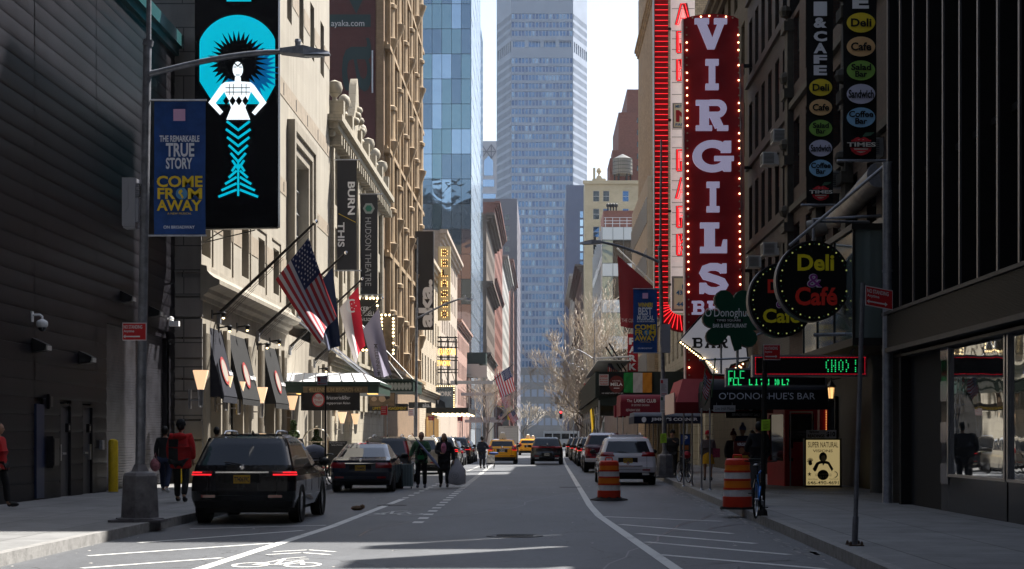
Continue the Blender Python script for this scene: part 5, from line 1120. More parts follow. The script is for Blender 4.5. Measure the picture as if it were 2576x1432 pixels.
def slab_letter(mb, ch, x0, y0, x1, y1, Y, d=-.2, th=.2):
    g = lambda u, v, dd=0: (px(x0+(x1-x0)*u, Y), Y+d+dd, ph(y1+(y0-y1)*v, Y)); a = (y1-y0)/(x1-x0)
    if ch in SL:
        for p in SL[ch]: mb.prism(p, g, th)
        return
    w = .24
    def ring(pts, ww=w, z=0): mb.strip(pts, ww, lambda u, v, dd=0: (lambda q: (q[0], q[1]-z, q[2]))(g(u, v, dd)), th)
    if ch in 'RB':
        mb.prism([(.0,0),(.5,0),(.5,.16),(.4,.16),(.4,.84),(.0,.84+.0),(.0,1),(.0,.84),(.12,.84),(.12,.16),(.0,.16)][:6]+[(.12,.84),(.12,.16),(.0,.16)], g, th)
        mb.prism([(.0,.84),(.45,.84),(.45,1),(.0,1)], g, th)
        ring([(.42,.92)]+arc(.66,.72,.2,.2,90,-90)+[(.38,.52)], .18, .002)
        if ch == 'R': ring([(.55,.5),(.72,.12)], .26, .004); mb.prism([(.66,0),(1,0),(1,.16),(.66,.16)], lambda u, v, dd=0: (lambda q: (q[0], q[1]-.006, q[2]))(g(u, v, dd)), th)
        if ch == 'B': ring([(.4,.52)]+arc(.68,.3,.2,.22,90,-90)+[(.42,.08)], .17, .004)
        if ch == 'B': pass
    elif ch == 'G':
        ring(arc(.5,.5,.4,.41,40,318,22), .23); mb.prism([(.72,.62),(.98,.62),(.98,1),(.8,1),(.72,.9)], lambda u, v, dd=0: (lambda q: (q[0], q[1]-.002, q[2]))(g(u, v, dd)), th)
        mb.prism([(.55,.5),(1.05,.5),(1.05,.35),(.98,.35),(.98,.0),(.8,.0),(.72,.1),(.72,.35),(.55,.35)], lambda u, v, dd=0: (lambda q: (q[0], q[1]-.004, q[2]))(g(u, v, dd)), th)
    elif ch == 'S':
        ring([(.84,.74),(.76,.84),(.6,.89),(.4,.89),(.2,.82),(.15,.7),(.22,.59),(.42,.53),(.62,.47),(.8,.4),(.87,.28),(.8,.16),(.6,.09),(.38,.1),(.22,.18),(.14,.3)], .24)
        for q in ([(.76,.68),(.94,.68),(.94,1),(.8,1),(.76,.92)], [(.03,.0),(.17,.0),(.22,.1),(.22,.36),(.03,.36)]): mb.prism(q, lambda u, v, dd=0: (lambda q: (q[0], q[1]-.002, q[2]))(g(u, v, dd)), th)
    elif ch == 'A':
        mb.prism([(.36,1),(.64,1),(.92,.16),(1,.16),(1,0),(.62,0),(.62,.16),(.68,.16),(.63,.3),(.37,.3),(.32,.16),(.38,.16),(.38,0),(0,0),(0,.16),(.08,.16)], g, th)
for i, (ch, x0, x1) in enumerate((('V',1747,1828),('I',1769,1812),('R',1750,1831),('G',1743,1840),('I',1772,1814),('L',1757,1830),('S',1757,1831))):
    mb = MB(); y0 = 49+i*102.5; slab_letter(mb, ch, x0, y0, x1, y0+76, Y); mb.obj('letter', [lav], t)
mb = MB()
for k, (ch, x0, x1) in enumerate((('B',1740,1772),('B',1779,1811),('O',1815,1850))):
    if ch == 'B': slab_letter(mb, ch, x0, 758, x1, 792, Y)
    else: mb.strip(arc(1832,775,13,14,0,360,20), 7, P2(Y,-.2), .2); mb.strip([(1836,784),(1846,793)], 6, P2(Y,-.205), .2)
mb.obj('lettering', [lav], t)
bl = MB(); bl.ball((0,0,0), .036, 6); b1 = bl.mesh('bulb', [bulb_m]); b2 = bl.mesh('bulb', [bulb_o]); rr = random.Random(2)
q = [(1727+ (y-70)*.0075, y) for y in range(70, 960, 19)] + [(1857+(y-70)*.0075, y) for y in range(70, 960, 19)] + [(1742,46),(1763,43),(1784,41),(1805,41),(1826,43),(1843,46)]
for x, y in q: link('bulb', b1 if rr.random() < .68 else b2, t, Vector((px(x,Y), Y-.05, ph(y,Y)))-t.location)
mb = MB(); [mb.box(px(1866,Y), 8.7, Y+.15, Y+.3, ph(y,Y)-.06, ph(y,Y)+.06) for y in (163,420,680,938)]; mb.obj('wall_arms', [black_p], t)['kind'] = 'stuff'
# white diamond arrow sign reading BAR
Y = 61.5
t = thing('arrow_sign', 'white tilted arrow sign with black letters BAR below the tall red sign', 'sign', (px(1790,Y), Y, ph(900,Y)))
pts = [(1765,798),(1872,835),(1880,905),(1838,917),(1826,942),(1792,940),(1764,892),(1712,856)]
mb = MB(); mb.prism([(1762,794),(1876,832),(1884,909),(1841,921),(1828,947),(1790,944),(1758,896),(1706,860)], P2(Y), .35); mb.obj('cabinet', [black_p], t)
poly(t, 'face', Y, pts, M('grey white face', (.36,.36,.38), .5, emit=(.8,.8,.9), es=.06), -.015)
mb = MB(); [slab_letter(mb, c, x0, 850, x0+27, 876, Y, -.04, .02) for c, x0 in (('B',1741),('A',1773),('R',1804))]; mb.obj('lettering', [black_t], t)
for x, y in [(1712+k*5.5, 862+k*4.3) for k in range(11)]+[(1772+k*5,902+k*5.5) for k in range(7)]+[(1832+k*9,938-k*5.5) for k in range(5)]: link('bulb', b1, t, Vector((px(x,Y), Y-.08, ph(y,Y)))-t.location)
# parking sign: white panels with red neon letters, red neon band turning at the foot
Y = 85.
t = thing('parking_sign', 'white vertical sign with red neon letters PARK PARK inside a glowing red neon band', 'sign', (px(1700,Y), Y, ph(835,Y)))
panel(t, 'panel', Y, 1689, -20, 1748, 785, [M('pinkish white panel', (.85,.76,.73), .55, var=.08, emit=(1,.85,.82), es=.1)], .5)  # faint emission put into the panel, standing in for daylight on it
mb = MB(); [fbox(mb, FR(Y), px(1690,Y), px(1747,Y), ph(y,Y)-.012, ph(y,Y)+.012, -.02, 0) for y in (22,78,98,125,150,180,208,238,325,345,372,400,425,455,478,510,535,565,590,620,645,672)]; mb.obj('seams', [M('seam grey', (.18,.17,.17), .5)], t)['kind'] = 'stuff'
out = MB(); tubes = []
NL = {'A': [[(0,0),(.36,1),(.64,1),(1,0)], [(.2,0),(.5,.85),(.8,0)], [(.3,.3),(.7,.3)], [(0,0),(.2,0)], [(.8,0),(1,0)]],
 'R': [[(0,0),(0,1),(.75,1),(1,.85),(1,.6),(.8,.45),(1,0),(.75,0),(.6,.4),(.3,.4),(.3,0),(0,0)], [(.12,.1),(.12,.88),(.7,.88),(.85,.75),(.7,.55),(.25,.55)]],
 'P': [[(0,0),(0,1),(.75,1),(1,.85),(1,.55),(.75,.4),(.3,.4),(.3,0),(0,0)], [(.15,.1),(.15,.88),(.7,.85),(.8,.7),(.7,.55),(.25,.55)]],
 'K': [[(0,0),(0,1),(.3,1),(.3,.6),(.7,1),(1,1),(.55,.5),(1,0),(.7,0),(.3,.42),(.3,0),(0,0)], [(.15,.1),(.15,.9)], [(.15,.5),(.8,.95)]]}
mb = MB(); bk = MB()
for ch, y0 in (('P',-90),('A',17),('R',129),('K',240),('P',378),('A',481),('R',593+0),('K',703-0)):
    if y0 < 17: continue
for ch, y0 in (('A',18),('R',117),('K',151+66),('P',378),('A',448),('R',520),('K',590)):
    y0 = {('A',18):11,('R',117):81,('K',217):151}.get((ch,y0), y0); h = 52; x0, w = 1700, 36
    if ch in 'RPK': x0 = 1703
    for pth in NL[ch]: mb.tube([(px(x0+w*u,Y), Y-.1, ph(y0+h*(1-v),Y)) for u, v in pth], .022, 5)
    bk.strip([(x0+w*u, y0+h*(1-v)) for u, v in NL[ch][0]], 6, P2(Y,-.06), .04)
bk.obj('letter_backs', [M('dark red letter tray', (.22,.01,.015), .5)], t)['kind'] = 'stuff'
mb.obj('neon_letters', [neon_m], t)
panel(t, 'n_plate', Y, 1692, 260, 1740, 323, [M('grey frame', (.3,.29,.28), .5)], .05, -.06); panel(t, 'n_face', Y, 1695, 263, 1740, 320, [M('cream plate', (.8,.7,.52), .5)], .05, -.075)
ptext(t, 'METRO', Y, 1699, 265, 1727, 272, M('blue print', (.02,.13,.33), .5), -.09); ptext(t, 'N', Y, 1700, 278, 1735, 308, M('dark red print', (.35,.02,.03), .5), -.09, .05); ptext(t, 'PARK', Y, 1699, 311, 1727, 318, M('blue print', (.02,.13,.33), .5), -.09)
panel(t, 'direction_plate', Y, 1690, 696, 1745, 783, [M('grey frame', (.3,.29,.28), .5)], .2, -.2); panel(t, 'direction_face', Y, 1695, 701, 1745, 778, [M('cream plate', (.8,.7,.52), .5)], .05, -.215)
for s, y, x in (('EXIT',704,1719),('FROM',717,1715),('43rd',732,1700),('OR',747,1724),('44th',761,1701)): ptext(t, s, Y, x, y, x+30, y+11, M('blue print', (.02,.13,.33), .5), -.24, .03)
redt = M('red neon tray', (.20,.006,.01), .5)
mb = MB(); fbox(mb, FR(Y), px(1645,Y), px(1680,Y), ph(770,Y), ph(-20,Y), -.35, .2)
c = (1722, 765)
mb.prism([(1645,770)]+[(c[0]+77*math.cos(R(a))*1.0, c[1]+72*math.sin(R(a))) for a in range(176,89,-8)]+[(1760,837),(1760,795),(1712,795)]+[(1712-32*math.sin(R(a)), 765+30*math.cos(R(a))) for a in range(0,91,15)], P2(Y,-.35), .5); nb_ = mb.obj('neon_tray', [redt], t)
mb = MB(); mb.strip([(1643.5,-20),(1645,770)], 2.4, P2(Y,-.4), .6); mb.obj('tray_edge', [M('silver edge', (.6,.6,.62), .3, .5)], t)
tm = MB(); tm.tube([(px(1646.5,Y)-px(1662,Y),0,0), (px(1679,Y)-px(1662,Y),0,0)], .014, 5); tm = tm.mesh('neon_tube', [neon_m])
for k in range(59): link('neon_tube', tm, t, Vector((px(1662,Y), Y-.4, ph(4+k*13.1,Y)))-t.location)
for k in range(9):
    a = R(176-k*10); m_ = MB(); m_.tube([(px(1712+max(8,20)*math.cos(a)*1.5,Y), Y-.4, ph(768+26*math.sin(a),Y)), (px(1722+74*math.cos(a),Y), Y-.4, ph(765+68*math.sin(a),Y))], .02, 5); m_.obj('neon_tube', [neon_m], t)
for k in range(5): m_ = MB(); m_.tube([(px(1724+k*9,Y), Y-.4, ph(797,Y)), (px(1724+k*9,Y), Y-.4, ph(834,Y))], .02, 5); m_.obj('neon_tube', [neon_m], t)
mb = MB(); [mb.box(px(1680,Y), 8.6, Y+.2, Y+.35, ph(y,Y)-.06, ph(y,Y)+.06) for y in (70,300,530,715)]; mb.obj('wall_arms', [black_p], t)['kind'] = 'stuff'
# hanging deli banners
cols = {'y': (.78,.60,.04), 'o': (.75,.47,.22), 'g': (.24,.46,.09), 'l': (.6,.6,.75), 'b': (.28,.54,.78)}
def deli_banner(lab, Y, x0, x1, ybot, letters, ovals, apple):
    t = hang_banner(lab, Y, x0, -40, x1, ybot, M('black banner vinyl', (.008,.008,.009), .5), (.15,.35)); cx = (x0+x1)/2; w = (x1-x0)*.5
    for ch, y0, h in letters: ptext(t, ch, Y, cx-w*.5, y0, cx+w*.5, y0+h, M('banner grey white', (.75,.75,.78), .6), -.07, .05)
    for s, y0, h, c in ovals:
        poly(t, 'oval', Y, circ(cx+1,y0+h/2,w*.86,h/2), M('banner oval '+c, cols[c], .6), -.07)
        ln = s.split()
        if len(ln) == 1: ptext(t, s, Y, cx+1-w*(.62 if len(s) < 6 else .76), y0+h*.3, cx+1+w*(.62 if len(s) < 6 else .76), y0+h*.72, black_t, -.09, .03)
        else: ptext(t, ln[0], Y, cx+1-w*(.6 if len(ln[0]) < 6 else .74), y0+h*.18, cx+1+w*(.6 if len(ln[0]) < 6 else .74), y0+h*.5, black_t, -.09, .03); ptext(t, ln[1], Y, cx+1-w*.36, y0+h*.54, cx+1+w*.36, y0+h*.84, black_t, -.09, .03)
    y0, h = apple; m = M('banner apple red', (.62,.04,.05), .6); ring = [(cx+1+w*.66*math.cos(R(a))*(1-.12*(math.sin(R(a)) > .9)), y0+h*.55+h*.42*math.sin(R(a))+(h*.08 if abs(math.cos(R(a))) < .25 and math.sin(R(a)) < 0 else 0)) for a in range(0,360,15)]
    poly(t, 'apple', Y, ring, m, -.07); poly(t, 'apple_core', Y, [(cx+1+(x-cx-1)*.72, y0+h*.55+(y-y0-h*.55)*.72) for x, y in ring], M('banner cream', (.7,.67,.6), .6), -.08)
    for k in (.32, .62, .76): mb = MB(); mb.strip([(cx+1-w*.6,y0+h*k),(cx+1+w*.6,y0+h*k)], h*.07, P2(Y,-.09), .004); mb.obj('apple_band', [m], t)
    mb = MB(); mb.strip([(cx-w*.86,y0+h*.5),(cx+w*.92,y0+h*.5)], h*.27, P2(Y,-.1), .004); mb.obj('name_bar', [black_t], t)
    ptext(t, 'TIMES', Y, cx-w*.84, y0+h*.4, cx+w*.9, y0+h*.6, M('banner cream', (.7,.67,.6), .6), -.11, .03)
    poly(t, 'leaf', Y, [(cx+4,y0+h*.12),(cx+w*.3,y0-h*.05),(cx+w*.85,y0-h*.06),(cx+w*.6,y0+h*.08),(cx+w*.2,y0+h*.14)], M('leaf green print', (.06,.14,.09), .6), -.08)
deli_banner('lower of two hanging deli banners, reading I & CAFE above coloured ovals', 43., 2029, 2096, 512, (('I',6,36),('&',46,26),('C',80,26),('A',110,26),('F',140,22),('E',166,25)), (('Deli',200,43,'y'),('Cafe',251,41,'o'),('Salad Bar',303,42,'g'),('Sandwich',353,42,'l'),('Coffee Bar',403,43,'b')), (462,45))
deli_banner('nearer hanging deli banner whose top shows a letter E over a yellow oval', 37.5, 2122, 2205, 400, (('E',-10,34),), (('Deli',34,50,'y'),('Cafe',94,50,'o'),('Salad Bar',154,50,'g'),('Sandwich',213,50,'l'),('Coffee Bar',272,50,'b')), (338,56))
# round cafe signs
def round_sign(lab, Y, cx, cy, rx, ry, lines, amp):
    t = thing('round_sign', lab, 'sign', (px(cx,Y), Y, ph(cy,Y)), 'round deli and cafe signs')
    mb = MB(); mb.prism(circ(cx-3,cy,rx,ry,48), P2(Y,.03), .4); mb.obj('rim', [M('grey metal rim', (.10,.10,.12), .4, .6)], t)
    mb = MB(); mb.prism(circ(cx,cy,rx-1,ry-1,48), P2(Y), .3); mb.obj('disc', [M('black sign face', (.006,.006,.006), .35)], t)
    for (s, x0, y0, x1, y1, col) in lines: ptext(t, s, Y, x0, y0, x1, y1, M('sign letters '+col, {'yellow': (.85,.7,.02), 'red': (.8,.04,.025)}[col], .5), -.02, .03)
    ptext(t, '&', Y, *amp, M('amp outline', (.7,.62,.75), .5), -.015, .05); ptext(t, '&', Y, amp[0]+1.5, amp[1]+1.5, amp[2]-1.5, amp[3]-1.5, M('purple print', (.3,.05,.3), .5), -.03, .0)
    m = MB(); m.ball((0,0,0), .02, 6); m1 = m.mesh('bulb', [M('yellow bulb', (.5,.5,.15), .3, emit=(.9,1,.3), es=.08)]); m2 = m.mesh('bulb', [M('green bulb', (.02,.12,.05), .3)])
    for i in range(44): a = 2*math.pi*i/44; link('bulb', m1 if i % 2 == 0 else m2, t, Vector((px(cx+(rx-9)*math.cos(a),Y), Y-.03, ph(cy+(ry-9)*math.sin(a),Y)))-t.location)
    return t
t = round_sign('round black sign behind, with red D and yellow Cafe partly covered', 39.6, 1968, 755, 83, 94, (('Deli',1931,703,1998,738,'red'),('Cafe',1919,777,2012,813,'yellow')), (1952,742,1978,776))
mb = MB(); mb.tube([(px(2010,39.6),39.8,ph(690,39.6)), (px(2010,39.6),39.8,ph(620,39.6)), (8.3,39.8,ph(600,39.6))], .035, 6); mb.tube([(px(1905,39.6),39.7,ph(842,39.6)), (8.2,39.9,ph(740,39.6))], .03, 6); mb.obj('bracket', [galv], t)
t = round_sign('big round black sign in front with yellow Deli over red Café', 37.3, 2048, 707, 93, 102, (('Deli',2006,640,2098,682,'yellow'),('Café',2000,722,2106,769,'red')), (2030,689,2068,724))
mb = MB(); Yq = 37.4; mb.tube([(px(2048,Yq),Yq+.1,ph(810,Yq)), (px(2048,Yq),Yq+.1,ph(550,Yq)), (px(2220,Yq),Yq+.1,ph(542,Yq))], .04, 8); mb.tube([(px(1990,Yq),Yq+.2,ph(615,Yq)), (px(2228,35.6),35.8,ph(415,35.6))], .04, 8); mb.tube([(px(2048,Yq),Yq+.1,ph(556,Yq)), (px(2200,Yq),Yq+.6,ph(550,Yq))], .03, 8); mb.tube([(px(2048,Yq),Yq+.1,ph(842,Yq)), (px(2230,Yq),Yq+.1,ph(838,Yq))], .04, 8); mb.obj('bracket', [galv], t)
# shamrock sign
Y = 44.
t = thing('shamrock_sign', 'dark green three leafed shamrock sign with white lettering above the LED boards', 'sign', (px(1838,Y), Y, ph(885,Y)))
def leaf(cx, cy, r, a):
    pts = []
    for k in range(0, 25):
        q = -math.pi+2*math.pi*k/24; rad = r*(1-.38*math.cos(q)**40*(1 if abs(q) < 1 else 0)); pts.append((cx+rad*math.cos(q+a), cy+rad*.98*math.sin(q+a)))
    return pts
grn = M('deep green sign face', (.006,.06,.032), .4); out = []
heart = lambda cx, cy, r, a: [(cx+ (r*(16*math.sin(q)**3)/16)*math.cos(a)-(-r*(13*math.cos(q)-5*math.cos(2*q)-2*math.cos(3*q)-math.cos(4*q))/15)*math.sin(a), cy+(r*(16*math.sin(q)**3)/16)*math.sin(a)+(-r*(13*math.cos(q)-5*math.cos(2*q)-2*math.cos(3*q)-math.cos(4*q))/15)*math.cos(a)) for q in [2*math.pi*k/30 for k in range(30)]]
mb = MB(); rm = MB()
for i, (cx, cy, r, a) in enumerate(((1846,768,47,0),(1808,822,44,-1.75),(1878,826,44,1.9))):
    mb.prism(heart(cx,cy,r,a), P2(Y,-.02-.002*i), .1); rm.prism(heart(cx-1,cy,r+2,a), P2(Y,.03+.002*i), .22)
mb.prism([(1826,800),(1858,800),(1862,850),(1866,878),(1848,884),(1840,860)], P2(Y,-.028), .1)
mb.prism(circ(1842,812,34,34,20), P2(Y,-.032), .1)
mb.obj('leaf_face', [grn], t); rm.obj('rim', [M('tan rim', (.16,.13,.10), .5)], t)
ptext(t, "O'Donoghue", Y, 1773, 775, 1888, 804, M('soft white lettering', (.85,.87,.87), .5), -.06, .0); 
panel(t, 'bar', Y, 1797, 802, 1868, 812, [M('black sign face', (.006,.006,.006), .35)], .01, -.07); ptext(t, 'TIMES SQUARE', Y, 1802, 804, 1863, 810, M('soft white lettering', (.85,.87,.87), .5), -.08, .0); ptext(t, 'BAR & RESTAURANT', Y, 1793, 815, 1878, 825, M('soft white lettering', (.85,.87,.87), .5), -.07, .01)
mb = MB(); mb.tube([(px(1856,Y),Y+.1,ph(850,Y)), (px(1856,Y),Y+.1,ph(925,Y))], .04, 6); mb.tube([(px(1815,Y),Y+.1,ph(850,Y)),(px(1815,Y),Y+.1,ph(940,Y))], .03, 6); mb.tube([(px(1760,Y),Y+.1,ph(906,Y)), (8.2,Y+.1,ph(890,Y))], .03, 6); mb.obj('bracket', [galv], t)
# LED moving text boards
DOT = {'H': ["101","101","101","111","101","101","101"], 'O': ["010","101","101","101","101","101","010"], 'T': ["010","010","010","010","010","010","111"], 'C': ["1111","1000","1000","1000","1000","1000","1111"], 'L': ["1000","1000","1000","1000","1000","1000","1111"], 'I': ["1","1","1","0","1","1","1"], '(': ["10","10","01","01","01","10","10"], ')': ["01","10","10","10","10","01","01"], ' ': ["0"]*7, 'P': ["1110","1010","1110","1000","1000","1000","1000"], '7': ["111","001","001","000","010","010","010"]}
ledg = M('lit green LED', (0,1,.2), .4, emit=(.03,1,.28), es=.25); ledr = M('lit red LED', (1,0,0), .4, emit=(1,.02,.05), es=.16); ledo = M('unlit LED grid', (.012,.008,.008), .5)
def led_board(lab, Y, x0, y0, x1, y1, rows, red):
    t = thing('led_board', lab, 'LED sign', (px(x0,Y), Y, ph(y1,Y))); panel(t, 'case', Y, x0, y0, x1, y1, [M('aluminium case', (.32,.32,.36), .35, .6)], .3); panel(t, 'screen', Y, x0+5, y0+4.5, x1-5, y1-4.5, [M('black LED panel', (.005,.004,.004), .5)], .02, -.015)
    mb = MB(); d = .012
    for s, xs_, ys_, st in rows:
        x = xs_
        for ch in s:
            g = DOT[ch]
            for r in range(7):
                for c, v in enumerate(g[r]):
                    if v == '1': a, b = px(x+c*st,Y), ph(ys_+r*st,Y); mb.quad((a-d,Y-.03,b-d), (a+d,Y-.03,b-d), (a+d,Y-.03,b+d), (a-d,Y-.03,b+d))
            x += (len(g[0])+1)*st
    mb.obj('green_dots', [ledg], t)['kind'] = 'stuff'
    mb = MB(); a = x0+7
    if red:
        while a < x1-5:
            for y in (y0+6.5, y1-6.5): p, q = px(a,Y), ph(y,Y); mb.quad((p-.009,Y-.03,q-.009), (p+.009,Y-.03,q-.009), (p+.009,Y-.03,q+.009), (p-.009,Y-.03,q+.009))
            a += 3.5
        b = y0+8
        while b < y1-6:
            for x in (x0+7, x1-7): p, q = px(x,Y), ph(b,Y); mb.quad((p-.009,Y-.03,q-.009), (p+.009,Y-.03,q-.009), (p+.009,Y-.03,q+.009), (p-.009,Y-.03,q+.009))
            b += 3.5
        mb.obj('red_dots', [ledr], t)['kind'] = 'stuff'
    mb = MB(); [mb.tube([(px(x,Y),Y+.15,ph(y0,Y)), (px(x,Y)+.1,Y+.15,ph(y0-22,Y))], .03, 5) for x in (x0+60, x1-40)]; mb.obj('hangers', [galv], t)['kind'] = 'stuff'
led_board('near LED board with a red dotted border and green letters at its right', 37.6, 1893, 893, 2182, 948, ((')HO( I',2078,907,4.6),), True)
led_board('farther lower LED board showing two rows of broken green letters', 43.2, 1826, 926, 2080, 973, (('CLC',1833,934,2.9),('PLL',1833,954,2.4),('L T 7LI',1885,955,2.2),('IO L7',1950,955,2.2)), False)
# ================================================================= CANOPIES ON THE RIGHT
def barrel_canopy(lab, Ya, x0, x1, ytop, ymid, ybot, Yb, top_m, side_m, lines, poles=(), scal=False):
    t = thing('entrance_canopy', lab, 'canopy', (px((x0+x1)/2,Ya), Ya, ph(ybot,Ya)))
    X0, X1, zt, zm, zb = px(x0,Ya), px(x1,Ya), ph(ytop,Ya), ph(ymid,Ya), ph(ybot,Ya)
    n = 8; prof = [(Ya, zm)]+[(Ya+.7*(1-math.cos(R(90*i/n))), zm+(zt-zm)*math.sin(R(90*i/n))) for i in range(1, n+1)]+[(Yb-.7, zt), (Yb, zm)]
    mb = MB(); vs = []
    for y, z in prof: vs += [(X0,y,z), (X1,y,z)]
    k = len(prof); mb.add(vs, [(2*i, 2*i+1, 2*i+3, 2*i+2) for i in range(k-1)]+[tuple(range(0,2*k,2)), tuple(range(1,2*k,2))]); mb.obj('canvas_top', [top_m], t, smooth=40)
    mb = MB(); mb.box(X0-.01, X1+.01, Ya-.02, Ya+.01, zb, zm); mb.box(X0-.02, X0, Ya+.02, Yb, zb, zm); mb.obj('valance', [side_m], t)
    for (s, a, b, c, d, m, bo) in lines: ptext(t, s, Ya, a, b, c, d, m, -.04, bo)
    for (x, yb, Yp) in poles:
        m = MB(); m.tube([(px(x,Yp),Yp,.16), (px(x,Yp),Yp,zb+.05)], .025, 8); m.lathe([(.07,.16),(.06,.18),(.03,.2)], (px(x,Yp),Yp,0), 10); m.obj('pole', [galv], t, smooth=50)
    return t
club_red = M('club red canvas', (.15,.008,.022), .7); blue_g = M('slate blue canvas', (.10,.12,.16), .8); navy = M('navy canvas valance', (.006,.01,.03), .8)
t = barrel_canopy('dark red barrel awning of a club with white serif lettering beside an Irish tricolour', 74., 1562, 1683, 992, 1012, 1047, 78.5, club_red, club_red,
  (('The',1577,1005,1590,1012,white_t,.0), ('LAMBS CLUB',1595,1004,1650,1013,white_t,.02), ('BY GEOFFREY ZAKARIAN',1589,1017,1633,1022,white_t,.0), ('RESTAURANT & BAR',1575,1029,1610,1035,white_t,.0)), ((1553,1130,77.),(1567,1130,75.)))
mb = MB(); mb.box(px(1546,78), px(1575,78), 78, 79, ph(1050,78), ph(1020,78)); mb.obj('rear_valance', [club_red], t)
t = barrel_canopy('navy awning lettered JIMMY\'S CORNER with a rounded slate top', 66., 1596, 1762, 1037, 1048, 1066, 70., blue_g, navy,
  (("JIMMY'S CORNER",1638,1051,1755,1061,M('pale blue lettering', (.7,.74,.82), .6),.03), ), ((1604,1130,67.),))
poly(t, 'emblem', 66., circ(1620,1056,6,7,10), M('pale blue lettering', (.7,.74,.82), .6), -.03)
sal = M('pink red canvas', (.42,.07,.075), .75, var=.1, scale=2); dred = M('deep red valance', (.16,.008,.01), .75)
Ya = 47.5
t = thing('entrance_canopy', 'pink red canvas canopy with white slab lettering, left behind the dark grey bar awning', 'canopy', (px(1800,Ya), Ya, 2.4))
X0, X1 = px(1700,Ya), px(1945,Ya); zt, zm, zb = ph(952,Ya), ph(1012,Ya), ph(1040,Ya)
mb = MB(); mb.hexa([(X0+.02,Ya,zm),(X1,Ya,zm),(X1,51.5,zm),(X0+.02,51.5,zm)], [(X0+.25,Ya+.4,zt),(X1,Ya+.4,zt),(X1,51.3,zt),(X0+.25,51.3,zt)]); mb.obj('canvas_top', [sal], t)
mb = MB(); mb.box(X0, X1, Ya-.02, Ya, zb, zm); mb.box(X0-.02, X0, Ya, 51.5, zb, zm); mb.obj('valance', [dred], t)
mb = MB(); mb.box(X0-.03, X0-.005, Ya+.3, 51.3, zb, zm+.3); mb.obj('clear_flap', [M('cloudy plastic', (.5,.3,.3), .3)], t)
for s, a, b in (("VIRGIL'S",1757,1828), ('BBQ &',1852,1915)): ptext(t, s, Ya, a, 1017, b, 1034, white_t, -.04, .05)
for x, Yp in ((1720,Ya+.1),(1741,Ya+1.0)): m = MB(); m.tube([(px(x,Yp),Yp,.16), (px(x,Yp),Yp,zb+.1)], .025, 8); m.lathe([(.07,.16),(.06,.18),(.03,.2)], (px(x,Yp),Yp,0), 10); m.obj('pole', [galv], t, smooth=50)
t = barrel_canopy('dark grey barrel awning lettered O\'DONOGHUE\'S BAR on two slim poles', 44.2, 1788, 2082, 952, 981, 1031, 48.0, M('charcoal awning canvas', (.035,.037,.045), .8), M('black awning valance', (.007,.007,.008), .8),
  (("O'DONOGHUE'S BAR",1808,988,2050,1005,M('silver serif letters', (.62,.66,.74), .5),.0),), ((1765,1235,44.4),(1786,1237,44.3)))
for s, lab, Y, q, tx, mt, tm in (('Live Irish Music', 'small white board reading Live Irish Music hanging from the grey awning', 44.0, (1795,1020,1850,1036), (1799,1024,1847,1032), M('board white', (.42,.42,.43), .6), black_t),
        ('SERVING BREAKFAST DAILY', 'narrow black board reading SERVING BREAKFAST DAILY under the pink canopy', 47.2, (1826,1035,1915,1052), (1841,1040,1912,1047), black_p, white_t)):
    b = thing('hanging_board', lab, 'sign', (px(q[0],Y), Y, ph(q[3],Y))); panel(b, 'board', Y, *q, [mt], .03); ptext(b, s, Y, *tx, tm, -.012, .0)
    mb = MB(); [mb.tube([(px(x,Y),Y+.01,ph(q[1],Y)), (px(x,Y),Y+.01,ph(q[1]-7,Y))], .008, 4) for x in (q[0]+8, q[2]-8)]; mb.obj('chain', [galv], b)['kind'] = 'stuff'
def gate_lantern(lab, x, y, Y, s=1.):
    t = thing('wall_lantern', lab, 'lantern', (px(x,Y), Y, ph(y,Y)), 'lit lanterns on the right'); z = ph(y,Y); X = px(x,Y)
    mb = MB(); mb.lathe([(.12*s,z+.18*s),(.15*s,z+.2*s),(.02,z+.38*s),(.015,z+.48*s)], (X,Y,0), 6); mb.lathe([(.02,z-.26*s),(.09*s,z-.2*s),(.09*s,z-.17*s)], (X,Y,0), 6)
    for k in range(6): a = k*math.pi/3; mb.tube([(X+.09*s*math.cos(a),Y+.09*s*math.sin(a),z-.18*s), (X+.13*s*math.cos(a),Y+.13*s*math.sin(a),z+.19*s)], .01, 4)
    mb.tube([(X,Y,z+.4*s), (X+.3,Y+.2,z+.45*s)], .015, 4); mb.obj('cage', [black_p], t)
    mb = MB(); mb.lathe([(.07*s,z-.16*s),(.1*s,z+.16*s)], (X,Y,0), 6); mb.obj('glow_glass', [M('lit lantern glass', (1,.7,.4), .3, emit=(1,.55,.2), es=.5)], t)
gate_lantern('lit black lantern at the right end of the dark grey bar awning', 2091, 989, 45.5, .95); gate_lantern('lit black lantern by the right end of the red club awning', 1681, 1030, 70., 1.1)
# hotel banner, danger notice, tricolour and the scaffold shed behind
Y = 88.
t = thing('sidewalk_shed', 'dark scaffold shed with steel legs carrying a hotel banner and a tricolour', 'scaffold', (px(1560,Y), Y, 0))
mb = MB(); mb.box(px(1505,Y), 8.4, Y, 130, ph(1020,Y)+.0, ph(996,Y)); mb.box(px(1500,Y), 8.4, Y-.05, Y+.05, ph(1000,Y), ph(935,Y)); mb.box(px(1500,Y)-.05, px(1500,Y)+.05, Y, 130, ph(1000,Y), ph(935,Y)); mb.obj('deck', [M('dark green plywood', (.02,.028,.026), .8)], t)
mb = MB()
for k in range(9):
    y = Y+k*4.5
    for x in (px(1503,Y)+.1, 8.0): mb.tube([(x,y,.16), (x,y,3.7)], .05, 6)
    mb.tube([(px(1503,Y)+.1,y,2.2), (px(1503,Y)+.1,y+4.4,3.6)], .03, 5); mb.tube([(px(1503,Y)+.1,y,3.0), (px(1503,Y)+.1,y+4.4,3.0)], .03, 5)
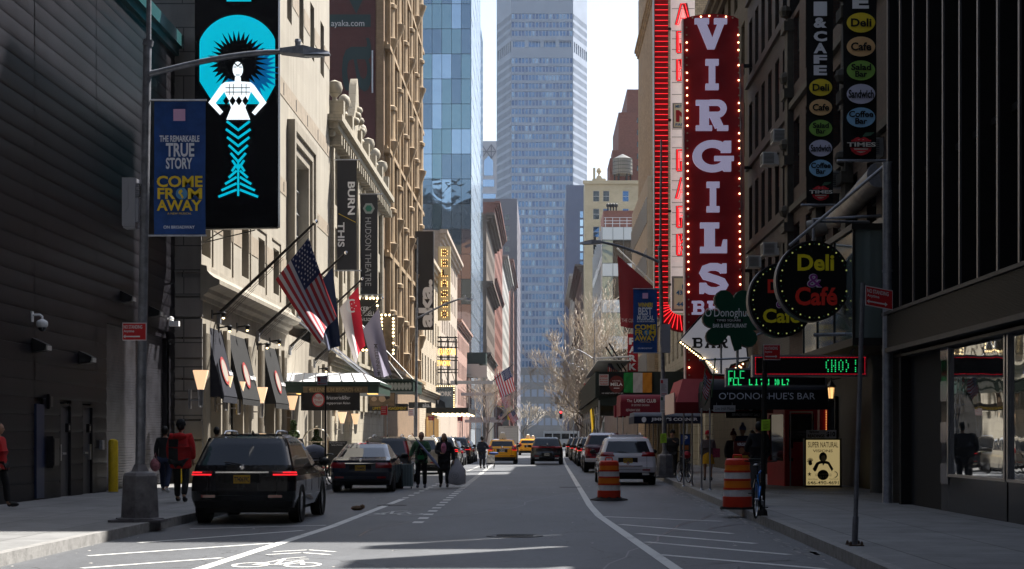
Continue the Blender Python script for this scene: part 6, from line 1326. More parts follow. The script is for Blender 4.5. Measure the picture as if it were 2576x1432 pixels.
mb.obj('legs', [galv], t)['kind'] = 'stuff'
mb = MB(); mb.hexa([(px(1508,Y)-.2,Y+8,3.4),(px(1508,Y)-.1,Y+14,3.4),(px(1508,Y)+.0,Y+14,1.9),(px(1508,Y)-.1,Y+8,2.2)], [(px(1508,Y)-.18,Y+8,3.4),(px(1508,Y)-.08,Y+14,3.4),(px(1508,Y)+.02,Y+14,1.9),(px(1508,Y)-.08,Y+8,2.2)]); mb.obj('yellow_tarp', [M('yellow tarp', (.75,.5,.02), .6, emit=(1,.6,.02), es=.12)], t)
mb = MB(); mb.box(px(1505,Y), px(1590,Y), Y+1, Y+26, ph(905,Y)-.02, ph(903,Y)); mb.tube([(px(1500,Y),Y+1,ph(900,Y)),(px(1590,Y),Y+1,ph(895,Y))], .06, 6); mb.obj('sheet_roof', [M('white shed roof', (.7,.7,.7), .5)], t)
Y = 87.8
t = thing('hotel_banner', 'black hotel banner with a dark red disc reading HOTEL MELA on the scaffold shed', 'banner', (px(1550,Y), Y, ph(994,Y)))
panel(t, 'panel', Y, 1508, 938, 1636, 994, [black_p], .08); poly(t, 'disc', Y, circ(1551,967,19,22), M('dusty red disc', (.12,.022,.02), .6), -.02)
ptext(t, 'HOTEL', Y, 1541,957,1562,960,white_t,-.04,.0); ptext(t, 'MELA', Y, 1536,963,1566,971,white_t,-.04,.02); ptext(t, '120 WEST 44TH ST NY NY', Y, 1514,988,1568,991,white_t,-.04,.0)
panel(t, 'underline', Y, 1544, 976, 1558, 977.5, [white_t], .01, -.04)
t = thing('warning_sign', 'small white DANGER notice with red lines at the left of the hotel banner', 'sign', (px(1512,Y), Y, ph(970,Y)))
panel(t, 'board', 87.7, 1507, 942, 1531, 970, [M('board white', (.42,.42,.43), .6)], .03)
for s, a, b in (('DANGER',944,950),('MEN WORKING ABOVE',953,956),('SPECIAL RIGGER',959,962),('718-458-5353',964.5,968.5)): ptext(t, s, 87.7, 1509, a, 1529, b, M('danger red', (.4,.05,.04), .6), -.03, .03)
t = thing('tricolour_flag', 'flat green white and orange flag stretched along the dark shed', 'flag', (px(1600,Y), Y, ph(988,Y)))
for k, (c, nm) in enumerate((((.015,.19,.045),'green'), ((.42,.40,.42),'white'), ((.48,.19,.02),'orange'))):
    mb = MB(); x0 = 1569+k*23.6
    for i in range(4):
        for j in range(5):
            w = lambda a, b: (px(x0+a*5.9,Y), Y-.06+.02*math.sin(a*2+b*1.7+k), ph(938+b*10,Y)); mb.quad(w(i,j), w(i+1,j), w(i+1,j+1), w(i,j+1))
    mb.obj('stripe', [M('flag '+nm, c, .8)], t, smooth=60)
# stacked word parking signs
def park_sign(lab, Y, x0, y0, x1, y1, ys, xx, arrow=None, n=4):
    t = thing('parking_sign', lab, 'sign', (px(x0,Y), Y, ph(y1,Y))); panel(t, 'panel', Y, x0, y0, x1, y1, [M('parking red', (.33,.01,.02), .5)], .15)
    for i, ch in enumerate('PARK'): ptext(t, ch, Y, xx[0], ys[0]+i*ys[1], xx[1], ys[0]+i*ys[1]+ys[2], white_t, -.03, .05)
    if arrow: mb = MB(); a = arrow; mb.strip([(a[0],a[1]),(a[2],a[3])], 2.6, P2(Y,-.03), .01); mb.strip([(a[2]-7,a[3]),(a[2],a[3]),(a[2],a[3]-7)], 2.6, P2(Y,-.035), .01); mb.obj('arrow', [white_t], t)
    return t
park_sign('tall narrow red PARK sign directly behind the blue theatre banner on the right lamp post', 92., 1579, 840, 1605, 935, (850,21.5,17), (1582,1601))
park_sign('small red PARK sign with a white arrow in front of the bare trees', 150., 1469, 964, 1487, 1016, (968,9.6,7.5), (1473,1483), (1474,1006,1481,1013))
# ================================================================= FLAGS
def flag_cloth(t, name, A, B, C, D, nu, nv, mfun, mats, amp=.12, folds=3., seed=0):
    """A,B along the pole; D below A and C below B; cloth falls in folds"""
    A, B, C, D = map(Vector, (A, B, C, D)); mb = MB()
    nrm = (B-A).cross(D-A).normalized(); pts = []
    for j in range(nv+1):
        for i in range(nu+1):
            u, v = i/nu, j/nv; p = (A*(1-u)+B*u)*(1-v)+(D*(1-u)+C*u)*v
            w = math.sin(u*folds*math.pi+seed+v*1.5)*amp*(.15+v)+math.sin(v*5+seed*2+u*2)*amp*.3
            p = p+nrm*w+Vector((0,0,-1))*(math.sin(math.pi*v)*.05)+Vector((math.sin(u*folds*math.pi*1.0+seed)*amp*.35*v, 0, 0)); pts.append(tuple(p))
    fs = []; ms = []
    for j in range(nv):
        for i in range(nu):
            a = j*(nu+1)+i; fs.append((a, a+1, a+nu+2, a+nu+1)); ms.append(mfun((i+.5)/nu, (j+.5)/nv))
    mb.add(pts, fs, ms); return mb.obj(name, mats, t, smooth=80)
fred = M('flag red', (.34,.02,.03), .75); fwht = M('flag white cloth', (.46,.44,.48), .8); fblu = M('flag blue', (.012,.022,.085), .75); fnav = M('navy flag cloth', (.012,.025,.075), .75)
def us_flag(t, A, B, C, D, amp=.12, seed=0., folds=3.):
    cl = flag_cloth(t, 'cloth', A, B, C, D, 26, 24, lambda u, v: 2 if (u < .54 and v < .4) else (0 if int(u*13) % 2 == 0 else 1), [fred, fwht, fblu], amp, folds, seed)
    A, B, C, D = map(Vector, (A, B, C, D)); nrm = (B-A).cross(D-A).normalized(); mb = MB()
    me = cl.data; n = 0
    for r in range(9):
        for c in range(6 if r % 2 == 0 else 5):
            u = .03+.045*(1 if r % 2 else 0)+c*.088; v = .025+r*.042
            j, i = int(v*24), int(u*26); p = me.polygons[j*26+i]; ctr = Vector(p.center)+t.location; s = (B-A).length*.026
            U = (B-A).normalized(); V = (D-A).normalized()
            for sg in (-1, 1):
                st = [ctr+p.normal*sg*.015+(U*math.cos(R(90+k*36))+V*math.sin(R(90+k*36)))*(s if k % 2 == 0 else s*.42) for k in range(10)]; mb.add([tuple(x) for x in st], [tuple(range(10))])
    mb.obj('stars', [M('star white', (.5,.5,.55), .8)], cl)['kind'] = 'stuff'
def pole_flag(lab, Y, bx, by, tx, ty, group, rake=0.):
    t = thing('flag_on_pole', lab, 'flag', (px(bx,Y), Y, ph(by,Y)), group)
    a, b = Vector((px(bx,Y),Y,ph(by,Y))), Vector((px(tx,Y),Y-rake,ph(ty,Y)))
    mb = MB(); mb.tube([a, b], [.065,.04], 8); p = mb.obj('pole', [M('dark bronze pole', (.035,.03,.025), .4, .4)], t, smooth=50)
    mb = MB(); mb.ball(b+Vector((.06,0,.06)), .07, 8); mb.obj('finial', [chrome], p)
    mb = MB(); mb.box(min(a.x,XH)-.02 if a.x < 0 else a.x-.1, a.x+.1, Y-.12, Y+.12, a.z-.3, a.z+.1); mb.tube([a+Vector((0,0,-.25)), a+(b-a)*.12], .02, 4); mb.obj('wall_bracket', [galv], t)
    mb = MB(); [mb.tube([a+Vector((.1+.1*k,0,-.1)), b-(b-a)*(.02+.3*k)+Vector((0,0,-.12-.1*k))], .008, 3) for k in range(3)]; mb.obj('halyard', [black_m], t)['kind'] = 'stuff'
    return t, a, b
q = lambda Y: (lambda x, y, d=0: (px(x,Y), Y+d, ph(y,Y)))
t, a, b = pole_flag('large American flag hanging in folds from the nearest hotel pole', 53.8, 548, 792, 790, 562, 'flags on slanting hotel poles'); w = q(53.8)
us_flag(t, w(776,598), w(692,702,.1), w(806,868,-.5), w(838,790,.7), .16, .4, 2.6)
mb = MB()
t, a, b = pole_flag('navy blue flag hanging close behind the large American flag', 61.2, 646, 839, 866, 640, 'flags on slanting hotel poles'); w = q(61.2)
flag_cloth(t, 'cloth', w(838,672), w(780,735,.2), w(822,885,-.2), w(851,868,.5), 12, 14, lambda u, v: 0 if v < .75 or u < .5 else 1, [fnav, M('slate flag band', (.10,.11,.17), .75)], .2, 2.4, 1)
t, a, b = pole_flag('red and white flag glowing in the sun, third along the hotel', 69., 726, 876, 908, 705, 'flags on slanting hotel poles'); w = q(69.)
cl = flag_cloth(t, 'cloth', w(901,722), w(852,775,.2), w(893,918,-.3), w(912,868,.6), 14, 16, lambda u, v: 0 if u < .5 else 1, [M('bright flag red', (.62,.02,.045), .75), M('bright flag white', (.72,.66,.66), .8)], .16, 2.2, 2)
mb = MB(); cx, cy = 889, 772; mb.strip([(cx+13*math.cos(R(a_)), cy+15*math.sin(R(a_))) for a_ in range(60,310,15)], 4, P2(69.,-.5), .01); [mb.prism(circ(cx+4+6*math.cos(k*1.25), cy+8*math.sin(k*1.25), 1.4,1.6,5), P2(69.,-.5), .01) for k in range(5)]; mb.obj('crescent', [white_t], cl)
t, a, b = pole_flag('pale lavender hotel flag drooping over the canopy roof, farthest of the hotel row', 76.3, 788, 910, 958, 753, 'flags on slanting hotel poles'); w = q(76.3)
cl = flag_cloth(t, 'cloth', w(953,775), w(912,828,.2), w(947,950,-.2), w(980,945,.7), 14, 16, lambda u, v: 0, [M('lavender flag cloth', (.27,.25,.33), .8)], .2, 2.4, 3)
mb = MB(); g_ = lambda u, v, dd=0: (px(944+v*9,76.3)+u*.12, 75.6+dd, ph(868,76.3)-u); mb.text('MILLENNIUM', g_, 0, 0, 1.5, 1, 0, 0, .01); mb.obj('lettering', [M('flag print grey', (.06,.055,.06), .8)], cl)
def far_us(lab, Y, A, B, C, D, poleA, seed):
    t, a, b = pole_flag(lab, Y, poleA[0], poleA[1], poleA[2], poleA[3], 'American flags far along the left side'); w = q(Y)
    us_flag(t, w(*A), w(*B), w(*C), w(*D), .22, seed, 2.)
far_us('big sunlit American flag over the far left pavement, topmost of its cluster', 190., (1282,922), (1243,947), (1262,1000), (1297,982), (1238,960,1292,915), 0)
far_us('second sunlit American flag hanging just below the topmost far flag', 215., (1282,972), (1254,985), (1270,1030), (1284,1022), (1240,990,1288,966), 1)
far_us('small American flag beside the far traffic light, lower left of the cluster', 240., (1262,1036), (1252,1046), (1262,1070), (1270,1058), (1247,1052,1266,1032), 2)
far_us('lowest American flag at the far left, beside the grey truck', 225., (1294,1030), (1278,1044), (1290,1068), (1304,1056), (1262,1058,1298,1024), 3)
# dark red club banner flag and American flag on the right
Y = 96.
t = thing('flag_on_pole', 'big dark red club banner flag on a raking white pole beside the right lamp post', 'flag', (px(1650,Y), Y, ph(730,Y))); w = q(Y)
mb = MB(); mb.tube([w(1552,624), w(1660,728)], .05, 6); mb.obj('pole', [M('white pole', (.5,.5,.5), .5)], t)
cl = flag_cloth(t, 'cloth', w(1553,642), w(1648,725), w(1650,835), w(1560,820,.5), 12, 14, lambda u, v: 1 if u < .025 or v > .97 else 0, [M('club dark red cloth', (.12,.008,.014), .75), M('white piping', (.4,.36,.36), .7)], .15, 3, 1)
ptext(t, 'THE CLUB', Y, 1563, 803, 1600, 812, M('white piping', (.4,.36,.36), .7), -.35, .0)
Y = 92.
t = thing('flag_on_pole', 'American flag on dark raking poles above the hotel banner on the right', 'flag', (px(1560,Y), Y, ph(900,Y))); w = q(Y)
mb = MB(); mb.tube([w(1565,934), w(1524,873)], .05, 6); mb.tube([w(1575,934), w(1532,864)], .05, 6); mb.obj('pole', [black_p], t)
us_flag(t, w(1530,902), w(1550,932), w(1580,945), w(1527,945), .08, 1)
# small flags by the near right canopy
t = thing('flag_on_pole', 'American flag and a furled tricolour on a slim pole before the pink canopy', 'flag', (px(1785,43.), 43., 2.)); Y = 43.; w = q(Y)
mb = MB(); mb.tube([w(1790,1000), w(1799,905)], .018, 6); mb.tube([w(1762,1010), w(1775,925)], .015, 6); mb.ball(w(1799,903), .03, 6); mb.obj('pole', [M('green pole', (.03,.09,.04), .5)], t)
us_flag(t, w(1772,935), w(1766,985), w(1780,1010), w(1788,960), .03, 0)
flag_cloth(t, 'tricolour_cloth', w(1794,935), w(1785,985), w(1772,1022), w(1780,1005), 8, 10, lambda u, v: 0 if v < .35 else (1 if v < .55 else 2), [fwht, M('flag orange', (.5,.16,.01), .8), M('flag dark green', (.01,.05,.03), .8)], .05, 2, 1)
# ================================================================= LAMP POSTS AND STREET SIGNS
def arm_curve(p0, p1, rise, n=10):
    p0, p1 = Vector(p0), Vector(p1); return [p0.lerp(p1, i/n)+Vector((0,0,rise*math.sin(math.pi*.5*(i/n))-rise*(i/n))) for i in range(n+1)]
def led_head(t, p, d, k=1.):
    p = Vector(p); mb = MB(); s = 1 if d > 0 else -1
    mb.hexa([(p.x,p.y-.11*k,p.z-.03*k),(p.x+.42*s*k,p.y-.17*k,p.z-.07*k),(p.x+.42*s*k,p.y+.17*k,p.z-.07*k),(p.x,p.y+.11*k,p.z-.03*k)], [(p.x,p.y-.09*k,p.z+.05*k),(p.x+.4*s*k,p.y-.14*k,p.z+.09*k),(p.x+.4*s*k,p.y+.14*k,p.z+.09*k),(p.x,p.y+.09*k,p.z+.05*k)])
    mb.hexa([(p.x+.421*s*k,p.y-.17*k,p.z-.07*k),(p.x+.86*s*k,p.y-.08*k,p.z-.05*k),(p.x+.86*s*k,p.y+.08*k,p.z-.05*k),(p.x+.421*s*k,p.y+.17*k,p.z-.07*k)], [(p.x+.401*s*k,p.y-.14*k,p.z+.09*k),(p.x+.84*s*k,p.y-.05*k,p.z+.0),(p.x+.84*s*k,p.y+.05*k,p.z+.0),(p.x+.401*s*k,p.y+.14*k,p.z+.09*k)])
    mb.lathe([(.05*k,.08*k),(.05*k,.17*k),(.06*k,.18*k),(.05*k,.22*k)], (p.x+.3*s*k,p.y,p.z), 10); h = mb.obj('lamp_head', [galv], t)
    mb = MB(); mb.box(min(p.x+.4*s*k,p.x+.75*s*k), max(p.x+.4*s*k,p.x+.75*s*k), p.y-.07*k, p.y+.07*k, p.z-.085*k, p.z-.068*k); mb.obj('lens', [M('lamp lens', (.4,.4,.38), .2)], h)
def lamp_post(lab, base, topx, arm0, arm1, Y, head_dir, group=None, detail=True):
    X = base; t = thing('street_lamp', lab, 'street lamp', (X, Y, .16), group)
    pole = M('pole galvanised', (.22,.23,.26), .5, .6, var=.4, scale=5, streak=.3)
    mb = MB(); T = (topx, Y, arm0[1]+.5); mb.tube([(X,Y,.9), T], [.085,.07], 12); mb.tube([T, (topx+.02,Y,T[2]+.1)], .09, 12); mb.tube([(topx+.02,Y,T[2]+.1), (topx+.05,Y,T[2]+4)], [.045,.035], 8)
    mb.obj('pole', [pole], t, smooth=50)
    mb = MB()
    if detail:
        n = 8
        mb.lathe([(.42,.16),(.42,.22),(.33,.23),(.29,.95),(.26,1.0),(.15,1.03),(.1,1.15)], (X,Y,0), 8); mb.box(X-.45, X+.45, Y-.4, Y+.4, .155, .2)
    else: mb.lathe([(.3,.16),(.28,.9),(.1,1.0)], (X,Y,0), 8)
    mb.obj('base', [M('cast base metal', (.16,.155,.165), .6, .4, var=.4, scale=5)], t)
    mb = MB(); mb.tube(arm_curve((topx,Y,arm0[1]), (arm1[0],Y,arm1[1]), .35), [.06]+[.05]*9+[.04], 8); mb.obj('arm', [pole], t, smooth=50)
    led_head(t, (arm1[0],Y,arm1[1]), head_dir, 1.)
    return t
def street_banner(lab, Y, x0, y0, x1, y1, side, words, logo_y):
    t = thing('street_banner', lab, 'banner', (px((x0+x1)/2,Y), Y, ph(y1,Y)), 'blue theatre banners on lamp posts'); w = x1-x0; k = w/130.
    u0, u1, z0, z1 = px(x0,Y), px(x1,Y), ph(y1,Y), ph(y0,Y); mb = MB(); n, m = 8, 20; vs = []
    for j in range(m+1):
        for i in range(n+1): u, v = i/n, j/m; vs.append((u0+(u1-u0)*u, Y-.012*math.sin(u*5+v*9)-.02*math.sin(v*4), z0+(z1-z0)*v))
    mb.add(vs, [(j*(n+1)+i, j*(n+1)+i+1, (j+1)*(n+1)+i+1, (j+1)*(n+1)+i) for j in range(m) for i in range(n)])
    mb.obj('cloth', [M('royal blue banner', (.016,.07,.27), .6, var=.25, scale=4)], t, smooth=60)
    mb = MB(); e = .12*(1 if side == 'l' else -1)
    for z in (z1+.02, z0-.02): mb.tube([(u0-(.15 if side == 'l' else .02),Y,z), (u1+(.02 if side == 'l' else .15),Y,z)], .018, 6)
    mb.obj('bars', [galv], t)['kind'] = 'stuff'
    sc_ = lambda q: (x0+q[0]*k, y0+q[1]*k, x0+q[2]*k, y0+q[3]*k)
    pk = M('pink print square', (.7,.42,.66), .6); panel(t, 'pink_square', Y, *sc_((50,21,80,51)), [pk], .004, -.045)
    yl = M('mustard lettering', (.8,.58,.04), .6); wh = M('banner white lettering', (.72,.77,.88), .6)
    for s, q, c in words: ptext(t, s, Y, *sc_(q), yl if c else wh, -.045, .03)
    L = logo_y
    for s, q in (('COME',(8,L,124,L+29)), ('FR',(10,L+31,55,L+59)), ('M',(87,L+31,123,L+59)), ('AWAY',(8,L+61,122,L+89))): ptext(t, s, Y, *sc_(q), yl, -.05, .03)
    poly(t, 'globe', Y, circ(x0+71*k, y0+(L+45)*k, 15*k, 15*k, 20), M('globe blue print', (.09,.28,.55), .6), -.048)
    poly(t, 'globe_land', Y, [(x0+(64+a)*k, y0+(L+38+b)*k) for a, b in ((0,0),(7,-4),(10,2),(5,7),(9,10),(12,17),(8,20),(5,12),(-1,6))], yl, -.056)
    ptext(t, 'A NEW MUSICAL', Y, *sc_((35,L+93,96,L+98)), yl, -.045, .0); ptext(t, 'ON BROADWAY', Y, *sc_((25,L+126,104,L+134)), wh, -.045, .02)
    return t
Y = 27.6
lp = lamp_post('nearest grey street lamp on the left, with a long curved arm', px(352,Y), px(371,Y)-.0, (0,ph(188,Y)), (px(706,Y),ph(131,Y)), Y, 1)
street_banner('large blue theatre banner on the nearest left lamp post, reading TRUE STORY', Y, 388, 255, 517, 590, 'l',
  (('THE REMARKABLE',(15,88,116,104),0), ('TRUE',(31,107,103,142),0), ('STORY',(31,144,98,173),0)), 190)
eb = thing('equipment_box', 'pale louvred equipment box strapped to the nearest left lamp post', 'utility box', (px(333,Y), Y, ph(575,Y)))
mb = MB(); mb.box(px(312,Y), px(345,Y), Y-.14, Y+.16, ph(570,Y), ph(450,Y)); mb.box(px(314,Y), px(343,Y), Y-.12, Y+.14, ph(575,Y), ph(570,Y)); mb.obj('casing', [M('pale grey plastic', (.26,.27,.31), .5)], eb)
mb = MB(); [mb.box(px(345,Y), px(353,Y), Y-.1, Y+.12, ph(466+k*5,Y), ph(463+k*5,Y)) for k in range(7)]; mb.box(px(345,Y), px(351,Y), Y-.1, Y+.12, ph(560,Y), ph(500,Y)); mb.tube([(px(316,Y),Y-.145,ph(540,Y)), (px(328,Y),Y-.145,ph(525,Y)), (px(328,Y),Y-.145,ph(455,Y))], .004, 4); mb.obj('louvres', [M('pale grey plastic', (.26,.27,.31), .5)], eb)['kind'] = 'stuff'
sgr = M('parking sign red', (.42,.01,.016), .45); sgw = M('reflective white', (.55,.53,.56), .5)
def street_sign(lab, Y, x0, y0, x1, y1, arrow, tilt=0., group='red no standing signs', cat='street sign'):
    t = thing('street_sign', lab, cat, (px(x0,Y), Y, ph(y1,Y)), group); h = y1-y0; w = x1-x0
    g = lambda u, v, dd=0: (px(x0+w*u,Y), Y+dd, ph(y1-h*v+tilt*u,Y))
    mb = MB(); fbox(mb, g, 0, 1, 0, 1, 0, .012); mb.obj('border', [sgw], t); mb = MB(); fbox(mb, g, .025, .975, .05, .95, -.006, .0); mb.obj('face', [sgr], t)
    mb = MB(); mb.text('NO STANDING', g, .06, .66, .84, .86, -.014, 0, .02); mb.text('Anytime', g, .06, .42, .5, .6, -.014, 0, .02); mb.obj('lettering', [sgw], t)
    mb = MB(); a, b = .1, .74
    mb.prism([(a,.19),(b,.19),(b,.26),(a,.26)], lambda u, v, dd=0: g(u, v, dd-.014), .004)
    for e, s in ((a,-1),(b,1)):
        if (arrow == 'l' and s < 0) or (arrow == 'r' and s > 0) or arrow == 'b': mb.prism([(e+s*.06,.225),(e-s*.03,.12),(e-s*.03,.33)], lambda u, v, dd=0: g(u, v, dd-.015), .004)
    mb.obj('arrow', [sgw], t); return t
street_sign('red NO STANDING sign with a left arrow on the nearest left lamp post', Y-.12, 308, 812, 368, 857, 'l')
# right lamp
Y = 58.4
lp2 = lamp_post('grey street lamp standing by the white car on the right', px(1673,Y), px(1660,Y), (0,ph(660,Y)), (px(1516,Y),ph(610,Y)), Y, -1)
street_banner('blue theatre banner on the right lamp post, reading WINNER! BEST MUSICAL', Y, 1593, 728, 1653, 887, 'r',
  (('WINNER!',(26,73,106,98),1), ('BEST',(27,99,102,142),0), ('MUSICAL',(21,143,113,169),0), ('ALL ACROSS NORTH AMERICA',(20,171,116,180),0)), 192)
eb = thing('equipment_box', 'grey equipment box strapped to the right lamp post beside the neon band', 'utility box', (px(1674,Y), Y, ph(890,Y)))
mb = MB(); mb.box(px(1664,Y), px(1686,Y), Y-.14, Y+.14, ph(888,Y), ph(816,Y)); mb.obj('casing', [M('pale grey plastic', (.26,.27,.31), .5)], eb); mb = MB(); mb.box(px(1660,Y), px(1664,Y), Y-.1, Y+.1, ph(870,Y), ph(830,Y)); mb.obj('mount', [galv], eb)
def reg_sign(lab, Y, x0, y0, x1, y1):
    t = thing('parking_rules_sign', lab, 'street sign', (px(x0,Y), Y, ph(y1,Y)), 'white parking rules signs'); m = (y0+y1)/2
    for i, (a, b) in enumerate(((y0,m-.5),(m+.5,y1))):
        panel(t, 'plate', Y, x0, a, x1, b, [sgw], .02); h = b-a; mb = MB(); w = x1-x0
        fbox(mb, FR(Y), px(x0+w*.08,Y), px(x0+w*.35,Y), ph(a+h*.28,Y), ph(a+h*.08,Y), -.008, -.002, i)
        for k in range(6): fbox(mb, FR(Y), px(x0+w*.12,Y), px(x0+w*(.62+.3*((k*7) % 3)/3),Y), ph(a+h*(.36+k*.075)+.4,Y), ph(a+h*(.36+k*.075)-.4,Y), -.008, -.002, 2)
        fbox(mb, FR(Y), px(x0+w*.15,Y), px(x0+w*.85,Y), ph(a+h*.93,Y), ph(a+h*.89,Y), -.008, -.002, i); mb.obj('print', [sgr, M('sign green', (.01,.07,.04), .6), M('sign grey print', (.15,.15,.15), .6)], t)['kind'] = 'stuff'
    return t
reg_sign('tall white parking rules sign on the right lamp post', Y-.1, 1661, 953, 1680, 1038)
def paper(lab, Y, x0, y0, x1, y1, col=(.33,.62,.03)):
    t = thing('paper_notice', lab, 'notice', (px(x0,Y), Y, ph(y1,Y)), 'bright green paper notices'); mb = MB(); mb.quad((px(x0,Y),Y,ph(y1,Y)), (px(x1,Y),Y+.01,ph(y1-1,Y)), (px(x1,Y),Y-.01,ph(y0,Y)), (px(x0+.5,Y),Y,ph(y0+1.5,Y))); mb.obj('sheet', [M('lime green paper', (.42,.72,.05), .8)], t)
    mb = MB(); h = y1-y0; [fbox(mb, FR(Y), px(x0+(x1-x0)*.15,Y), px(x1-(x1-x0)*.2*(1+k % 2),Y), ph(y0+h*(.2+k*.12)+.4,Y), ph(y0+h*(.2+k*.12)-.4,Y), -.02, -.015) for k in range(6)]; mb.obj('print', [M('notice print', (.05,.08,.02), .8)], t)['kind'] = 'stuff'
paper('lime green paper notice wrapped on the right lamp post', Y-.12, 1661, 1090, 1677, 1115)
# near right bare sign post and sign
Y = 21.4
t = thing('sign_post', 'slightly leaning steel sign post bolted to the near right pavement', 'sign post', (px(2150,Y), Y, .16))
mb = MB(); mb.tube([(px(2150,Y),Y,.16), (px(2171,Y),Y,ph(712,Y))], .032, 10); mb.tube([(px(2150,Y),Y,.17), (px(2152.5,Y),Y,.55)], .042, 10); mb.obj('post', [M('post steel', (.16,.17,.2), .45, .6, var=.3, scale=6)], t, smooth=50)
mb = MB(); mb.box(px(2132,Y), px(2168,Y), Y-.16, Y+.16, .16, .175); [mb.lathe([(.02,.175),(.02,.2),(.01,.22)], (px(x,Y),Y+dy,0), 6) for x in (2136,2164) for dy in (-.11,.11)]; mb.obj('base_plate', [M('rusty plate', (.1,.07,.055), .8, var=.3, scale=9)], t)
street_sign('large tilted red NO STANDING sign with a double arrow on the near right post', Y-.05, 2177, 718, 2246, 768, 'b', 13)
# black pole by the bicycle
Y = 29.6
t = thing('sign_post', 'thick black post on the right pavement carrying a red sign and a green notice', 'sign post', (px(1925,Y), Y, .16))
mb = MB(); mb.tube([(px(1918,Y),Y,.16), (px(1925,Y),Y,ph(870,Y))], .05, 10); mb.lathe([(.1,.16),(.09,.25),(.05,.3)], (px(1918,Y),Y,0), 10); mb.obj('post', [black_p], t, smooth=50)
street_sign('red NO STANDING sign with a right arrow over the near LED board', Y-.1, 1921, 867, 1963, 906, 'r'); paper('lime green paper notice on the thick black post', Y-.1, 1915, 1055, 1937, 1084)
# post with white sign in front of the hotel
Y = 49.
t = thing('sign_post', 'thin black post in front of the hotel canopy on the left', 'sign post', (px(819,Y), Y, .16))
mb = MB(); mb.tube([(px(819,Y),Y,.16), (px(819,Y),Y,ph(945,Y))], .03, 8); mb.lathe([(.08,.16),(.06,.22)], (px(819,Y),Y,0), 8); mb.obj('post', [black_p], t)
t = thing('taxi_stand_sign', 'small white taxi stand sign with a red arrow before the hotel canopy', 'street sign', (px(797,Y), Y, ph(970,Y)))
panel(t, 'plate', Y-.04, 797, 946, 824, 969, [M('dim reflective white', (.3,.3,.33), .5)], .01); panel(t, 'red_block', Y-.04, 799, 948, 806, 960, [sgr], .004, -.006); ptext(t, 'Taxi Stand', Y-.04, 808, 949, 822, 954, sgr, -.01, .0)
mb = MB(); mb.strip([(802,965),(820,965)], 1.2, P2(Y-.04,-.012), .004); mb.prism([(799,965),(804,962.5),(804,967.5)], P2(Y-.04,-.012), .004); mb.obj('arrow', [sgr], t)
for (lab, Y, x0, y0, x1, y1, red) in (('small red street sign beyond the dark sedan roof', 70., 958, 1022, 974, 1044, 1), ('small white street sign by the far black lamp on the left', 84., 1027, 1029, 1042, 1046, 0), ('small red street sign under the lit theatre marquee', 95., 1077, 1046, 1091, 1058, 1), ('small red street sign beside the lit marquee, right one of two', 110., 1151, 1048, 1163, 1060, 1)):
    t = thing('street_sign', lab, 'street sign', (px(x0,Y), Y, .16)); mb = MB(); mb.tube([(px(x1,Y),Y,.16), (px(x1,Y),Y,ph(y0-4,Y))], .03, 6); mb.obj('post', [galv], t)
    panel(t, 'plate', Y-.05, x0, y0, x1, y1, [sgr if red else sgw], .02); mb = MB(); [fbox(mb, FR(Y-.05), px(x0+2,Y), px(x1-3,Y), ph(y0+3+k*4.2,Y), ph(y0+2+k*4.2,Y), -.01, -.004) for k in range(4)]; mb.obj('print', [sgw if red else sgr], t)['kind'] = 'stuff'
# far lamps
Y = 88.; far = lamp_post('slender street lamp before the tall black sign on the left', px(1046,Y), px(1048,Y), (0,ph(802,Y)), (px(1155,Y),ph(753,Y)), Y, 1, 'street lamps farther along', False)
put(far, (-6.9, 235., .16), label='street lamp far down the left side beside the cluster of flags'); 
Y = 150.; fr_ = lamp_post('distant right street lamp, first beyond the neon sign', px(1495,Y), px(1495,Y), (0,ph(905,Y)), (px(1400+52,Y),ph(880,Y)), Y, -1, 'street lamps farther along', False)
put(fr_, (4.9, 178., .16), label='distant right street lamp, second beyond the neon sign'); put(fr_, (4.9, 210., .16), label='distant right street lamp, third beyond the neon sign'); put(fr_, (4.9, 250., .16), label='distant right street lamp, farthest of four')
# traffic lights
for (lab, Y, x, y, lit, side) in (('distant traffic light showing red above the street', 290., 1411, 1040, 1, 1), ('yellow traffic light housing seen end on by the far flags', 270., 1280, 1042, 0, -1)):
    t = thing('traffic_light', lab, 'traffic light', (px(x,Y), Y, ph(y+14,Y))); mb = MB(); mb.box(px(x,Y)-.25, px(x,Y)+.25, Y, Y+.3, ph(y,Y)-1.0, ph(y,Y)+.5); mb.tube([(px(x,Y),Y+.15,ph(y,Y)+.5), (px(x,Y),Y+.15,ph(y,Y)+1.2), (px(x,Y)+side*3,Y+.15,ph(y,Y)+1.4), (px(x,Y)+side*3,Y+.15,.1)], .08, 6); mb.obj('housing', [M('traffic yellow', (.45,.27,.02), .5) if not lit else black_p], t)
    mb = MB(); mb.ball((px(x,Y),Y-.02,ph(y,Y)+.2), .2, 8); mb.obj('red_lens', [M('lit red lens', (1,.05,.05), .3, emit=(1,.03,.03), es=2.5) if lit else black_p], t)
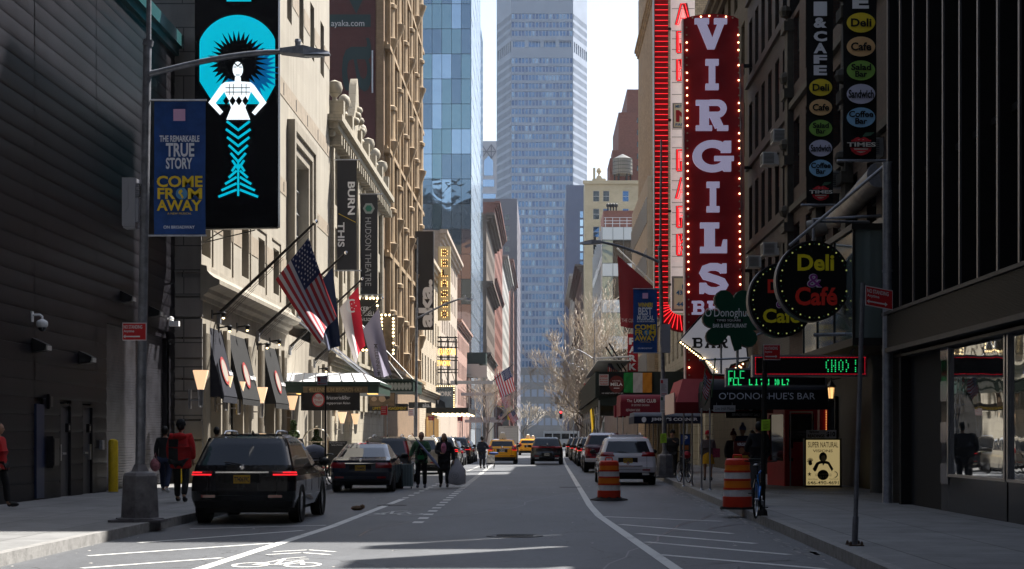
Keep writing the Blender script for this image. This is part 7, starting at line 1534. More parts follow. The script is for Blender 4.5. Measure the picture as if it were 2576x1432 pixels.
# traffic barrels
def barrel(lab, x, y, h, flap, group):
    s = (y-1103)/(1.6-h); X, Y = (x-1365)/s, 4000/s; t = thing('traffic_barrel', lab, 'traffic barrel', (X, Y, h), group)
    prof = [(.30,.06),(.30,.28),(.29,.29),(.285,.46),(.275,.47),(.27,.65),(.26,.66),(.255,.84),(.245,.85),(.24,.98),(.2,1.02),(.0,1.03)]
    mats = [M('barrel red', (.55,.035,.012), .5), M('reflective orange', (.75,.20,.012), .4), M('reflective barrel white', (.62,.62,.62), .4, var=.12, scale=9)]
    for i, (a, b, r1, r2, m) in enumerate(((.05,.26,.3,.3,0),(.26,.4,.285,.282,2),(.4,.44,.29,.288,0),(.44,.58,.276,.272,1),(.58,.62,.28,.278,0),(.62,.75,.266,.262,2),(.75,.79,.27,.268,0),(.79,.9,.256,.252,1),(.9,1.0,.262,.24,0))):
        mb = MB(); mb.lathe([(0,a+h),(r1,a+h),(r2,b+h),(0,b+h)], (X,Y,0), 28); mb.obj('band', [mats[m]], t, smooth=40)
    mb = MB(); mb.lathe([(.24,1.0+h),(.2,1.03+h),(0,1.035+h)], (X,Y,0), 24); mb.tube([(X-.09,Y,1.03+h),(X-.08,Y,1.1+h),(X+.08,Y,1.1+h),(X+.09,Y,1.03+h)], .02, 6); mb.obj('handle', [mats[0]], t, smooth=40)
    mb = MB()
    if flap: mb.lathe([(0,h+.005),(.5,h+.005),(.48,h+.03),(.33,h+.07),(.3,h+.1),(0,h+.1)], (X,Y,0), 8)
    else: mb.lathe([(0,h+.005),(.36,h+.005),(.34,h+.05),(0,h+.05)], (X,Y,0), 16)
    mb.obj('rubber_base', [rubber], t)
barrel('orange and white traffic barrel on the road behind the white parked car', 1532, 1259, 0, True, 'striped traffic barrels'); barrel('orange and white traffic barrel on the right pavement beside the blue bicycle', 1855, 1281, .16, False, 'striped traffic barrels')
# red entrance booth
Y = 48.2
t = thing('entrance_booth', 'red framed glass entrance booth under the dark grey bar awning', 'booth', (px(2000,Y), Y, .16)); z0 = .16; red = M('bar red paint', (.5,.02,.03), .45, var=.1)
xl, xc, xr = px(1936,Y+1), px(1976,Y), px(2056,Y); zt = ph(1013,Y); glz = M('booth glass', (.02,.02,.022), .06, spec=.8)
mb = MB(); 
for (a, b) in (((xl,Y+1.3),(xc,Y)), ((xc,Y),(xr,Y))):
    L = math.hypot(b[0]-a[0], b[1]-a[1]); dx, dy = (b[0]-a[0])/L, (b[1]-a[1])/L; g = lambda u, v, d=0, a=a, dx=dx, dy=dy: (a[0]+dx*u-dy*d, a[1]+dy*u+dx*d, v)
    for q in ((0,.1,z0,zt),(L-.1,L,z0,zt),(.1,L-.1,zt-.35,zt),(.1,L-.1,z0,z0+.75)): fbox(mb, g, *q, -.03, .04)
    m2 = MB(); m2.quad(g(.1,z0+.75,.02), g(L-.1,z0+.75,.02), g(L-.1,zt-.35,.02), g(.1,zt-.35,.02)); m2.obj('glazing', [glz], t)
mb.box(xl, xr+.1, Y-.05, Y+1.6, zt, zt+.06); mb.obj('frame', [red], t)
mb = MB(); fbox(mb, FR(Y), xc+.12, xc+.16, z0, ph(1035,Y), -.06, -.03); fbox(mb, FR(Y), xr-.18, xr-.14, z0, ph(1035,Y), -.06, -.03); fbox(mb, FR(Y), xc+.16, xr-.18, ph(1035,Y)-.04, ph(1035,Y), -.06, -.03); mb.obj('door_trim', [steel], t)
mb = MB(); fbox(mb, FR(Y), px(1995,Y), px(2040,Y), .5, ph(1112,Y), -.05, -.031); fbox(mb, FR(Y), px(1990,Y), px(1994,Y), 1.0, 1.3, -.12, -.06); mb.obj('door_panel', [red], t)
for i, (x0, y0, x1, y1) in enumerate(((2000,1085,2032,1090),(2003,1092,2025,1096))): ptext(t, ("O'DONOGHUE'S","TOGO")[i], Y, x0, y0, x1, y1, M('grey pane lettering', (.2,.2,.2), .6), -.02, .0)
mb = MB(); fbox(mb, FR(Y), px(2062,Y), px(2082,Y), z0, ph(1010,Y), .0, .4); mb.obj('side_post', [red], t)
mb = MB(); [mb.ball((px(2078,Y), Y-.03, ph(1022+k*4.2,Y)), .018, 5) for k in range(24)]; mb.obj('string_lights', [M('lit tiny lamp', (1,.6,.3), .3, emit=(1,.45,.12), es=.4)], t)['kind'] = 'stuff'
# psychic sign
Y = 46.6
t = thing('lightbox_sign', 'yellow lit fortune teller lightbox with black drawings and a phone number on the right', 'sign', (px(2070,Y), Y, .2))
panel(t, 'case', Y, 2024, 1103, 2117, 1228, [black_p], .3)
def grad_sign():
    m = bpy.data.materials.new('lit cream panel'); m.use_nodes = True; n = m.node_tree.nodes; b = n['Principled BSDF']; b.inputs['Base Color'].default_value = (.42,.36,.2,1); b.inputs['Emission Color'].default_value = (1,.78,.36,1); b.inputs['Emission Strength'].default_value = .11; return m
panel(t, 'face', Y, 2028, 1107, 2112, 1221, [grad_sign()], .02, -.02)
bk = M('sign print black', (.01,.01,.01), .7); br_ = M('sign print brown', (.08,.035,.01), .7)
for s, x0, y0, x1, y1, m in (('SUPER NATURAL',2032,1112,2108,1126,br_), ('VISIONS',2044,1131,2094,1138,br_), ('646-490-4691',2031,1210,2109,1219,bk), ('READINGS',2059,1191,2081,1195,M('cream print 2', (.6,.5,.3), .7)), ('$10',2061,1197,2080,1204,M('cream print 2', (.6,.5,.3), .7)), ('Walk-Ins Welcome',2032,1204,2056,1207,bk), ('Ring Bell #1',2086,1204,2108,1207,bk)): pass
mb = MB(); fp = P2(Y,-.032)
mb.prism(circ(2070,1195,14,13,20), fp, .004); mb.prism([(2052,1186),(2060,1168),(2068,1166),(2070,1172),(2074,1166),(2082,1168),(2092,1186),(2096,1180),(2086,1163),(2080,1160),(2062,1160),(2053,1164),(2044,1180),(2048,1186)], fp, .004)
mb.prism(circ(2070,1150,10,12,18), P2(Y,-.030), .004)
for k in range(7): mb.strip([(2038,1166),(2038+9*math.cos(R(-160+k*20)),1164+12*math.sin(R(-160+k*20)))], 1.6, fp, .004)
mb.prism(circ(2038,1166,5,5,10), fp, .004); mb.strip(arc(2100,1194,6,7,-100,100,10), 2, fp, .004)
mb.prism([(2036+(5 if k % 2 == 0 else 2.2)*math.cos(R(-90+k*36)), 1193+(6 if k % 2 == 0 else 2.6)*math.sin(R(-90+k*36))) for k in range(10)], fp, .004)
for y in (1193, 1197): mb.strip([(2050,y),(2092,y)], .9, P2(Y,-.028), .004)
mb.obj('drawing', [bk], t)['kind'] = 'stuff'
mb = MB(); mb.prism(circ(2071,1153,6,8,14), P2(Y,-.042), .004); mb.obj('drawn_face', [M('cream print 2', (.6,.5,.3), .7)], t)
for s, x0, y0, x1, y1, m in (('SUPER NATURAL',2032,1112,2108,1126,br_), ('VISIONS',2044,1131,2094,1138,br_), ('646-490-4691',2031,1210,2109,1219,bk), ('READINGS',2059,1191,2081,1195,M('cream print 2', (.6,.5,.3), .7)), ('$10',2061,1197,2080,1204,M('cream print 2', (.6,.5,.3), .7)), ('Walk-Ins Welcome',2032,1204,2056,1207,bk), ('Ring Bell #1',2086,1204,2108,1207,bk)): ptext(t, s, Y, x0, y0, x1, y1, m, -.045, .01)
t = thing('readings_board', 'white board reading Special READINGS $10 standing on top of the yellow lightbox', 'sign', (px(2065,Y), Y, ph(1103,Y))); panel(t, 'board', Y, 2029, 1082, 2104, 1103, [M('dim board white', (.62,.64,.7), .6)], .04)
for s, x0, y0, x1, y1 in (('Special',2036,1084,2060,1090), ('READINGS',2032,1093,2074,1101), ('$10',2079,1086,2101,1100)): ptext(t, s, Y, x0, y0, x1, y1, bk, -.01, .03)
# menu board, bin, parking meter, cup, planters, cart
Y = 44.
t = thing('menu_board', 'dark red restaurant menu stand with white lettering, people gathered behind it', 'sign', (px(1888,Y), Y, .2)); panel(t, 'board', Y, 1846, 1110, 1904, 1158, [M('menu red', (.10,.012,.01), .5)], .05); ptext(t, "VIRGIL'S", Y, 1854, 1114, 1882, 1122, white_t, -.02, .03); panel(t, 'yellow_strip', Y, 1847, 1146, 1900, 1157, [M('menu yellow', (.45,.3,.03), .5)], .01, -.015); ptext(t, 'HAPPY HOUR', Y, 1851, 1148, 1896, 1155, M('danger red', (.4,.05,.04), .6), -.03, .0)
for x in (1866, 1888): poly(t, 'food_photo', Y, circ(x,1134,7,8,12), M('food print', (.3,.12,.06), .6), -.015)
panel(t, 'pedestal', Y, 1868, 1158, 1882, 1222, [black_p], .1)
Y = 34.
t = thing('litter_bin', 'dark slatted litter bin leaning behind the right pavement barrel', 'litter bin', (px(1905,Y), Y, .16)); mb = MB(); mb.hexa([(px(1886,Y),Y,.16),(px(1915,Y),Y,.16),(px(1915,Y),Y+.5,.16),(px(1886,Y),Y+.5,.16)], [(px(1880,Y),Y,1.1),(px(1918,Y),Y,1.1),(px(1918,Y),Y+.55,1.1),(px(1880,Y),Y+.55,1.1)]); mb.obj('bin', [M('grey bin plastic', (.06,.065,.075), .6)], t); mb = MB(); mb.box(px(1878,Y), px(1920,Y), Y-.02, Y+.57, 1.1, 1.16); mb.obj('lid', [black_p], t)
Y = 57.
t = thing('parking_meter', 'dark blue parking payment machine with a white P, by the right kerb bicycle', 'parking meter', (px(1724,Y), Y, .16)); panel(t, 'cabinet', Y, 1711, 1092, 1737, 1200, [M('dark machine paint', (.03,.035,.045), .5)], .35); panel(t, 'blue_panel', Y, 1713, 1094, 1735, 1118, [M('parking blue', (.015,.05,.2), .5)], .02, -.015); ptext(t, 'P', Y, 1719, 1096, 1730, 1110, white_t, -.03, .05); panel(t, 'screen', Y, 1716, 1121, 1732, 1132, [M('orange screen', (.4,.13,.03), .4)], .02, -.015)
x0, y0 = gr(2344,1276,.16); t = thing('paper_cup', 'coffee cup lying on the right pavement by the black facade', 'cup', (x0, y0, .16)); mb = MB(); mb.lathe([(.035,-.06),(.045,.06)], (x0,y0,.21), 12, ax='x'); mb.obj('cup', [white_p], t); mb = MB(); mb.lathe([(.046,.02),(.048,.065),(.02,.07)], (x0,y0,.21), 12, ax='x'); mb.obj('lid', [M('cup brown', (.12,.06,.03), .6)], t)
leafm = M('conifer foliage', (.045,.075,.02), .8, var=.4, scale=12); potm = M('dark planter', (.03,.03,.03), .5)
for lab, x, Y, zt in (('spiral clipped conifer in a pot left of the luggage cart', 738, 62., ph(1055,62.)), ('clipped conifer in a pot inside the luggage cart hoops', 796, 68., ph(1078,68.))):
    X = px(x,Y); t = thing('potted_conifer', lab, 'potted plant', (X, Y, .16)); mb = MB(); mb.lathe([(.22,.16),(.3,.65),(.32,.68),(.28,.7)], (X,Y,0), 14); mb.obj('pot', [potm], t, smooth=40)
    mb = MB(); rr = random.Random(x)
    for k in range(900):
        z = rr.random(); rad = (.34*(1-z)+.05)*(1+.35*math.sin(z*22)); a = rr.uniform(0,6.3); rd = rad*math.sqrt(rr.uniform(.4,1)); c = Vector((X+rd*math.cos(a), Y+rd*math.sin(a), .75+z*(zt-.8))); e = Vector((rr.uniform(-1,1), rr.uniform(-1,1), rr.uniform(-.3,1))).normalized()*.05; g = e.cross(Vector((rr.uniform(-1,1), rr.uniform(-1,1), rr.uniform(-1,1)))).normalized()*.025
        mb.quad(c-e-g, c-e+g, c+e+g, c+e-g)
    mb.obj('foliage', [leafm], t); mb = MB(); mb.tube([(X,Y,.65),(X,Y,zt-.2)], .025, 5); mb.obj('stem', [M('bark brown', (.08,.05,.03), .8)], t)
X, Y = px(796,65.), 65.
t = thing('luggage_cart', 'brass luggage cart with arched hoops before the hotel entrance', 'luggage cart', (X, Y, .16)); mb = MB()
for s in (-1, 1): mb.tube([(X-.52,Y+.3*s,.4)]+[(X-.52*math.cos(R(a)),Y+.3*s*(1-math.sin(R(a))),1.5+.5*math.sin(R(a))) for a in range(0,181,12)]+[(X+.52,Y+.3*s,.4)], .022, 6)
mb.ball((X,Y,2.05), .06, 8); mb.tube([(X-.45,Y,1.45),(X+.45,Y,1.45)], .015, 5); mb.obj('hoops', [M('polished brass', (.75,.66,.5), .15, 1)], t, smooth=60)
mb = MB(); mb.box(X-.55, X+.55, Y-.33, Y+.33, .36, .42); mb.obj('platform', [M('red cart carpet', (.15,.02,.02), .9)], t)
for a, b in ((-1,-1),(1,-1),(-1,1),(1,1)): mb = MB(); mb.lathe([(.1,-.02),(.1,.02)], (X+.45*a,Y+.25*b,.26), 12, ax='x'); mb.obj('wheel', [rubber], t)
mb = MB()
Y = 60.; t = thing('easel_board', 'black restaurant menu board behind the dark sedan on the left', 'sign', (px(850,Y), Y, .16)); panel(t, 'board', Y, 826, 1110, 873, 1200, [M('board charcoal', (.03,.03,.03), .6)], .05); ptext(t, 'The Most Authentic Singaporean', Y, 829, 1113, 868, 1116, white_t, -.01, .0); ptext(t, 'Cuisine in Manhattan', Y, 834, 1118, 862, 1121, white_t, -.01, .0)
mb = MB(); [mb.tube([(px(x,Y),Y+.06,.16),(px(850,Y),Y+.3,1.4)], .02, 5) for x in (828,871)]; mb.obj('legs', [black_p], t)['kind'] = 'stuff'
# bicycles
def bicycle(name, lab, X, Y, rz, col, z0=.16):
    t = thing(name, lab, 'bicycle', (X, Y, z0), None, rz); save = MB
    def P(o): o.parent = t
    Rw = .34; a, b = (0,-.52,Rw), (0,.52,Rw)
    def part(mb, nm, m, par=None, smooth=50):
        me = bpy.data.meshes.new(nm); me.from_pydata(mb.v, [], mb.f); me.materials.append(m); 
        for p in me.polygons: p.use_smooth = True
        me.set_sharp_from_angle(angle=R(50)); o = bpy.data.objects.new(nm, me); S.collection.objects.link(o); o.parent = par or t; return o
    for c in (a, b):
        mb = MB(); mb.tube([(0, c[1]+Rw*math.cos(k*math.pi/14), c[2]+Rw*math.sin(k*math.pi/14)) for k in range(29)], .019, 6, caps=False); w = part(mb, 'wheel', rubber)
        mb = MB()
        for k in range(14): mb.tube([c, (0, c[1]+(Rw-.02)*math.cos(k*math.pi/7), c[2]+(Rw-.02)*math.sin(k*math.pi/7))], .0025, 3)
        mb.tube([(-.05,c[1],c[2]),(.05,c[1],c[2])], .02, 6); mb.tube([(0, c[1]+(Rw-.025)*math.cos(k*math.pi/12), c[2]+(Rw-.025)*math.sin(k*math.pi/12)) for k in range(25)], .009, 4, caps=False); part(mb, 'spokes', steel, w)
    mb = MB(); bb = (0,-.08,.3); st = (0,-.22,.78); ht = (0,.36,.84); hb = (0,.4,.66)
    for p, q in ((bb,st),(st,ht),(bb,hb),(ht,hb)): mb.tube([p,q], .017, 6)
    for s in (-.05,.05): mb.tube([bb,(s,a[1],a[2])], .009, 5); mb.tube([(0,-.21,.74),(s,a[1],a[2])], .009, 5); mb.tube([hb,(s,.46,.5),(s,b[1],b[2])], .011, 5)
    part(mb, 'frame', col)
    mb = MB(); mb.tube([st,(0,-.25,.93)], .013, 6); mb.ball((0,-.28,.95), .1, 8, 0, (.75,1.3,.35)); part(mb, 'saddle', black_p)
    mb = MB(); mb.tube([ht,(0,.34,.98),(0,.4,1.0)], .014, 6); mb.tube([(-.3,.3,1.02),(-.12,.4,1.0),(.12,.4,1.0),(.3,.3,1.02)], .013, 6); part(mb, 'handlebar', black_p)
    mb = MB(); mb.lathe([(.09,.06),(.09,.07)], bb, 14, ax='x'); mb.tube([(.08,bb[1],bb[2]),(.08,bb[1]+.1,bb[2]-.13)], .01, 4); mb.tube([(-.08,bb[1],bb[2]),(-.08,bb[1]-.1,bb[2]+.13)], .01, 4); part(mb, 'crankset', steel)
    for s in (1,-1): mb = MB(); mb.box(s*.08 if s > 0 else -.17, s*.17 if s > 0 else -.08, bb[1]+s*.1-.04, bb[1]+s*.1+.04, bb[2]-s*.13-.01, bb[2]-s*.13+.01); part(mb, 'pedal', black_p)
    mb = MB(); mb.box(-.015,.015,-.56,-.5,.72,.78) ; mb.tube([(0,-.3,.72),(0,-.62,.7),(0,-.86,.55)], .012, 4); part(mb, 'mudguard', black_p)
    return t
bicycle('bicycle', 'blue bicycle locked to the thick black post on the right pavement', px(1912,29.)+.02, 29.3, R(-14), M('bicycle blue', (.03,.18,.55), .35, .3))
t = bicycle('bicycle', 'black bicycle with a red bag parked by the canopy poles on the right', px(1722,52.), 52.2, R(12), black_p)
mb = MB(); mb.ball((0,-.3,.9), .18, 8, 0, (.8,1.2,.7)); me = mb.mesh('red_bag', [M('red nylon', (.35,.01,.03), .7)]); link('red_bag', me, t)
bicycle('bicycle', 'dark bicycle leaning on the thin post before the hotel on the left', px(806,48.5), 48.7, R(75), black_p)
mb = MB(); X, Y = px(790,50.), 50.; t = thing('covered_bicycle_cart', 'bicycle cart under a grey cloth cover beside the thin black post on the left', 'bicycle cart', (X, Y, .16))
mb.ball((X,Y,1.15), .42, 12, 0, (.9,.7,.62)); mb.obj('cover', [M('grey tarpaulin', (.16,.17,.21), .7)], t, smooth=60); mb = MB(); [mb.tube([(X+a*.25,Y+b*.2,.16),(X+a*.2,Y+b*.15,1.1)], .02, 5) for a in (-1,1) for b in (-1,1)]; mb.obj('stand', [black_p], t)['kind'] = 'stuff'
for s in (-1, 1): mb = MB(); mb.lathe([(.24,-.02),(.26,0),(.24,.02)], (X+s*.28,Y,.42), 18, ax='x'); mb.obj('wheel', [rubber], t)
# ================================================================= VEHICLES (x across, +y forward, origin on the road under the tail)
def lerp_tab(tab, z):
    if z <= tab[0][0]: return tab[0][1]
    for (a, p), (b, q) in zip(tab, tab[1:]):
        if z <= b: return p+(q-p)*(z-a)/(b-a)
    return tab[-1][1]
TYRE = M('tyre black', (.01,.01,.01), .8); GLS = M('car glass', (.006,.009,.014), .03, spec=.45); TRIM = M('black car trim', (.01,.01,.011), .5)
LAMP_ON = M('lit tail lamp', (.7,.01,.01), .15, emit=(1,.02,.03), es=.45); LAMP = M('tail lamp red', (.22,.006,.01), .12, coat=1); RIM = M('alloy wheel', (.35,.35,.37), .25, .9)
YP = M('yellow number plate', (.50,.30,.03), .5); WP = M('pale number plate', (.42,.42,.38), .5)
def car(name, label, X, Y, spec, paint, plate=YP, ptxt='T740639C', lit=False, group=None, loc_only=False):
    L, Wd, H, zb, belt = spec['L'], spec['W'], spec['H'], spec['zb'], spec['belt']
    t = thing(name, label, spec['cat'], (0,0,0), group); hw = Wd/2
    rear, front, wid = spec['rear'], spec['front'], spec['wid']
    zs = sorted(set([zb, zb+.05, .4, .5, .6, .7, .8, .9, belt-.06, belt, belt+.05, belt+.12, belt+.22, belt+.32, H-.14, H-.08, H-.04, H-.015, H]+[z for z, _ in rear+front])); zs = [z for z in zs if zb <= z <= H]
    nr, nc, ns = 8, 5, 26
    def outline(z):
        w = hw*lerp_tab(wid, z); yr, yf = lerp_tab(rear, z), L-lerp_tab(front, z); r = .2 if z < belt else .14
        r2 = min(.3, (yf-yr)/3); bow = .08; pts = []
        for i in range(nr): x = (w-r)*i/nr; pts.append((x, yr+bow*(x/w)**2))
        yb = yr+bow*((w-r)/w)**2
        for i in range(nc): a = math.pi/2*i/nc; pts.append((w-r+r*math.sin(a), yb+r*(1-math.cos(a))))
        for i in range(ns): pts.append((w-.03*max(0,(i/ns-.75))*4, yb+r+(yf-r2-yb-r)*i/ns))
        for i in range(nc): a = math.pi/2*i/nc; pts.append((w-.03-r2+r2*math.cos(a), yf-r2+r2*math.sin(a)))
        for i in range(nr): pts.append(((w-.03-r2)*(1-i/nr), yf+.12*(1-i/nr)*0+.1*(i/nr)))
        half = pts+[(0, yf+.1)]; return half+[(-x, y) for x, y in half[-2:0:-1]]
    N = len(outline(zb)); body, glass = MB(), MB(); rings = [outline(z) for z in zs]
    gy0, gy1 = H-.13, belt+.04; sw = spec['side']
    def P(i, k): x, y = rings[k][i % N]; return (x, y, zs[k])
    half = N//2
    for k in range(len(zs)-1):
        zm = (zs[k]+zs[k+1])/2
        for i in range(N):
            j = i if i < half else N-1-i; g = False
            if gy1 < zm < gy0:
                if j < nr and spec['rw'][0] < zm < spec['rw'][1]: g = True
                s0 = nr+nc
                if s0 <= j < s0+ns and any(a <= (j-s0)/ns < b for a, b in sw): g = True
                if j >= s0+ns+nc-1: g = True
            (glass if g else body).quad(P(i,k), P(i+1,k), P(i+1,k+1), P(i,k+1))
    top = [(x, y, H) for x, y in rings[-1]]; c = (0, sum(p[1] for p in top)/N, H+.02)
    for i in range(N): body.add([top[i], top[(i+1) % N], c], [(0,1,2)])
    bot = [(x, y, zb) for x, y in rings[0]]; body.add(bot, [tuple(range(N))[::-1]])
    if spec.get('bed'): pass
    bo = body.obj('body', [paint], t, smooth=38); glass.obj('windows', [GLS], t, smooth=38)
    def patch(nm, i0, i1, z0, z1, off, mat, mirror=True, par=None, nz=4, bev=True):
        for sgn in ((1,-1) if mirror else (1,)):
            mb = MB(); vs = []; n = i1-i0
            for b in range(nz+1):
                z = z0+(z1-z0)*b/nz; o = outline(z)
                for a in range(n+1):
                    i = i0+a; x, y = o[i % N]; x0, y0 = o[(i-1) % N]; x1, y1 = o[(i+1) % N]; tx, ty = x1-x0, y1-y0; l = math.hypot(tx,ty); e = off*(0.1 if bev and (a in (0,n) or b in (0,nz)) else 1)
                    vs.append((sgn*(x+ty/l*e), y-tx/l*e, z))
            mb.add(vs, [(b*(n+1)+a, b*(n+1)+a+1, (b+1)*(n+1)+a+1, (b+1)*(n+1)+a) for b in range(nz) for a in range(n)]); ob = mb.obj(nm, [mat], par or t, smooth=60)
        return ob
    yr = lambda z, x=0: lerp_tab(rear, z)+.08*(x/(hw*.95))**2
    tl = spec['tail']; patch('tail_light', tl[0], tl[1], tl[2], tl[3], .018, LAMP)
    if lit: patch('lamp_glow', tl[0], tl[1], tl[2]+.012, tl[2]+.036, .028, LAMP_ON, nz=1, bev=False); patch('lamp_glow', tl[0]+2, tl[1], tl[3]-.036, tl[3]-.012, .028, LAMP_ON, nz=1, bev=False)
    if spec.get('lamp_bar'): mb = MB(); mb.box(-.5*hw, .5*hw, yr(tl[2])-.03, yr(tl[2])+.02, tl[2]+.03, tl[3]-.02); mb.obj('lamp_bar', [LAMP], t)
    # bumper trim, chrome strip, badge, plate with recess
    patch('bumper_trim', 0, nr+3, zb, zb+.14, .02, TRIM, True, None, 2)
    pz = spec['plate']; y0 = yr(pz)
    mb = MB(); mb.box(-.33, .33, y0-.008, y0+.03, pz-.11, pz+.1); mb.obj('plate_recess', [TRIM], t)
    mb = MB(); mb.box(-.155, .155, y0-.022, y0-.008, pz-.078, pz+.078); pl = mb.obj('number_plate', [plate], t)
    mb = MB(); mb.text(ptxt, FR(y0-.024), -.14, pz-.045, .14, pz+.045, 0, 0, .02); mb.obj('lettering', [M('plate text', (.02,.02,.05), .6)], pl)
    cz = spec['chrome']; mb = MB(); mb.box(-.42*hw*1.2, .42*hw*1.2, yr(cz)-.02, yr(cz)+.03, cz-.014, cz+.014); mb.obj('chrome_strip', [chrome], t)
    mb = MB(); mb.lathe([(.03,-.01),(.05,-.015),(.055,.0),(.05,.01)], (0,yr(cz+.09)-.012,cz+.09), 14, ax='y'); mb.obj('badge', [chrome], t)
    for s in (-1,1): mb = MB(); mb.box(s*.62-.13, s*.62+.13, yr(zb+.22,.62)-.02, yr(zb+.22,.62)+.03, zb+.2, zb+.25); mb.obj('reflector', [LAMP], t)
    if spec.get('exhaust'):
        for s in (-1,1): mb = MB(); mb.box(s*.6-.12, s*.6+.12, yr(zb+.1,.6)-.035, yr(zb+.1,.6), zb+.05, zb+.13); mb.obj('exhaust', [chrome], t)
    mb = MB(); zt_ = min(belt-.01, 1.1); ww = hw*.66 if spec['cat'] != 'pickup truck' else hw*.9
    for s in (-1,1): mb.tube([(s*ww,yr(z,ww)-.001,z) for z in (zb+.24,.62,.75,.9,zt_)], .007, 4)
    mb.tube([(x*ww,yr(zb+.24,x*ww)-.001,zb+.24) for x in (-1,-.5,0,.5,1)], .007, 4); mb.tube([(x*hw*.9,yr(zb+.36,x*hw)-.004,zb+.36) for x in (-1,-.5,0,.5,1)], .005, 4)
    for s in (-1,1):
        for fy in (.3,.46,.66): mb.tube([(s*hw*lerp_tab(wid,z)+s*.001,L*fy+(z-.5)*.1,z) for z in (zb+.12,.6,.8,belt)], .006, 4)
    mb.obj('panel_gaps', [TRIM], t)['kind'] = 'stuff'
    # window trim line, handles, mirrors, rails, wiper, antenna
    for s in (-1,1):
        w = hw*lerp_tab(wid, belt)
        for fy in (.36,.56): mb = MB(); mb.box(s*w-.02 if s > 0 else -w-.03, w+.03 if s > 0 else -w+.02, L*fy-.1, L*fy+.1, belt-.14, belt-.11); mb.obj('door_handle', [chrome if spec['cat'] != 'sedan' else paint], t)
        mb = MB(); mb.ball((s*(hw+.12), L*.66, belt+.07), .12, 8, 0, (1,.6,.75)); mb.box(min(s*(w-.05),s*(hw+.1)), max(s*(w-.05),s*(hw+.1)), L*.66-.02, L*.66+.04, belt+.0, belt+.04); mb.obj('mirror', [TRIM], t, smooth=50)
        if spec.get('rails'): rw = hw*lerp_tab(wid,H-.02)*.84; y0_, y1_ = lerp_tab(rear,H-.05)+.15, L-lerp_tab(front,H-.05)-.2; mb = MB(); mb.tube([(s*rw,y0_,H-.01),(s*rw,y0_+.15,H+.05),(s*rw,(y0_+y1_)/2,H+.065),(s*rw,y1_-.15,H+.05),(s*rw,y1_,H-.01)], .018, 6); mb.obj('roof_rail', [steel], t, smooth=60)
    if spec['cat'] != 'sedan': zz = belt+.06; mb = MB(); mb.tube([(0,yr(zz)-.03,zz),(-.34,yr(zz+.05)-.03,zz+.05)], .012, 5); mb.obj('wiper', [TRIM], t)
    mb = MB(); ya = lerp_tab(rear,H-.02)+.25; mb.hexa([(-.02,ya,H),(.02,ya,H),(.02,ya+.16,H),(-.02,ya+.16,H)], [(-.006,ya,H+.07),(.006,ya,H+.07),(.006,ya+.02,H+.07),(-.006,ya+.02,H+.07)]); mb.obj('roof_antenna', [TRIM], t)
    if spec['cat'] == 'pickup truck' : mb = MB(); mb.box(-hw*.88, hw*.88, .08, 1.6, belt-.02, belt+.012); mb.obj('bed_cover', [TRIM], t); mb = MB(); mb.box(-hw, hw, -.14, .06, .5, .68); mb.obj('chrome_bumper', [chrome], t)
    Rw = spec.get('R', .35)
    for yy in spec['axles']:
        for s in (-1,1):
            mb = MB(); mb.lathe([(0,-.0),(Rw+.07,0),(Rw+.07,.005),(0,.005)] if s > 0 else [(0,0),(Rw+.07,0),(Rw+.07,-.005),(0,-.005)], (s*(hw*.985),yy,Rw), 24, ax='x'); mb.obj('wheel_arch', [TRIM], t)
            mb = MB(); mb.lathe([(Rw*.66,-.11),(Rw*.95,-.12),(Rw,-.08),(Rw,.08),(Rw*.95,.115),(Rw*.66,.11),(0,.03)][::1], (s*(hw-.1),yy,Rw), 26, ax='x'); w = mb.obj('wheel', [TYRE], t, smooth=40)
            mb = MB()
            for k in range(8): a = k*math.pi/4; mb.hexa([(s*(hw-.005),yy+.04*math.cos(a+1.57),Rw+.04*math.sin(a+1.57)),(s*(hw-.005),yy-.04*math.cos(a+1.57),Rw-.04*math.sin(a+1.57)),(s*(hw-.01),yy+Rw*.64*math.cos(a)-.03*math.cos(a+1.57),Rw+Rw*.64*math.sin(a)-.03*math.sin(a+1.57)),(s*(hw-.01),yy+Rw*.64*math.cos(a)+.03*math.cos(a+1.57),Rw+Rw*.64*math.sin(a)+.03*math.sin(a+1.57))], [(s*(hw-.04),yy+.04*math.cos(a+1.57),Rw+.04*math.sin(a+1.57)),(s*(hw-.04),yy-.04*math.cos(a+1.57),Rw-.04*math.sin(a+1.57)),(s*(hw-.04),yy+Rw*.64*math.cos(a)-.03*math.cos(a+1.57),Rw+Rw*.64*math.sin(a)-.03*math.sin(a+1.57)),(s*(hw-.04),yy+Rw*.64*math.cos(a)+.03*math.cos(a+1.57),Rw+Rw*.64*math.sin(a)+.03*math.sin(a+1.57))])
            mb.lathe([(Rw*.62,-.03),(Rw*.66,.0),(Rw*.68,.02 if s > 0 else -.02),(Rw*.62,.0)], (s*(hw-.01),yy,Rw), 24, ax='x'); mb.obj('rim', [RIM], w)
    mb = MB(); mb.box(-hw*.8, hw*.8, spec['axles'][0]-.5, spec['axles'][1]+.3, .2, zb+.1); mb.obj('underbody', [TRIM], t)
    t.location = (X, Y, .002); return t
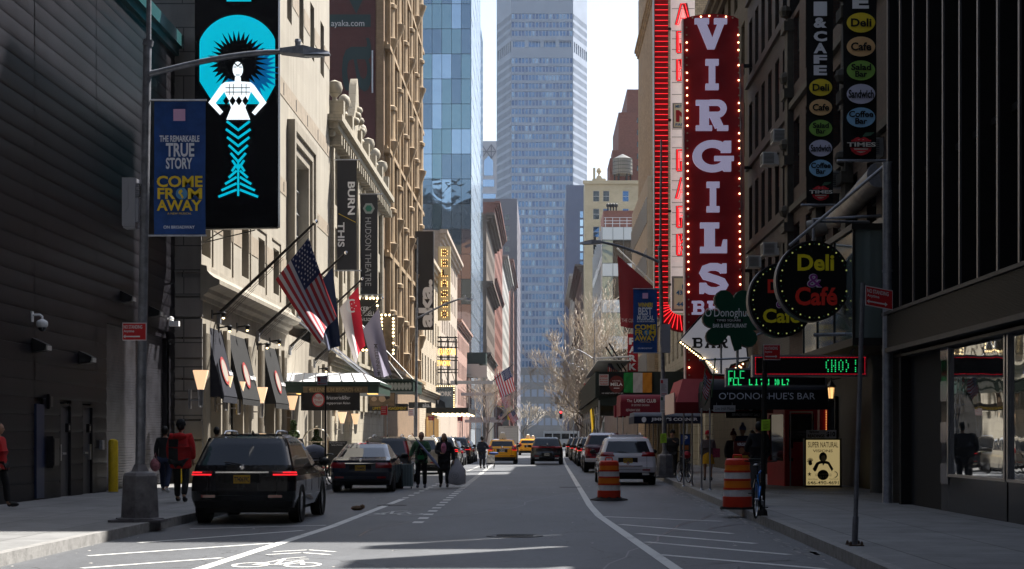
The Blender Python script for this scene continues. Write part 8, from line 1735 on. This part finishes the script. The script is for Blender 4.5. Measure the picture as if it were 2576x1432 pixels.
SUV = dict(cat='SUV', L=4.9, W=1.95, H=1.66, zb=.3, belt=1.05, rear=[(.3,.1),(.45,.02),(.62,0),(.8,.06),(1.0,.1),(1.1,.14),(1.45,.42),(1.6,.55),(1.66,.9)], front=[(.3,.15),(.5,.0),(.8,.05),(.95,.35),(1.05,1.15),(1.1,1.3),(1.5,2.0),(1.66,2.5)],
  wid=[(.3,.95),(.5,1),(.85,1),(1.05,.95),(1.5,.80),(1.6,.74),(1.66,.6)], side=((.06,.24),(.27,.5),(.53,.86)), rw=(1.08,1.52), tail=(6,13,.88,1.02), plate=.84, chrome=.97, rails=True, exhaust=True, axles=(1.0,3.85), R=.37)
SED = dict(cat='sedan', L=4.85, W=1.83, H=1.46, zb=.22, belt=.98, rear=[(.22,.12),(.4,.02),(.6,0),(.85,.08),(.95,.1),(1.0,.3),(1.04,.62),(1.3,1.25),(1.42,1.6),(1.46,2.0)], front=[(.22,.15),(.45,.0),(.7,.08),(.85,.5),(.98,1.2),(1.04,1.35),(1.38,2.1),(1.46,2.4)],
  wid=[(.22,.94),(.5,1),(.8,1),(.98,.93),(1.3,.76),(1.42,.68),(1.46,.5)], side=((.04,.2),(.24,.5),(.54,.9)), rw=(1.03,1.40), tail=(5,13,.72,.88), plate=.72, chrome=.86, axles=(1.05,3.8), R=.33)
VAN = dict(SUV, W=1.78, H=1.56, L=4.6, rear=[(.3,.08),(.5,0),(.9,.05),(1.05,.1),(1.4,.38),(1.5,.5),(1.56,.9)], wid=[(.3,.95),(.5,1),(.85,1),(1.05,.95),(1.4,.84),(1.5,.78),(1.56,.6)], rw=(1.08,1.44), tail=(7,13,.85,1.15), rails=False, exhaust=False, cat='taxi')
PICK = dict(SUV, cat='pickup truck', L=5.8, W=2.0, H=1.86, zb=.5, belt=1.2, rear=[(.5,.0),(1.15,.02),(1.2,.05),(1.22,1.65),(1.3,1.75),(1.75,1.95),(1.86,2.3)], front=[(.5,.1),(1.0,.0),(1.1,.4),(1.2,1.2),(1.3,1.5),(1.75,2.1),(1.86,2.5)], wid=[(.5,.97),(.8,1),(1.1,1),(1.2,.96),(1.6,.82),(1.75,.76),(1.86,.6)], side=((.08,.4),(.45,.8)), rw=(1.3,1.7), tail=(7,12,.78,1.12), plate=.72, chrome=.9, rails=False, exhaust=False, axles=(1.15,4.6), R=.39)
def paint(name, col, metal=.0, rough=.25): return M(name, col, rough, metal, coat=.7)
blk = paint('black car paint', (.006,.006,.008)); dkb_ = paint('dark blue car paint', (.01,.014,.028)); gry = paint('dark grey car paint', (.025,.026,.03)); wht = paint('white car paint', (.62,.62,.66)); mar = paint('maroon car paint', (.055,.006,.016)); ylw = paint('taxi yellow paint', (.8,.36,.006)); bei = paint('beige car paint', (.28,.25,.20)); sil = paint('silver car paint', (.3,.31,.33), .5)
pk = 'vehicles parked along the left kerb'; pr = 'vehicles parked along the right kerb'
car('parked_suv', 'glossy black SUV with glowing red tail lamps, nearest vehicle on the left', px(612,29.6), 29.4, dict(SUV, H=1.68, tail=(6,13,.9,.99), exhaust=False), blk, lit=True, group=pk)
car('parked_sedan', 'dark blue sedan with a yellow plate parked second on the left', px(906,46.9), 46.9, SED, dkb_, ptxt='1760449C', group=pk)
car('parked_suv', 'dark red tailed crossover directly ahead of the dark blue sedan', px(944,54.5)+.25, 55.2, dict(SUV, W=1.82, L=4.5, tail=(8,13,.95,1.5), axles=(.95,3.5)), gry, group=pk)
car('parked_suv', 'beige SUV with red lamps behind the two crossing pedestrians', px(1060,70.)-.1, 70., dict(SUV, tail=(8,13,.9,1.15)), bei, plate=WP, group=pk)
s0 = car('parked_suv', 'black SUV just ahead of the beige SUV on the left', -5.55, 77.6, SUV, blk, lit=True, group=pk)
put(s0, (-5.5,84.6,0), label='second black SUV ahead of the beige SUV on the left'); s1_ = car('parked_sedan', 'dark sedan far along the left kerb past the black SUVs', -5.5, 91.6, SED, dkb_, group=pk); put(s0, (-5.45,98.4,0), label='farthest dark SUV along the left kerb, near the yellow taxi'); 
put(s1_, (-5.45,106,0), label='dark sedan parked beyond the farthest dark SUV on the left')
car('parked_suv', 'white SUV with a yellow plate behind the striped traffic barrel', px(1580,54.), 54., dict(SUV, L=4.8, H=1.72, tail=(5,13,.98,1.13), chrome=.66), wht, ptxt='H72-GZE', group=pr)
car('pickup_truck', 'maroon pickup truck with chrome bumper ahead of the white SUV', 2.95, 73.5, PICK, mar, plate=WP, group=pr)
for i, (Y, k, lab) in enumerate(((82.5,1,'dark sedan just ahead of the maroon pickup truck'),(90.,0,'black SUV second ahead of the maroon pickup'),(97.5,0,'black SUV third ahead of the maroon pickup'),(105.,1,'dark sedan farther on in the right parked row'),(113.,0,'distant black SUV in the right parked row'),(122.,1,'distant dark sedan near the end of the right parked row'),(135.,0,'farthest black SUV of the right parked row'))):
    put((s0, s1_)[k], (2.98, Y, 0), label=lab, group=pr)
car('moving_suv', 'black car with a full width red lamp bar driving away mid street', .26, 96.5, dict(SUV, L=5.2, H=1.66, lamp_bar=True, tail=(3,13,1.0,1.12), rails=False, plate=.62, chrome=1.16), blk, plate=WP)
tx = car('taxi', 'yellow taxi with lit brake lamps and a pale roof sign driving away', px(1263,98.), 98., VAN, ylw, plate=WP, ptxt='8L47', lit=True, group='yellow taxis')
mb = MB(); z = 1.57; mb.hexa([(-.28,1.2,z),(.28,1.2,z),(.2,1.75,z),(-.2,1.75,z)], [(-.12,1.25,z+.36),(.12,1.25,z+.36),(.1,1.6,z+.42),(-.1,1.6,z+.42)]); me = mb.mesh('roof_sign', [M('pale roof sign', (.6,.57,.5), .4)]); link('roof_sign', me, tx)
put(tx, (px(1328,150.),150.,0), label='second yellow taxi, half hidden behind the black car with the lamp bar')
put(tx, (-1.2,196.,0), label='tiny far yellow taxi beyond the second one') 
s2_ = car('moving_sedan', 'silver sedan far ahead between the taxi and the box truck', px(1310,185.), 185., SED, sil, plate=WP, lit=True)
# box truck
Y = 176.; X = px(1279,Y)
t = thing('box_truck', 'small grey box truck ahead of the yellow taxi', 'truck', (X, Y, 0)); mb = MB(); mb.box(X-1.12, X+1.12, Y, Y+4.6, .75, 2.96+.0); b = mb.obj('cargo_box', [M('truck box grey', (.3,.3,.3), .5, var=.1)], t)
mb = MB(); [fbox(mb, FR(Y), X-1.0, X+1.0, .85+k*.28, 1.1+k*.28, -.02, 0) for k in range(7)]; mb.obj('roller_door', [M('truck door grey', (.36,.36,.37), .5)], t); mb = MB(); mb.text('gourmet', FR(Y), X-.45, 2.72, X+.45, 2.86, -.03, 0, .0); mb.obj('lettering', [M('truck print', (.12,.1,.1), .6)], t)
mb = MB(); mb.hexa([(X-1,Y+4.7,.5),(X+1,Y+4.7,.5),(X+1,Y+6.4,.5),(X-1,Y+6.4,.5)], [(X-.95,Y+4.7,2.3),(X+.95,Y+4.7,2.3),(X+.9,Y+5.6,2.3),(X-.9,Y+5.6,2.3)]); mb.obj('cab', [wht], t)
mb = MB(); mb.box(X-1.0, X+1.0, Y-.1, Y+.2, .5, .66); mb.obj('bumper', [TRIM], t)
for yy in (1.2, 5.3):
    for s in (-1,1): mb = MB(); mb.lathe([(0,-.13),(.4,-.13),(.4,.13),(0,.13)], (X+s*.9,Y+yy,.4), 18, ax='x'); mb.obj('wheel', [TYRE], t)
Y = 300.; X = px(1410,Y)
t = thing('city_bus', 'distant pale bus crossing at the far junction on the right', 'bus', (X, Y, 0)); mb = MB(); mb.box(X-3.2, X+3.6, Y, Y+2.5, .4, 3.0); mb.obj('body', [M('bus pale paint', (.5,.52,.55), .35)], t); mb = MB(); [fbox(mb, FR(Y), X-3+k*1.6, X-1.6+k*1.6, 1.5, 2.5, -.03, 0) for k in range(4)]; mb.obj('window_band', [darkglass], t)['kind'] = 'stuff'
for xx in (-2.2,2.4): mb = MB(); mb.lathe([(0,-.1),(.48,-.1),(.48,.1),(0,.1)], (X+xx,Y,.48), 16, ax='y'); mb.obj('wheel', [TYRE], t)
# ================================================================= PEOPLE
def skin(name, verts, edges, radii, mat, parent, root=0, lev=2, extra=None):
    me = bpy.data.meshes.new(name); me.from_pydata(verts, edges, []); o = bpy.data.objects.new(name, me); S.collection.objects.link(o)
    sk = o.modifiers.new('s', 'SKIN'); sk.use_smooth_shade = True
    for i, r in enumerate(radii): d = me.skin_vertices[0].data[i]; d.radius = r if isinstance(r, tuple) else (r, r); d.use_root = (i == root)
    o.modifiers.new('u', 'SUBSURF').levels = lev
    dg = bpy.context.evaluated_depsgraph_get(); nm = bpy.data.meshes.new_from_object(o.evaluated_get(dg)); bpy.data.objects.remove(o)
    vs = [tuple(v.co) for v in nm.vertices]; fs = [tuple(p.vertices) for p in nm.polygons]; bpy.data.meshes.remove(nm)
    mb = MB(); mb.add(vs, fs); ms = [mat]
    if extra: mb.add(extra.v, extra.f, [1]*len(extra.f)) ; ms = [mat, extra.mat]
    me = bpy.data.meshes.new(name); me.from_pydata(mb.v, [], mb.f); [me.materials.append(m) for m in ms]; me.polygons.foreach_set('material_index', mb.m); me.polygons.foreach_set('use_smooth', [True]*len(mb.f)); me.update()
    return link(name, me, parent)
skin_m = M('light brown skin', (.36,.20,.13), .6)
def clothm(n, c): return M(n, c, .85, var=.15, scale=9)
def person(label, X, Y, z0, H, rz, top, legs, shoe, hair, pose='stand', long=False, hat=None, armL=None, armR=None, stride=.12, skirt=None, bulk=1., group=None, hairlong=False, turn=0.):
    t = thing('person', label, 'person', (X, Y, z0), group, rz); k = H/1.78; b = bulk
    hip, knee, ank = .93*k, .50*k, .09*k; sh = 1.46*k; s = stride*k
    LL = [(-.10*k,0,hip-.03),(-.11*k,s*.5+.03,knee),(-.11*k,s-.04 if s > 0 else 0,ank),(-.12*k,s+.13*k,.035*k)]
    RL = [(.10*k,0,hip-.03),(.11*k,-s*.2+.04,knee),(.11*k,-s,ank+(.05*k if s > .15 else 0)),(.12*k,-s+.15*k,.035*k)]
    aL = armL or [(-.24*k,-.02,1.18*k),(-.25*k,.07*k,.93*k)]; aR = armR or [(.24*k,-.02,1.18*k),(.25*k,.07*k,.93*k)]
    aL = [tuple(q) for q in aL]; aR = [tuple(q) for q in aR]
    V = [(0,0,hip),(0,-.01,1.15*k),(0,0,1.36*k),(0,0,1.50*k),(0,.015,1.57*k),(-.17*k,0,sh-.03*k),aL[0],aL[1],(.17*k,0,sh-.03*k),aR[0],aR[1]]+LL+RL
    E = [(0,1),(1,2),(2,3),(3,4),(2,5),(5,6),(6,7),(2,8),(8,9),(9,10),(0,11),(11,12),(12,13),(13,14),(0,15),(15,16),(16,17),(17,18)]
    Rr = [(.15*k,.11*k),(.13*k,.10*k),(.15*k,.10*k),.055*k,.052*k,.06*k,.045*k,.028*k,.06*k,.045*k,.028*k,.085*k,.058*k,.038*k,.035*k,.085*k,.058*k,.038*k,.035*k]
    hd = MB(); c = (0,.02*k,1.665*k)
    hd.ball(c, .105*k, 16, 0, (.80,.95,1.18)); hd.ball((0,.03*k,1.60*k), .07*k, 12, 0, (.85,.95,.8)); hd.hexa([(-.014*k,.11*k,1.63*k),(.014*k,.11*k,1.63*k),(.01*k,.14*k,1.635*k),(-.01*k,.14*k,1.635*k)], [(-.006*k,.11*k,1.68*k),(.006*k,.11*k,1.68*k),(.004*k,.118*k,1.68*k),(-.004*k,.118*k,1.68*k)])
    for sg in (-1,1): hd.ball((sg*.085*k,.0,1.66*k), .025*k, 8, 0, (.4,.8,1.2))
    for arm, sg in ((aL,-1),(aR,1)):                  # palm, four fingers of unequal length, thumb
        e, w = Vector(arm[0]), Vector(arm[1]); d = (w-e).normalized(); sd = d.cross(Vector((0,1,0))).normalized() if abs(d.y) < .9 else Vector((1,0,0)); n = d.cross(sd).normalized()
        hd.tube([w, w+d*.05*k, w+d*.09*k], [.026*k,.04*k,.036*k], 8, flat=.5)
        for f in range(4): o = w+d*.085*k+n*(f-1.5)*.019*k; l = (.06,.072,.068,.052)[f]*k; hd.tube([o, o+d*l*.5+sd*.006, o+d*l*.85+sd*.022*k*-sg], [.009*k,.0085*k,.006*k], 6)
        hd.tube([w+d*.03*k+n*.03*k, w+d*.06*k+n*.052*k, w+d*.095*k+n*.055*k], [.012*k,.010*k,.007*k], 6)
    hd.mat = skin_m
    # one continuous body
    skin('body', V, E, Rr, skin_m, t, 0, 2, hd)
    mb = MB()
    for sg in (-1,1): mb.ball((sg*.035*k,.108*k,1.675*k), .012*k, 6)
    mb.box(-.025*k,.025*k,.118*k,.124*k,1.598*k,1.606*k); me = mb.mesh('face_features', [M('dark eyes and lips', (.05,.02,.02), .5)]); link('face_features', me, t)
    # hair
    hm_ = M(*hair); mb = MB(); mb.ball((0,-.012*k,1.69*k), .109*k, 14, 0, (.84,.98,1.1))
    if hairlong: mb.ball((0,-.05*k,1.56*k), .12*k, 12, 0, (.95,.55,1.7)); [mb.ball((sg*.085*k,.01,1.56*k), .05*k, 8, 0, (.6,.8,2.6)) for sg in (-1,1)]
    vs = [v if not (v[1] > .055*k and v[2] < 1.735*k) else (v[0]*.9, .05*k, v[2]) for v in mb.v]; mb.v = vs; link('hair', mb.mesh('hair', [hm_], smooth=60), t)
    # trousers, coat, shoes as clothing
    lm = clothm(*legs); sl = MB()
    if not skirt:
        Vt = [(0,0,hip+.04)]+[LL[0],LL[1],(LL[2][0],LL[2][1],LL[2][2]+.02)]+[RL[0],RL[1],(RL[2][0],RL[2][1],RL[2][2]+.02)]
        skin('trousers', Vt, [(0,1),(1,2),(2,3),(0,4),(4,5),(5,6)], [(.17*k*b,.13*k)]+[.105*k,.082*k,.07*k]*2, lm, t)
    else: mb = MB(); mb.lathe([(.24*k,skirt[1]*k),(.19*k,.95*k),(.15*k,1.05*k)], (0,0,0), 18); link('skirt', mb.mesh('skirt', [clothm(*skirt[0])], smooth=60), t)
    cm = clothm(*top); zl = .52*k if long == 2 else (.74*k if long else .84*k)
    Vc = [(0,0,zl),(0,0,1.0*k),(0,-.01,1.18*k),(0,0,1.38*k),(0,0,1.49*k),(-.18*k,0,sh-.03*k),aL[0],tuple(Vector(aL[1])*.96+Vector(aL[0])*.04),(.18*k,0,sh-.03*k),aR[0],tuple(Vector(aR[1])*.96+Vector(aR[0])*.04)]
    skin('coat', Vc, [(0,1),(1,2),(2,3),(3,4),(3,5),(5,6),(6,7),(3,8),(8,9),(9,10)], [(.2*k*b,.16*k*b),(.19*k*b,.15*k*b),(.17*k*b,.14*k*b),(.18*k*b,.13*k*b),.08*k,.09*k*b,.07*k*b,.055*k*b,.09*k*b,.07*k*b,.055*k*b], cm, t, 1)
    for leg in (LL, RL):
        x, y, z = leg[3]; mb = MB(); mb.ball((x,y-.06*k,z+.03*k), .06*k, 10, 0, (.8,2.2,.85)); mb.ball((x,y-.14*k,z+.05*k), .055*k, 8, 0, (.8,1,1.3)); mb.v = [(a,b2,max(c2,z-.032*k)) for a,b2,c2 in mb.v]; link('shoe', mb.mesh('shoe', [M(*shoe)], smooth=60), t)
    if hat: mb = MB(); mb.ball((0,-.005,1.735*k), .122*k, 12, 0, (.86,.98,.9)); mb.v = [(a,b2,max(c2,1.69*k)) for a,b2,c2 in mb.v]; mb.lathe([(.108*k,1.685*k),(.115*k,1.70*k),(.11*k,1.73*k)], (0,0,0), 14); (mb.ball((0,0,1.87*k), .05*k, 8) if len(hat) > 2 and hat[2] else None); link('hat', mb.mesh('hat', [M(hat[0], hat[1], .9)], smooth=60), t)
    return t
def lk(t, name, mb, mats, smooth=50): return link(name, mb.mesh(name, mats, None, smooth), t)
HB = ('black hair', (.01,.009,.009), .5); BK = ('black trousers', (.012,.012,.014)); BC = ('black coat', (.014,.014,.016)); SH = ('black shoes', (.012,.012,.012), .6)
def gx(x, y, h): s = (y-1103)/(1.6-h); return (x-1365)/s, 4000/s
X, Y = gx(455,1264,.16)
t = person('person in a red hooded jacket and dark beanie walking away beside the near black SUV', X, Y, .16, 1.82, 0, ('red jacket', (.42,.012,.014)), BK, SH, HB, hat=('dark beanie', (.015,.015,.017)), stride=.2, long=True, bulk=1.35)
mb = MB(); mb.ball((0,-.13,1.48), .15, 10, 0, (1.1,.6,.6)); lk(t, 'hood', mb, [clothm('red jacket', (.42,.012,.014))]); mb = MB(); mb.box(-.23,-.02,-.215,-.17,.86,1.42); lk(t, 'back_panel', mb, [clothm('jacket black panel', (.012,.012,.013))])
mb = MB(); mb.text('SUPERDRY', FR(-.225), .0, 1.27, .2, 1.32, 0, 0, .02); lk(t, 'lettering', mb, [M('jacket print', (.15,.01,.01), .7)])
X, Y = gx(420,1240,.16)
t = person('dark clad person walking ahead of the red jacket, half hidden on the left pavement', X-.05, Y, .16, 1.74, 0, BC, ('dark blue jeans', (.02,.03,.07)), ('white shoes', (.5,.5,.5), .6), HB, stride=.3)
t = thing('carrier_bag', 'red and white striped plastic bag carried by the dark clad person on the left', 'bag', (px(393,Y), Y-.1, .95)); mb = MB(); mb.ball((0,0,-.05), .17, 12, 0, (.85,.6,1.05)); mb.tube([(-.05,0,.1),(0,0,.26),(.05,0,.1)], .012, 5); lk(t, 'bag', mb, [M('pink white plastic', (.42,.15,.17), .5, var=.5, scale=25)])
person('person in red at the very left edge, walking along the dark wall', px(-4,33.), 33., .16, 1.75, R(-90), ('red jacket', (.42,.012,.014)), BK, SH, HB, stride=.2, bulk=1.1)
X, Y = gx(1060,1229,0)
t = person('person in an open green bomber jacket pulling a pale suitcase and holding an umbrella', X, Y, 0, 1.78, R(180), ('green bomber jacket', (.06,.13,.07)), BK, ('grey trainers', (.08,.09,.12), .6), HB, stride=.06, armL=[(-.27,.1,1.2),(-.1,.27,1.25)], armR=[(.3,-.02,1.2),(.36,.05,1.0)], bulk=1.1)
mb = MB(); mb.ball((0,.135,1.17), .16, 12, 0, (.8,.35,1.7)); lk(t, 'tshirt', mb, [clothm('black tshirt', (.012,.012,.014))]); mb = MB(); mb.box(-.1,.1,.19,.23,.93,1.06); lk(t, 'pouch', mb, [M('green pouch', (.01,.16,.05), .6)]); mb = MB(); mb.tube([(.14,.1,1.45),(.0,.2,1.2),(-.1,.2,1.02)], .012, 5); mb.tube([(-.14,.1,1.45),(.06,.2,1.05)], .012, 5); lk(t, 'straps', mb, [M('green pouch', (.01,.16,.05), .6)])
mb = MB(); [mb.tube([(s*.037+.026*math.cos(a*.7),.128,1.675+.02*math.sin(a*.7)) for a in range(10)], .004, 4) for s in (-1,1)]; lk(t, 'glasses', mb, [black_p])
t = thing('folded_umbrella', 'long folded blue and white umbrella carried at a slant by the person in green', 'umbrella', (X+.1, Y-.3, 1.2)); mb = MB(); mb.tube([(-.28,0,.42),(-.1,0,.2),(.35,0,-.35),(.5,0,-.53)], [.015,.03,.05,.008], 8); lk(t, 'canopy', mb, [M('umbrella cloth', (.22,.25,.40), .6, var=.5, scale=14)]); mb = MB(); mb.tube([(-.38,0,.56),(-.28,0,.43)], .012, 6); lk(t, 'handle', mb, [M('umbrella handle', (.25,.04,.02), .5)])
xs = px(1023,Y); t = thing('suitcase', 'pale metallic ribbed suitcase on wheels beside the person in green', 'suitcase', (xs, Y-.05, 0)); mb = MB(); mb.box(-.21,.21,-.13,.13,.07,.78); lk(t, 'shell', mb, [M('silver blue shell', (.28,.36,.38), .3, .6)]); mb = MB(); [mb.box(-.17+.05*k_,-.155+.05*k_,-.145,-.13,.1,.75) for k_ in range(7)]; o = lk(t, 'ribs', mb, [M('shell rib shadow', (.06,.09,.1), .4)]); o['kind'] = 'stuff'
mb = MB(); mb.tube([(.1,.1,.78),(.12,.1,1.1),(.24,.1,1.1)], .012, 5); lk(t, 'pull_handle', mb, [steel])
for a in (-1,1): mb = MB(); mb.lathe([(.035,-.012),(.035,.012)], (a*.16,-.08,.035), 12, ax='x'); lk(t, 'wheel', mb, [rubber])
X, Y = gx(1117,1227,0)
t = person('person in a long black coat over a pink sweatshirt carrying a big white bag', X, Y, 0, 1.74, R(180), BC, BK, ('black white shoes', (.06,.05,.05), .6), HB, long=2, hairlong=True, stride=.1, armL=[(-.3,.02,1.15),(-.31,.1,.88)], armR=[(.24,.1,1.15),(.08,.26,1.12)], bulk=1.2)
mb = MB(); mb.ball((0,.15,1.28), .13, 12, 0, (.7,.6,1.4)); lk(t, 'sweatshirt', mb, [clothm('pink sweatshirt', (.6,.22,.33))]); mb = MB(); mb.text('BO', lambda u, v, d=0: (-u, .235, v), -.05, 1.28, .05, 1.34, 0, 0, .02); lk(t, 'lettering', mb, [M('sweatshirt print', (.25,.02,.08), .7)])
t = thing('shopping_bag', 'large wrinkled white bag printed with a smiling cartoon, carried in the black coated person\'s hand', 'bag', (px(1150,Y), Y-.05, .08)); t['label'] = 'large wrinkled white shopping bag held by the person in the long black coat'
mb = MB(); n = 16; prof = [(.02,.0),(.26,.05),(.32,.25),(.26,.5),(.12,.72),(.05,.86)]; mb.lathe(prof, (0,0,0), n); mb.v = [(x*(1+.1*math.sin(i*2.3)), y*.55*(1+.12*math.cos(i*1.7)), z) for i, (x,y,z) in enumerate(mb.v)]; lk(t, 'bag', mb, [M('white carrier plastic', (.46,.44,.47), .45, var=.1, scale=9, bump=.3)], 25)
mb = MB(); [mb.tube([(-.06+.05*math.cos(a*.7)*s_,-.2,.32+.05*math.sin(a*.7)*s_) for a in range(10)], .004, 4) for s_ in (1,2.4)]; mb.tube([(-.12,-.2,.1),(-.06,-.2,.05),(.02,-.2,.1)], .005, 4); lk(t, 'print', mb, [M('bag print grey', (.12,.12,.13), .7)])
X, Y = gx(1213,1179,0)
person('person seen from behind in dark clothes pushing a full shopping trolley across the road', X, Y, 0, 1.66, R(-15), ('dark blue coat', (.012,.016,.03)), BK, SH, HB, hat=('dark beanie', (.015,.015,.017)), long=2, stride=.08, armR=[(.27,.1,1.15),(.24,.33,1.05)], bulk=1.25)
t = thing('shopping_trolley', 'small wheeled shopping trolley with a spotted white bag beside the stooping person', 'trolley', (X+.45, Y+.1, 0)); mb = MB(); mb.box(-.22,.2,-.16,.16,.3,.72); lk(t, 'bag', mb, [M('spotted white bag', (.5,.48,.45), .6, var=.6, scale=9)]); mb = MB(); [mb.tube([(a*.2,0,.1),(a*.2,.1,1.05)], .014, 5) for a in (-1,1)]; mb.tube([(-.2,.1,1.05),(.2,.1,1.05)], .014, 5); lk(t, 'frame', mb, [black_p]); mb = MB(); mb.ball((.15,0,.8), .2, 10, 0, (1.4,.7,.4)); lk(t, 'blue_bundle', mb, [M('blue bundle', (.02,.05,.16), .7)])
for a in (-1,1): mb = MB(); mb.lathe([(.09,-.02),(.09,.02)], (a*.17,0,.09), 14, ax='x'); lk(t, 'wheel', mb, [rubber])
X, Y = gx(1692,1199,.16)
person('person in black coat and fur hat standing right of the grey lamp post base', X, Y, .16, 1.72, R(170), BC, BK, SH, HB, hat=('black fur hat', (.012,.012,.012)), long=True, stride=.05, armL=[(-.27,.12,1.2),(-.12,.26,1.3)], bulk=1.15)
X, Y = gx(1781,1210,.16)
t = person('person in a red beret, padded grey brown coat and yellow skirt on the right pavement', X, Y, .16, 1.66, R(175), ('grey brown padded coat', (.11,.085,.08)), BK, SH, ('brown hair', (.03,.015,.01), .5), hat=('red beret', (.35,.01,.02)), long=True, skirt=(('yellow skirt', (.5,.26,.01)), .62), stride=.07, bulk=1.15)
mb = MB(); mb.box(-.4,-.16,.05,.2,.8,1.1); lk(t, 'red_bag', mb, [M('dark red patterned bag', (.25,.03,.06), .7, var=.5, scale=20)])
for (x, H, rz, lab, top, hat) in ((1845,1.62,R(190),'person in a fur trimmed hood at the left of the group behind the menu stand',('dark parka', (.02,.018,.018)),('maroon bobble hat', (.09,.01,.02),1)),
     (1868,1.78,R(160),'person in a striped bobble hat in the middle of the group behind the menu stand',('navy striped jumper', (.02,.03,.08)),('striped bobble hat', (.08,.09,.2),1)),
     (1893,1.66,R(200),'grey haired person in the group behind the menu stand',BC,None),
     (1908,1.84,R(10),'tall person in black standing with their back turned next to the black post',BC,None)):
    Yp = 47. if x != 1908 else 40.; person(lab, px(x,Yp), Yp, .16, H, rz, top, BK, SH, HB if x != 1893 else ('grey hair', (.3,.3,.3), .6), hat=hat, long=True, stride=.04, bulk=1.2, armL=[(-.27,.12,1.15),(-.15,.28,1.15)])
person('person in a pale hat standing beyond the near black SUV by the hotel door', px(748,64.), 64., .16, 1.7, R(180), BC, BK, SH, HB, hat=('white knit hat', (.5,.5,.5)), stride=.05)
person('bareheaded person walking behind the roof of the near black SUV', px(545,44.), 44., .16, 1.74, 0, BC, BK, SH, HB, stride=.1)
t = None
# ================================================================= BARE WINTER TREES
def bare_tree(lab, X, Y, H, spread, seed, twig, depth=6, lean=0., trunk_r=.12):
    t = thing('bare_tree', lab, 'tree', (X, Y, 0), 'leafless street trees'); rr = random.Random(seed); tk, cr = MB(), MB()
    def grow(p, d, L, r, lv):
        n = 3; pts = [p]; q = p; dd = d
        for i in range(n):
            dd = (dd+Vector((rr.uniform(-.25,.25), rr.uniform(-.25,.25), rr.uniform(-.08,.16)))).normalized(); q = q+dd*L/n; pts.append(q)
        (tk if lv < 2 else cr).tube(pts, [max(r*(1-.35*i/n), twig) for i in range(n+1)], 6 if lv < 2 else 3, 0, False)
        if lv >= depth: return
        for k in range(rr.choice((2,3,3)) if lv else 5):
            a = rr.uniform(0, 6.3); sp = rr.uniform(.45,.95)*spread; nd = (dd+Vector((math.cos(a)*sp, math.sin(a)*sp, rr.uniform(-.15,.45)))).normalized(); grow(pts[-1] if k < 2 else pts[-2], nd, L*rr.uniform(.62,.85), r*.6, lv+1)
    grow(Vector((X,Y,0)), Vector((lean,0,1)), H*.3, trunk_r, 0)
    bark = M('grey tree bark', (.12,.10,.085), .8, var=.2, scale=6); tk.obj('trunk', [bark], t, smooth=60); cr.obj('crown', [M('pale twig bark', (.42,.36,.29), .7)], t)
bare_tree('large leafless street tree with pale sunlit twigs leaning over the road at far right', 4.9, 122, 9.5, 1.2, 3, .012, 7, -.25, .14)
bare_tree('taller leafless tree behind the large one, rising before the green glass office', 5.6, 165, 16, .9, 5, .016, 7, 0, .16)
bare_tree('thin leafless tree near the far right street lamps', 5.2, 196, 12, 1.1, 8, .018, 6, -.1)
bare_tree('small leafless tree at the far end of the street beside the grey truck', px(1320,262.), 262, 9, 1.1, 11, .03, 5)
bare_tree('leafless tree in front of the silver sided glass tower on the left', -7.6, 215, 11, 1., 13, .015, 6, .1)
bare_tree('distant leafless tree at the right of the far junction', px(1428,330.), 330, 12, 1.2, 17, .035, 5)
# ---------------------------------------------------------------- air between the camera and the far skyline
hm = bpy.data.materials.new('pale city haze'); hm.use_nodes = True; n = hm.node_tree.nodes; n.remove(n['Principled BSDF'])
pv = n.new('ShaderNodeVolumePrincipled'); pv.inputs['Color'].default_value = (.78,.87,1,1); pv.inputs['Density'].default_value = .0001; pv.inputs['Anisotropy'].default_value = .0
hm.node_tree.links.new(pv.outputs[0], n['Material Output'].inputs['Volume'])
mb = MB(); mb.box(-200, 200, -20, 1000, -1.5, 262); tag(mb.obj('haze', [hm]), kind='stuff')
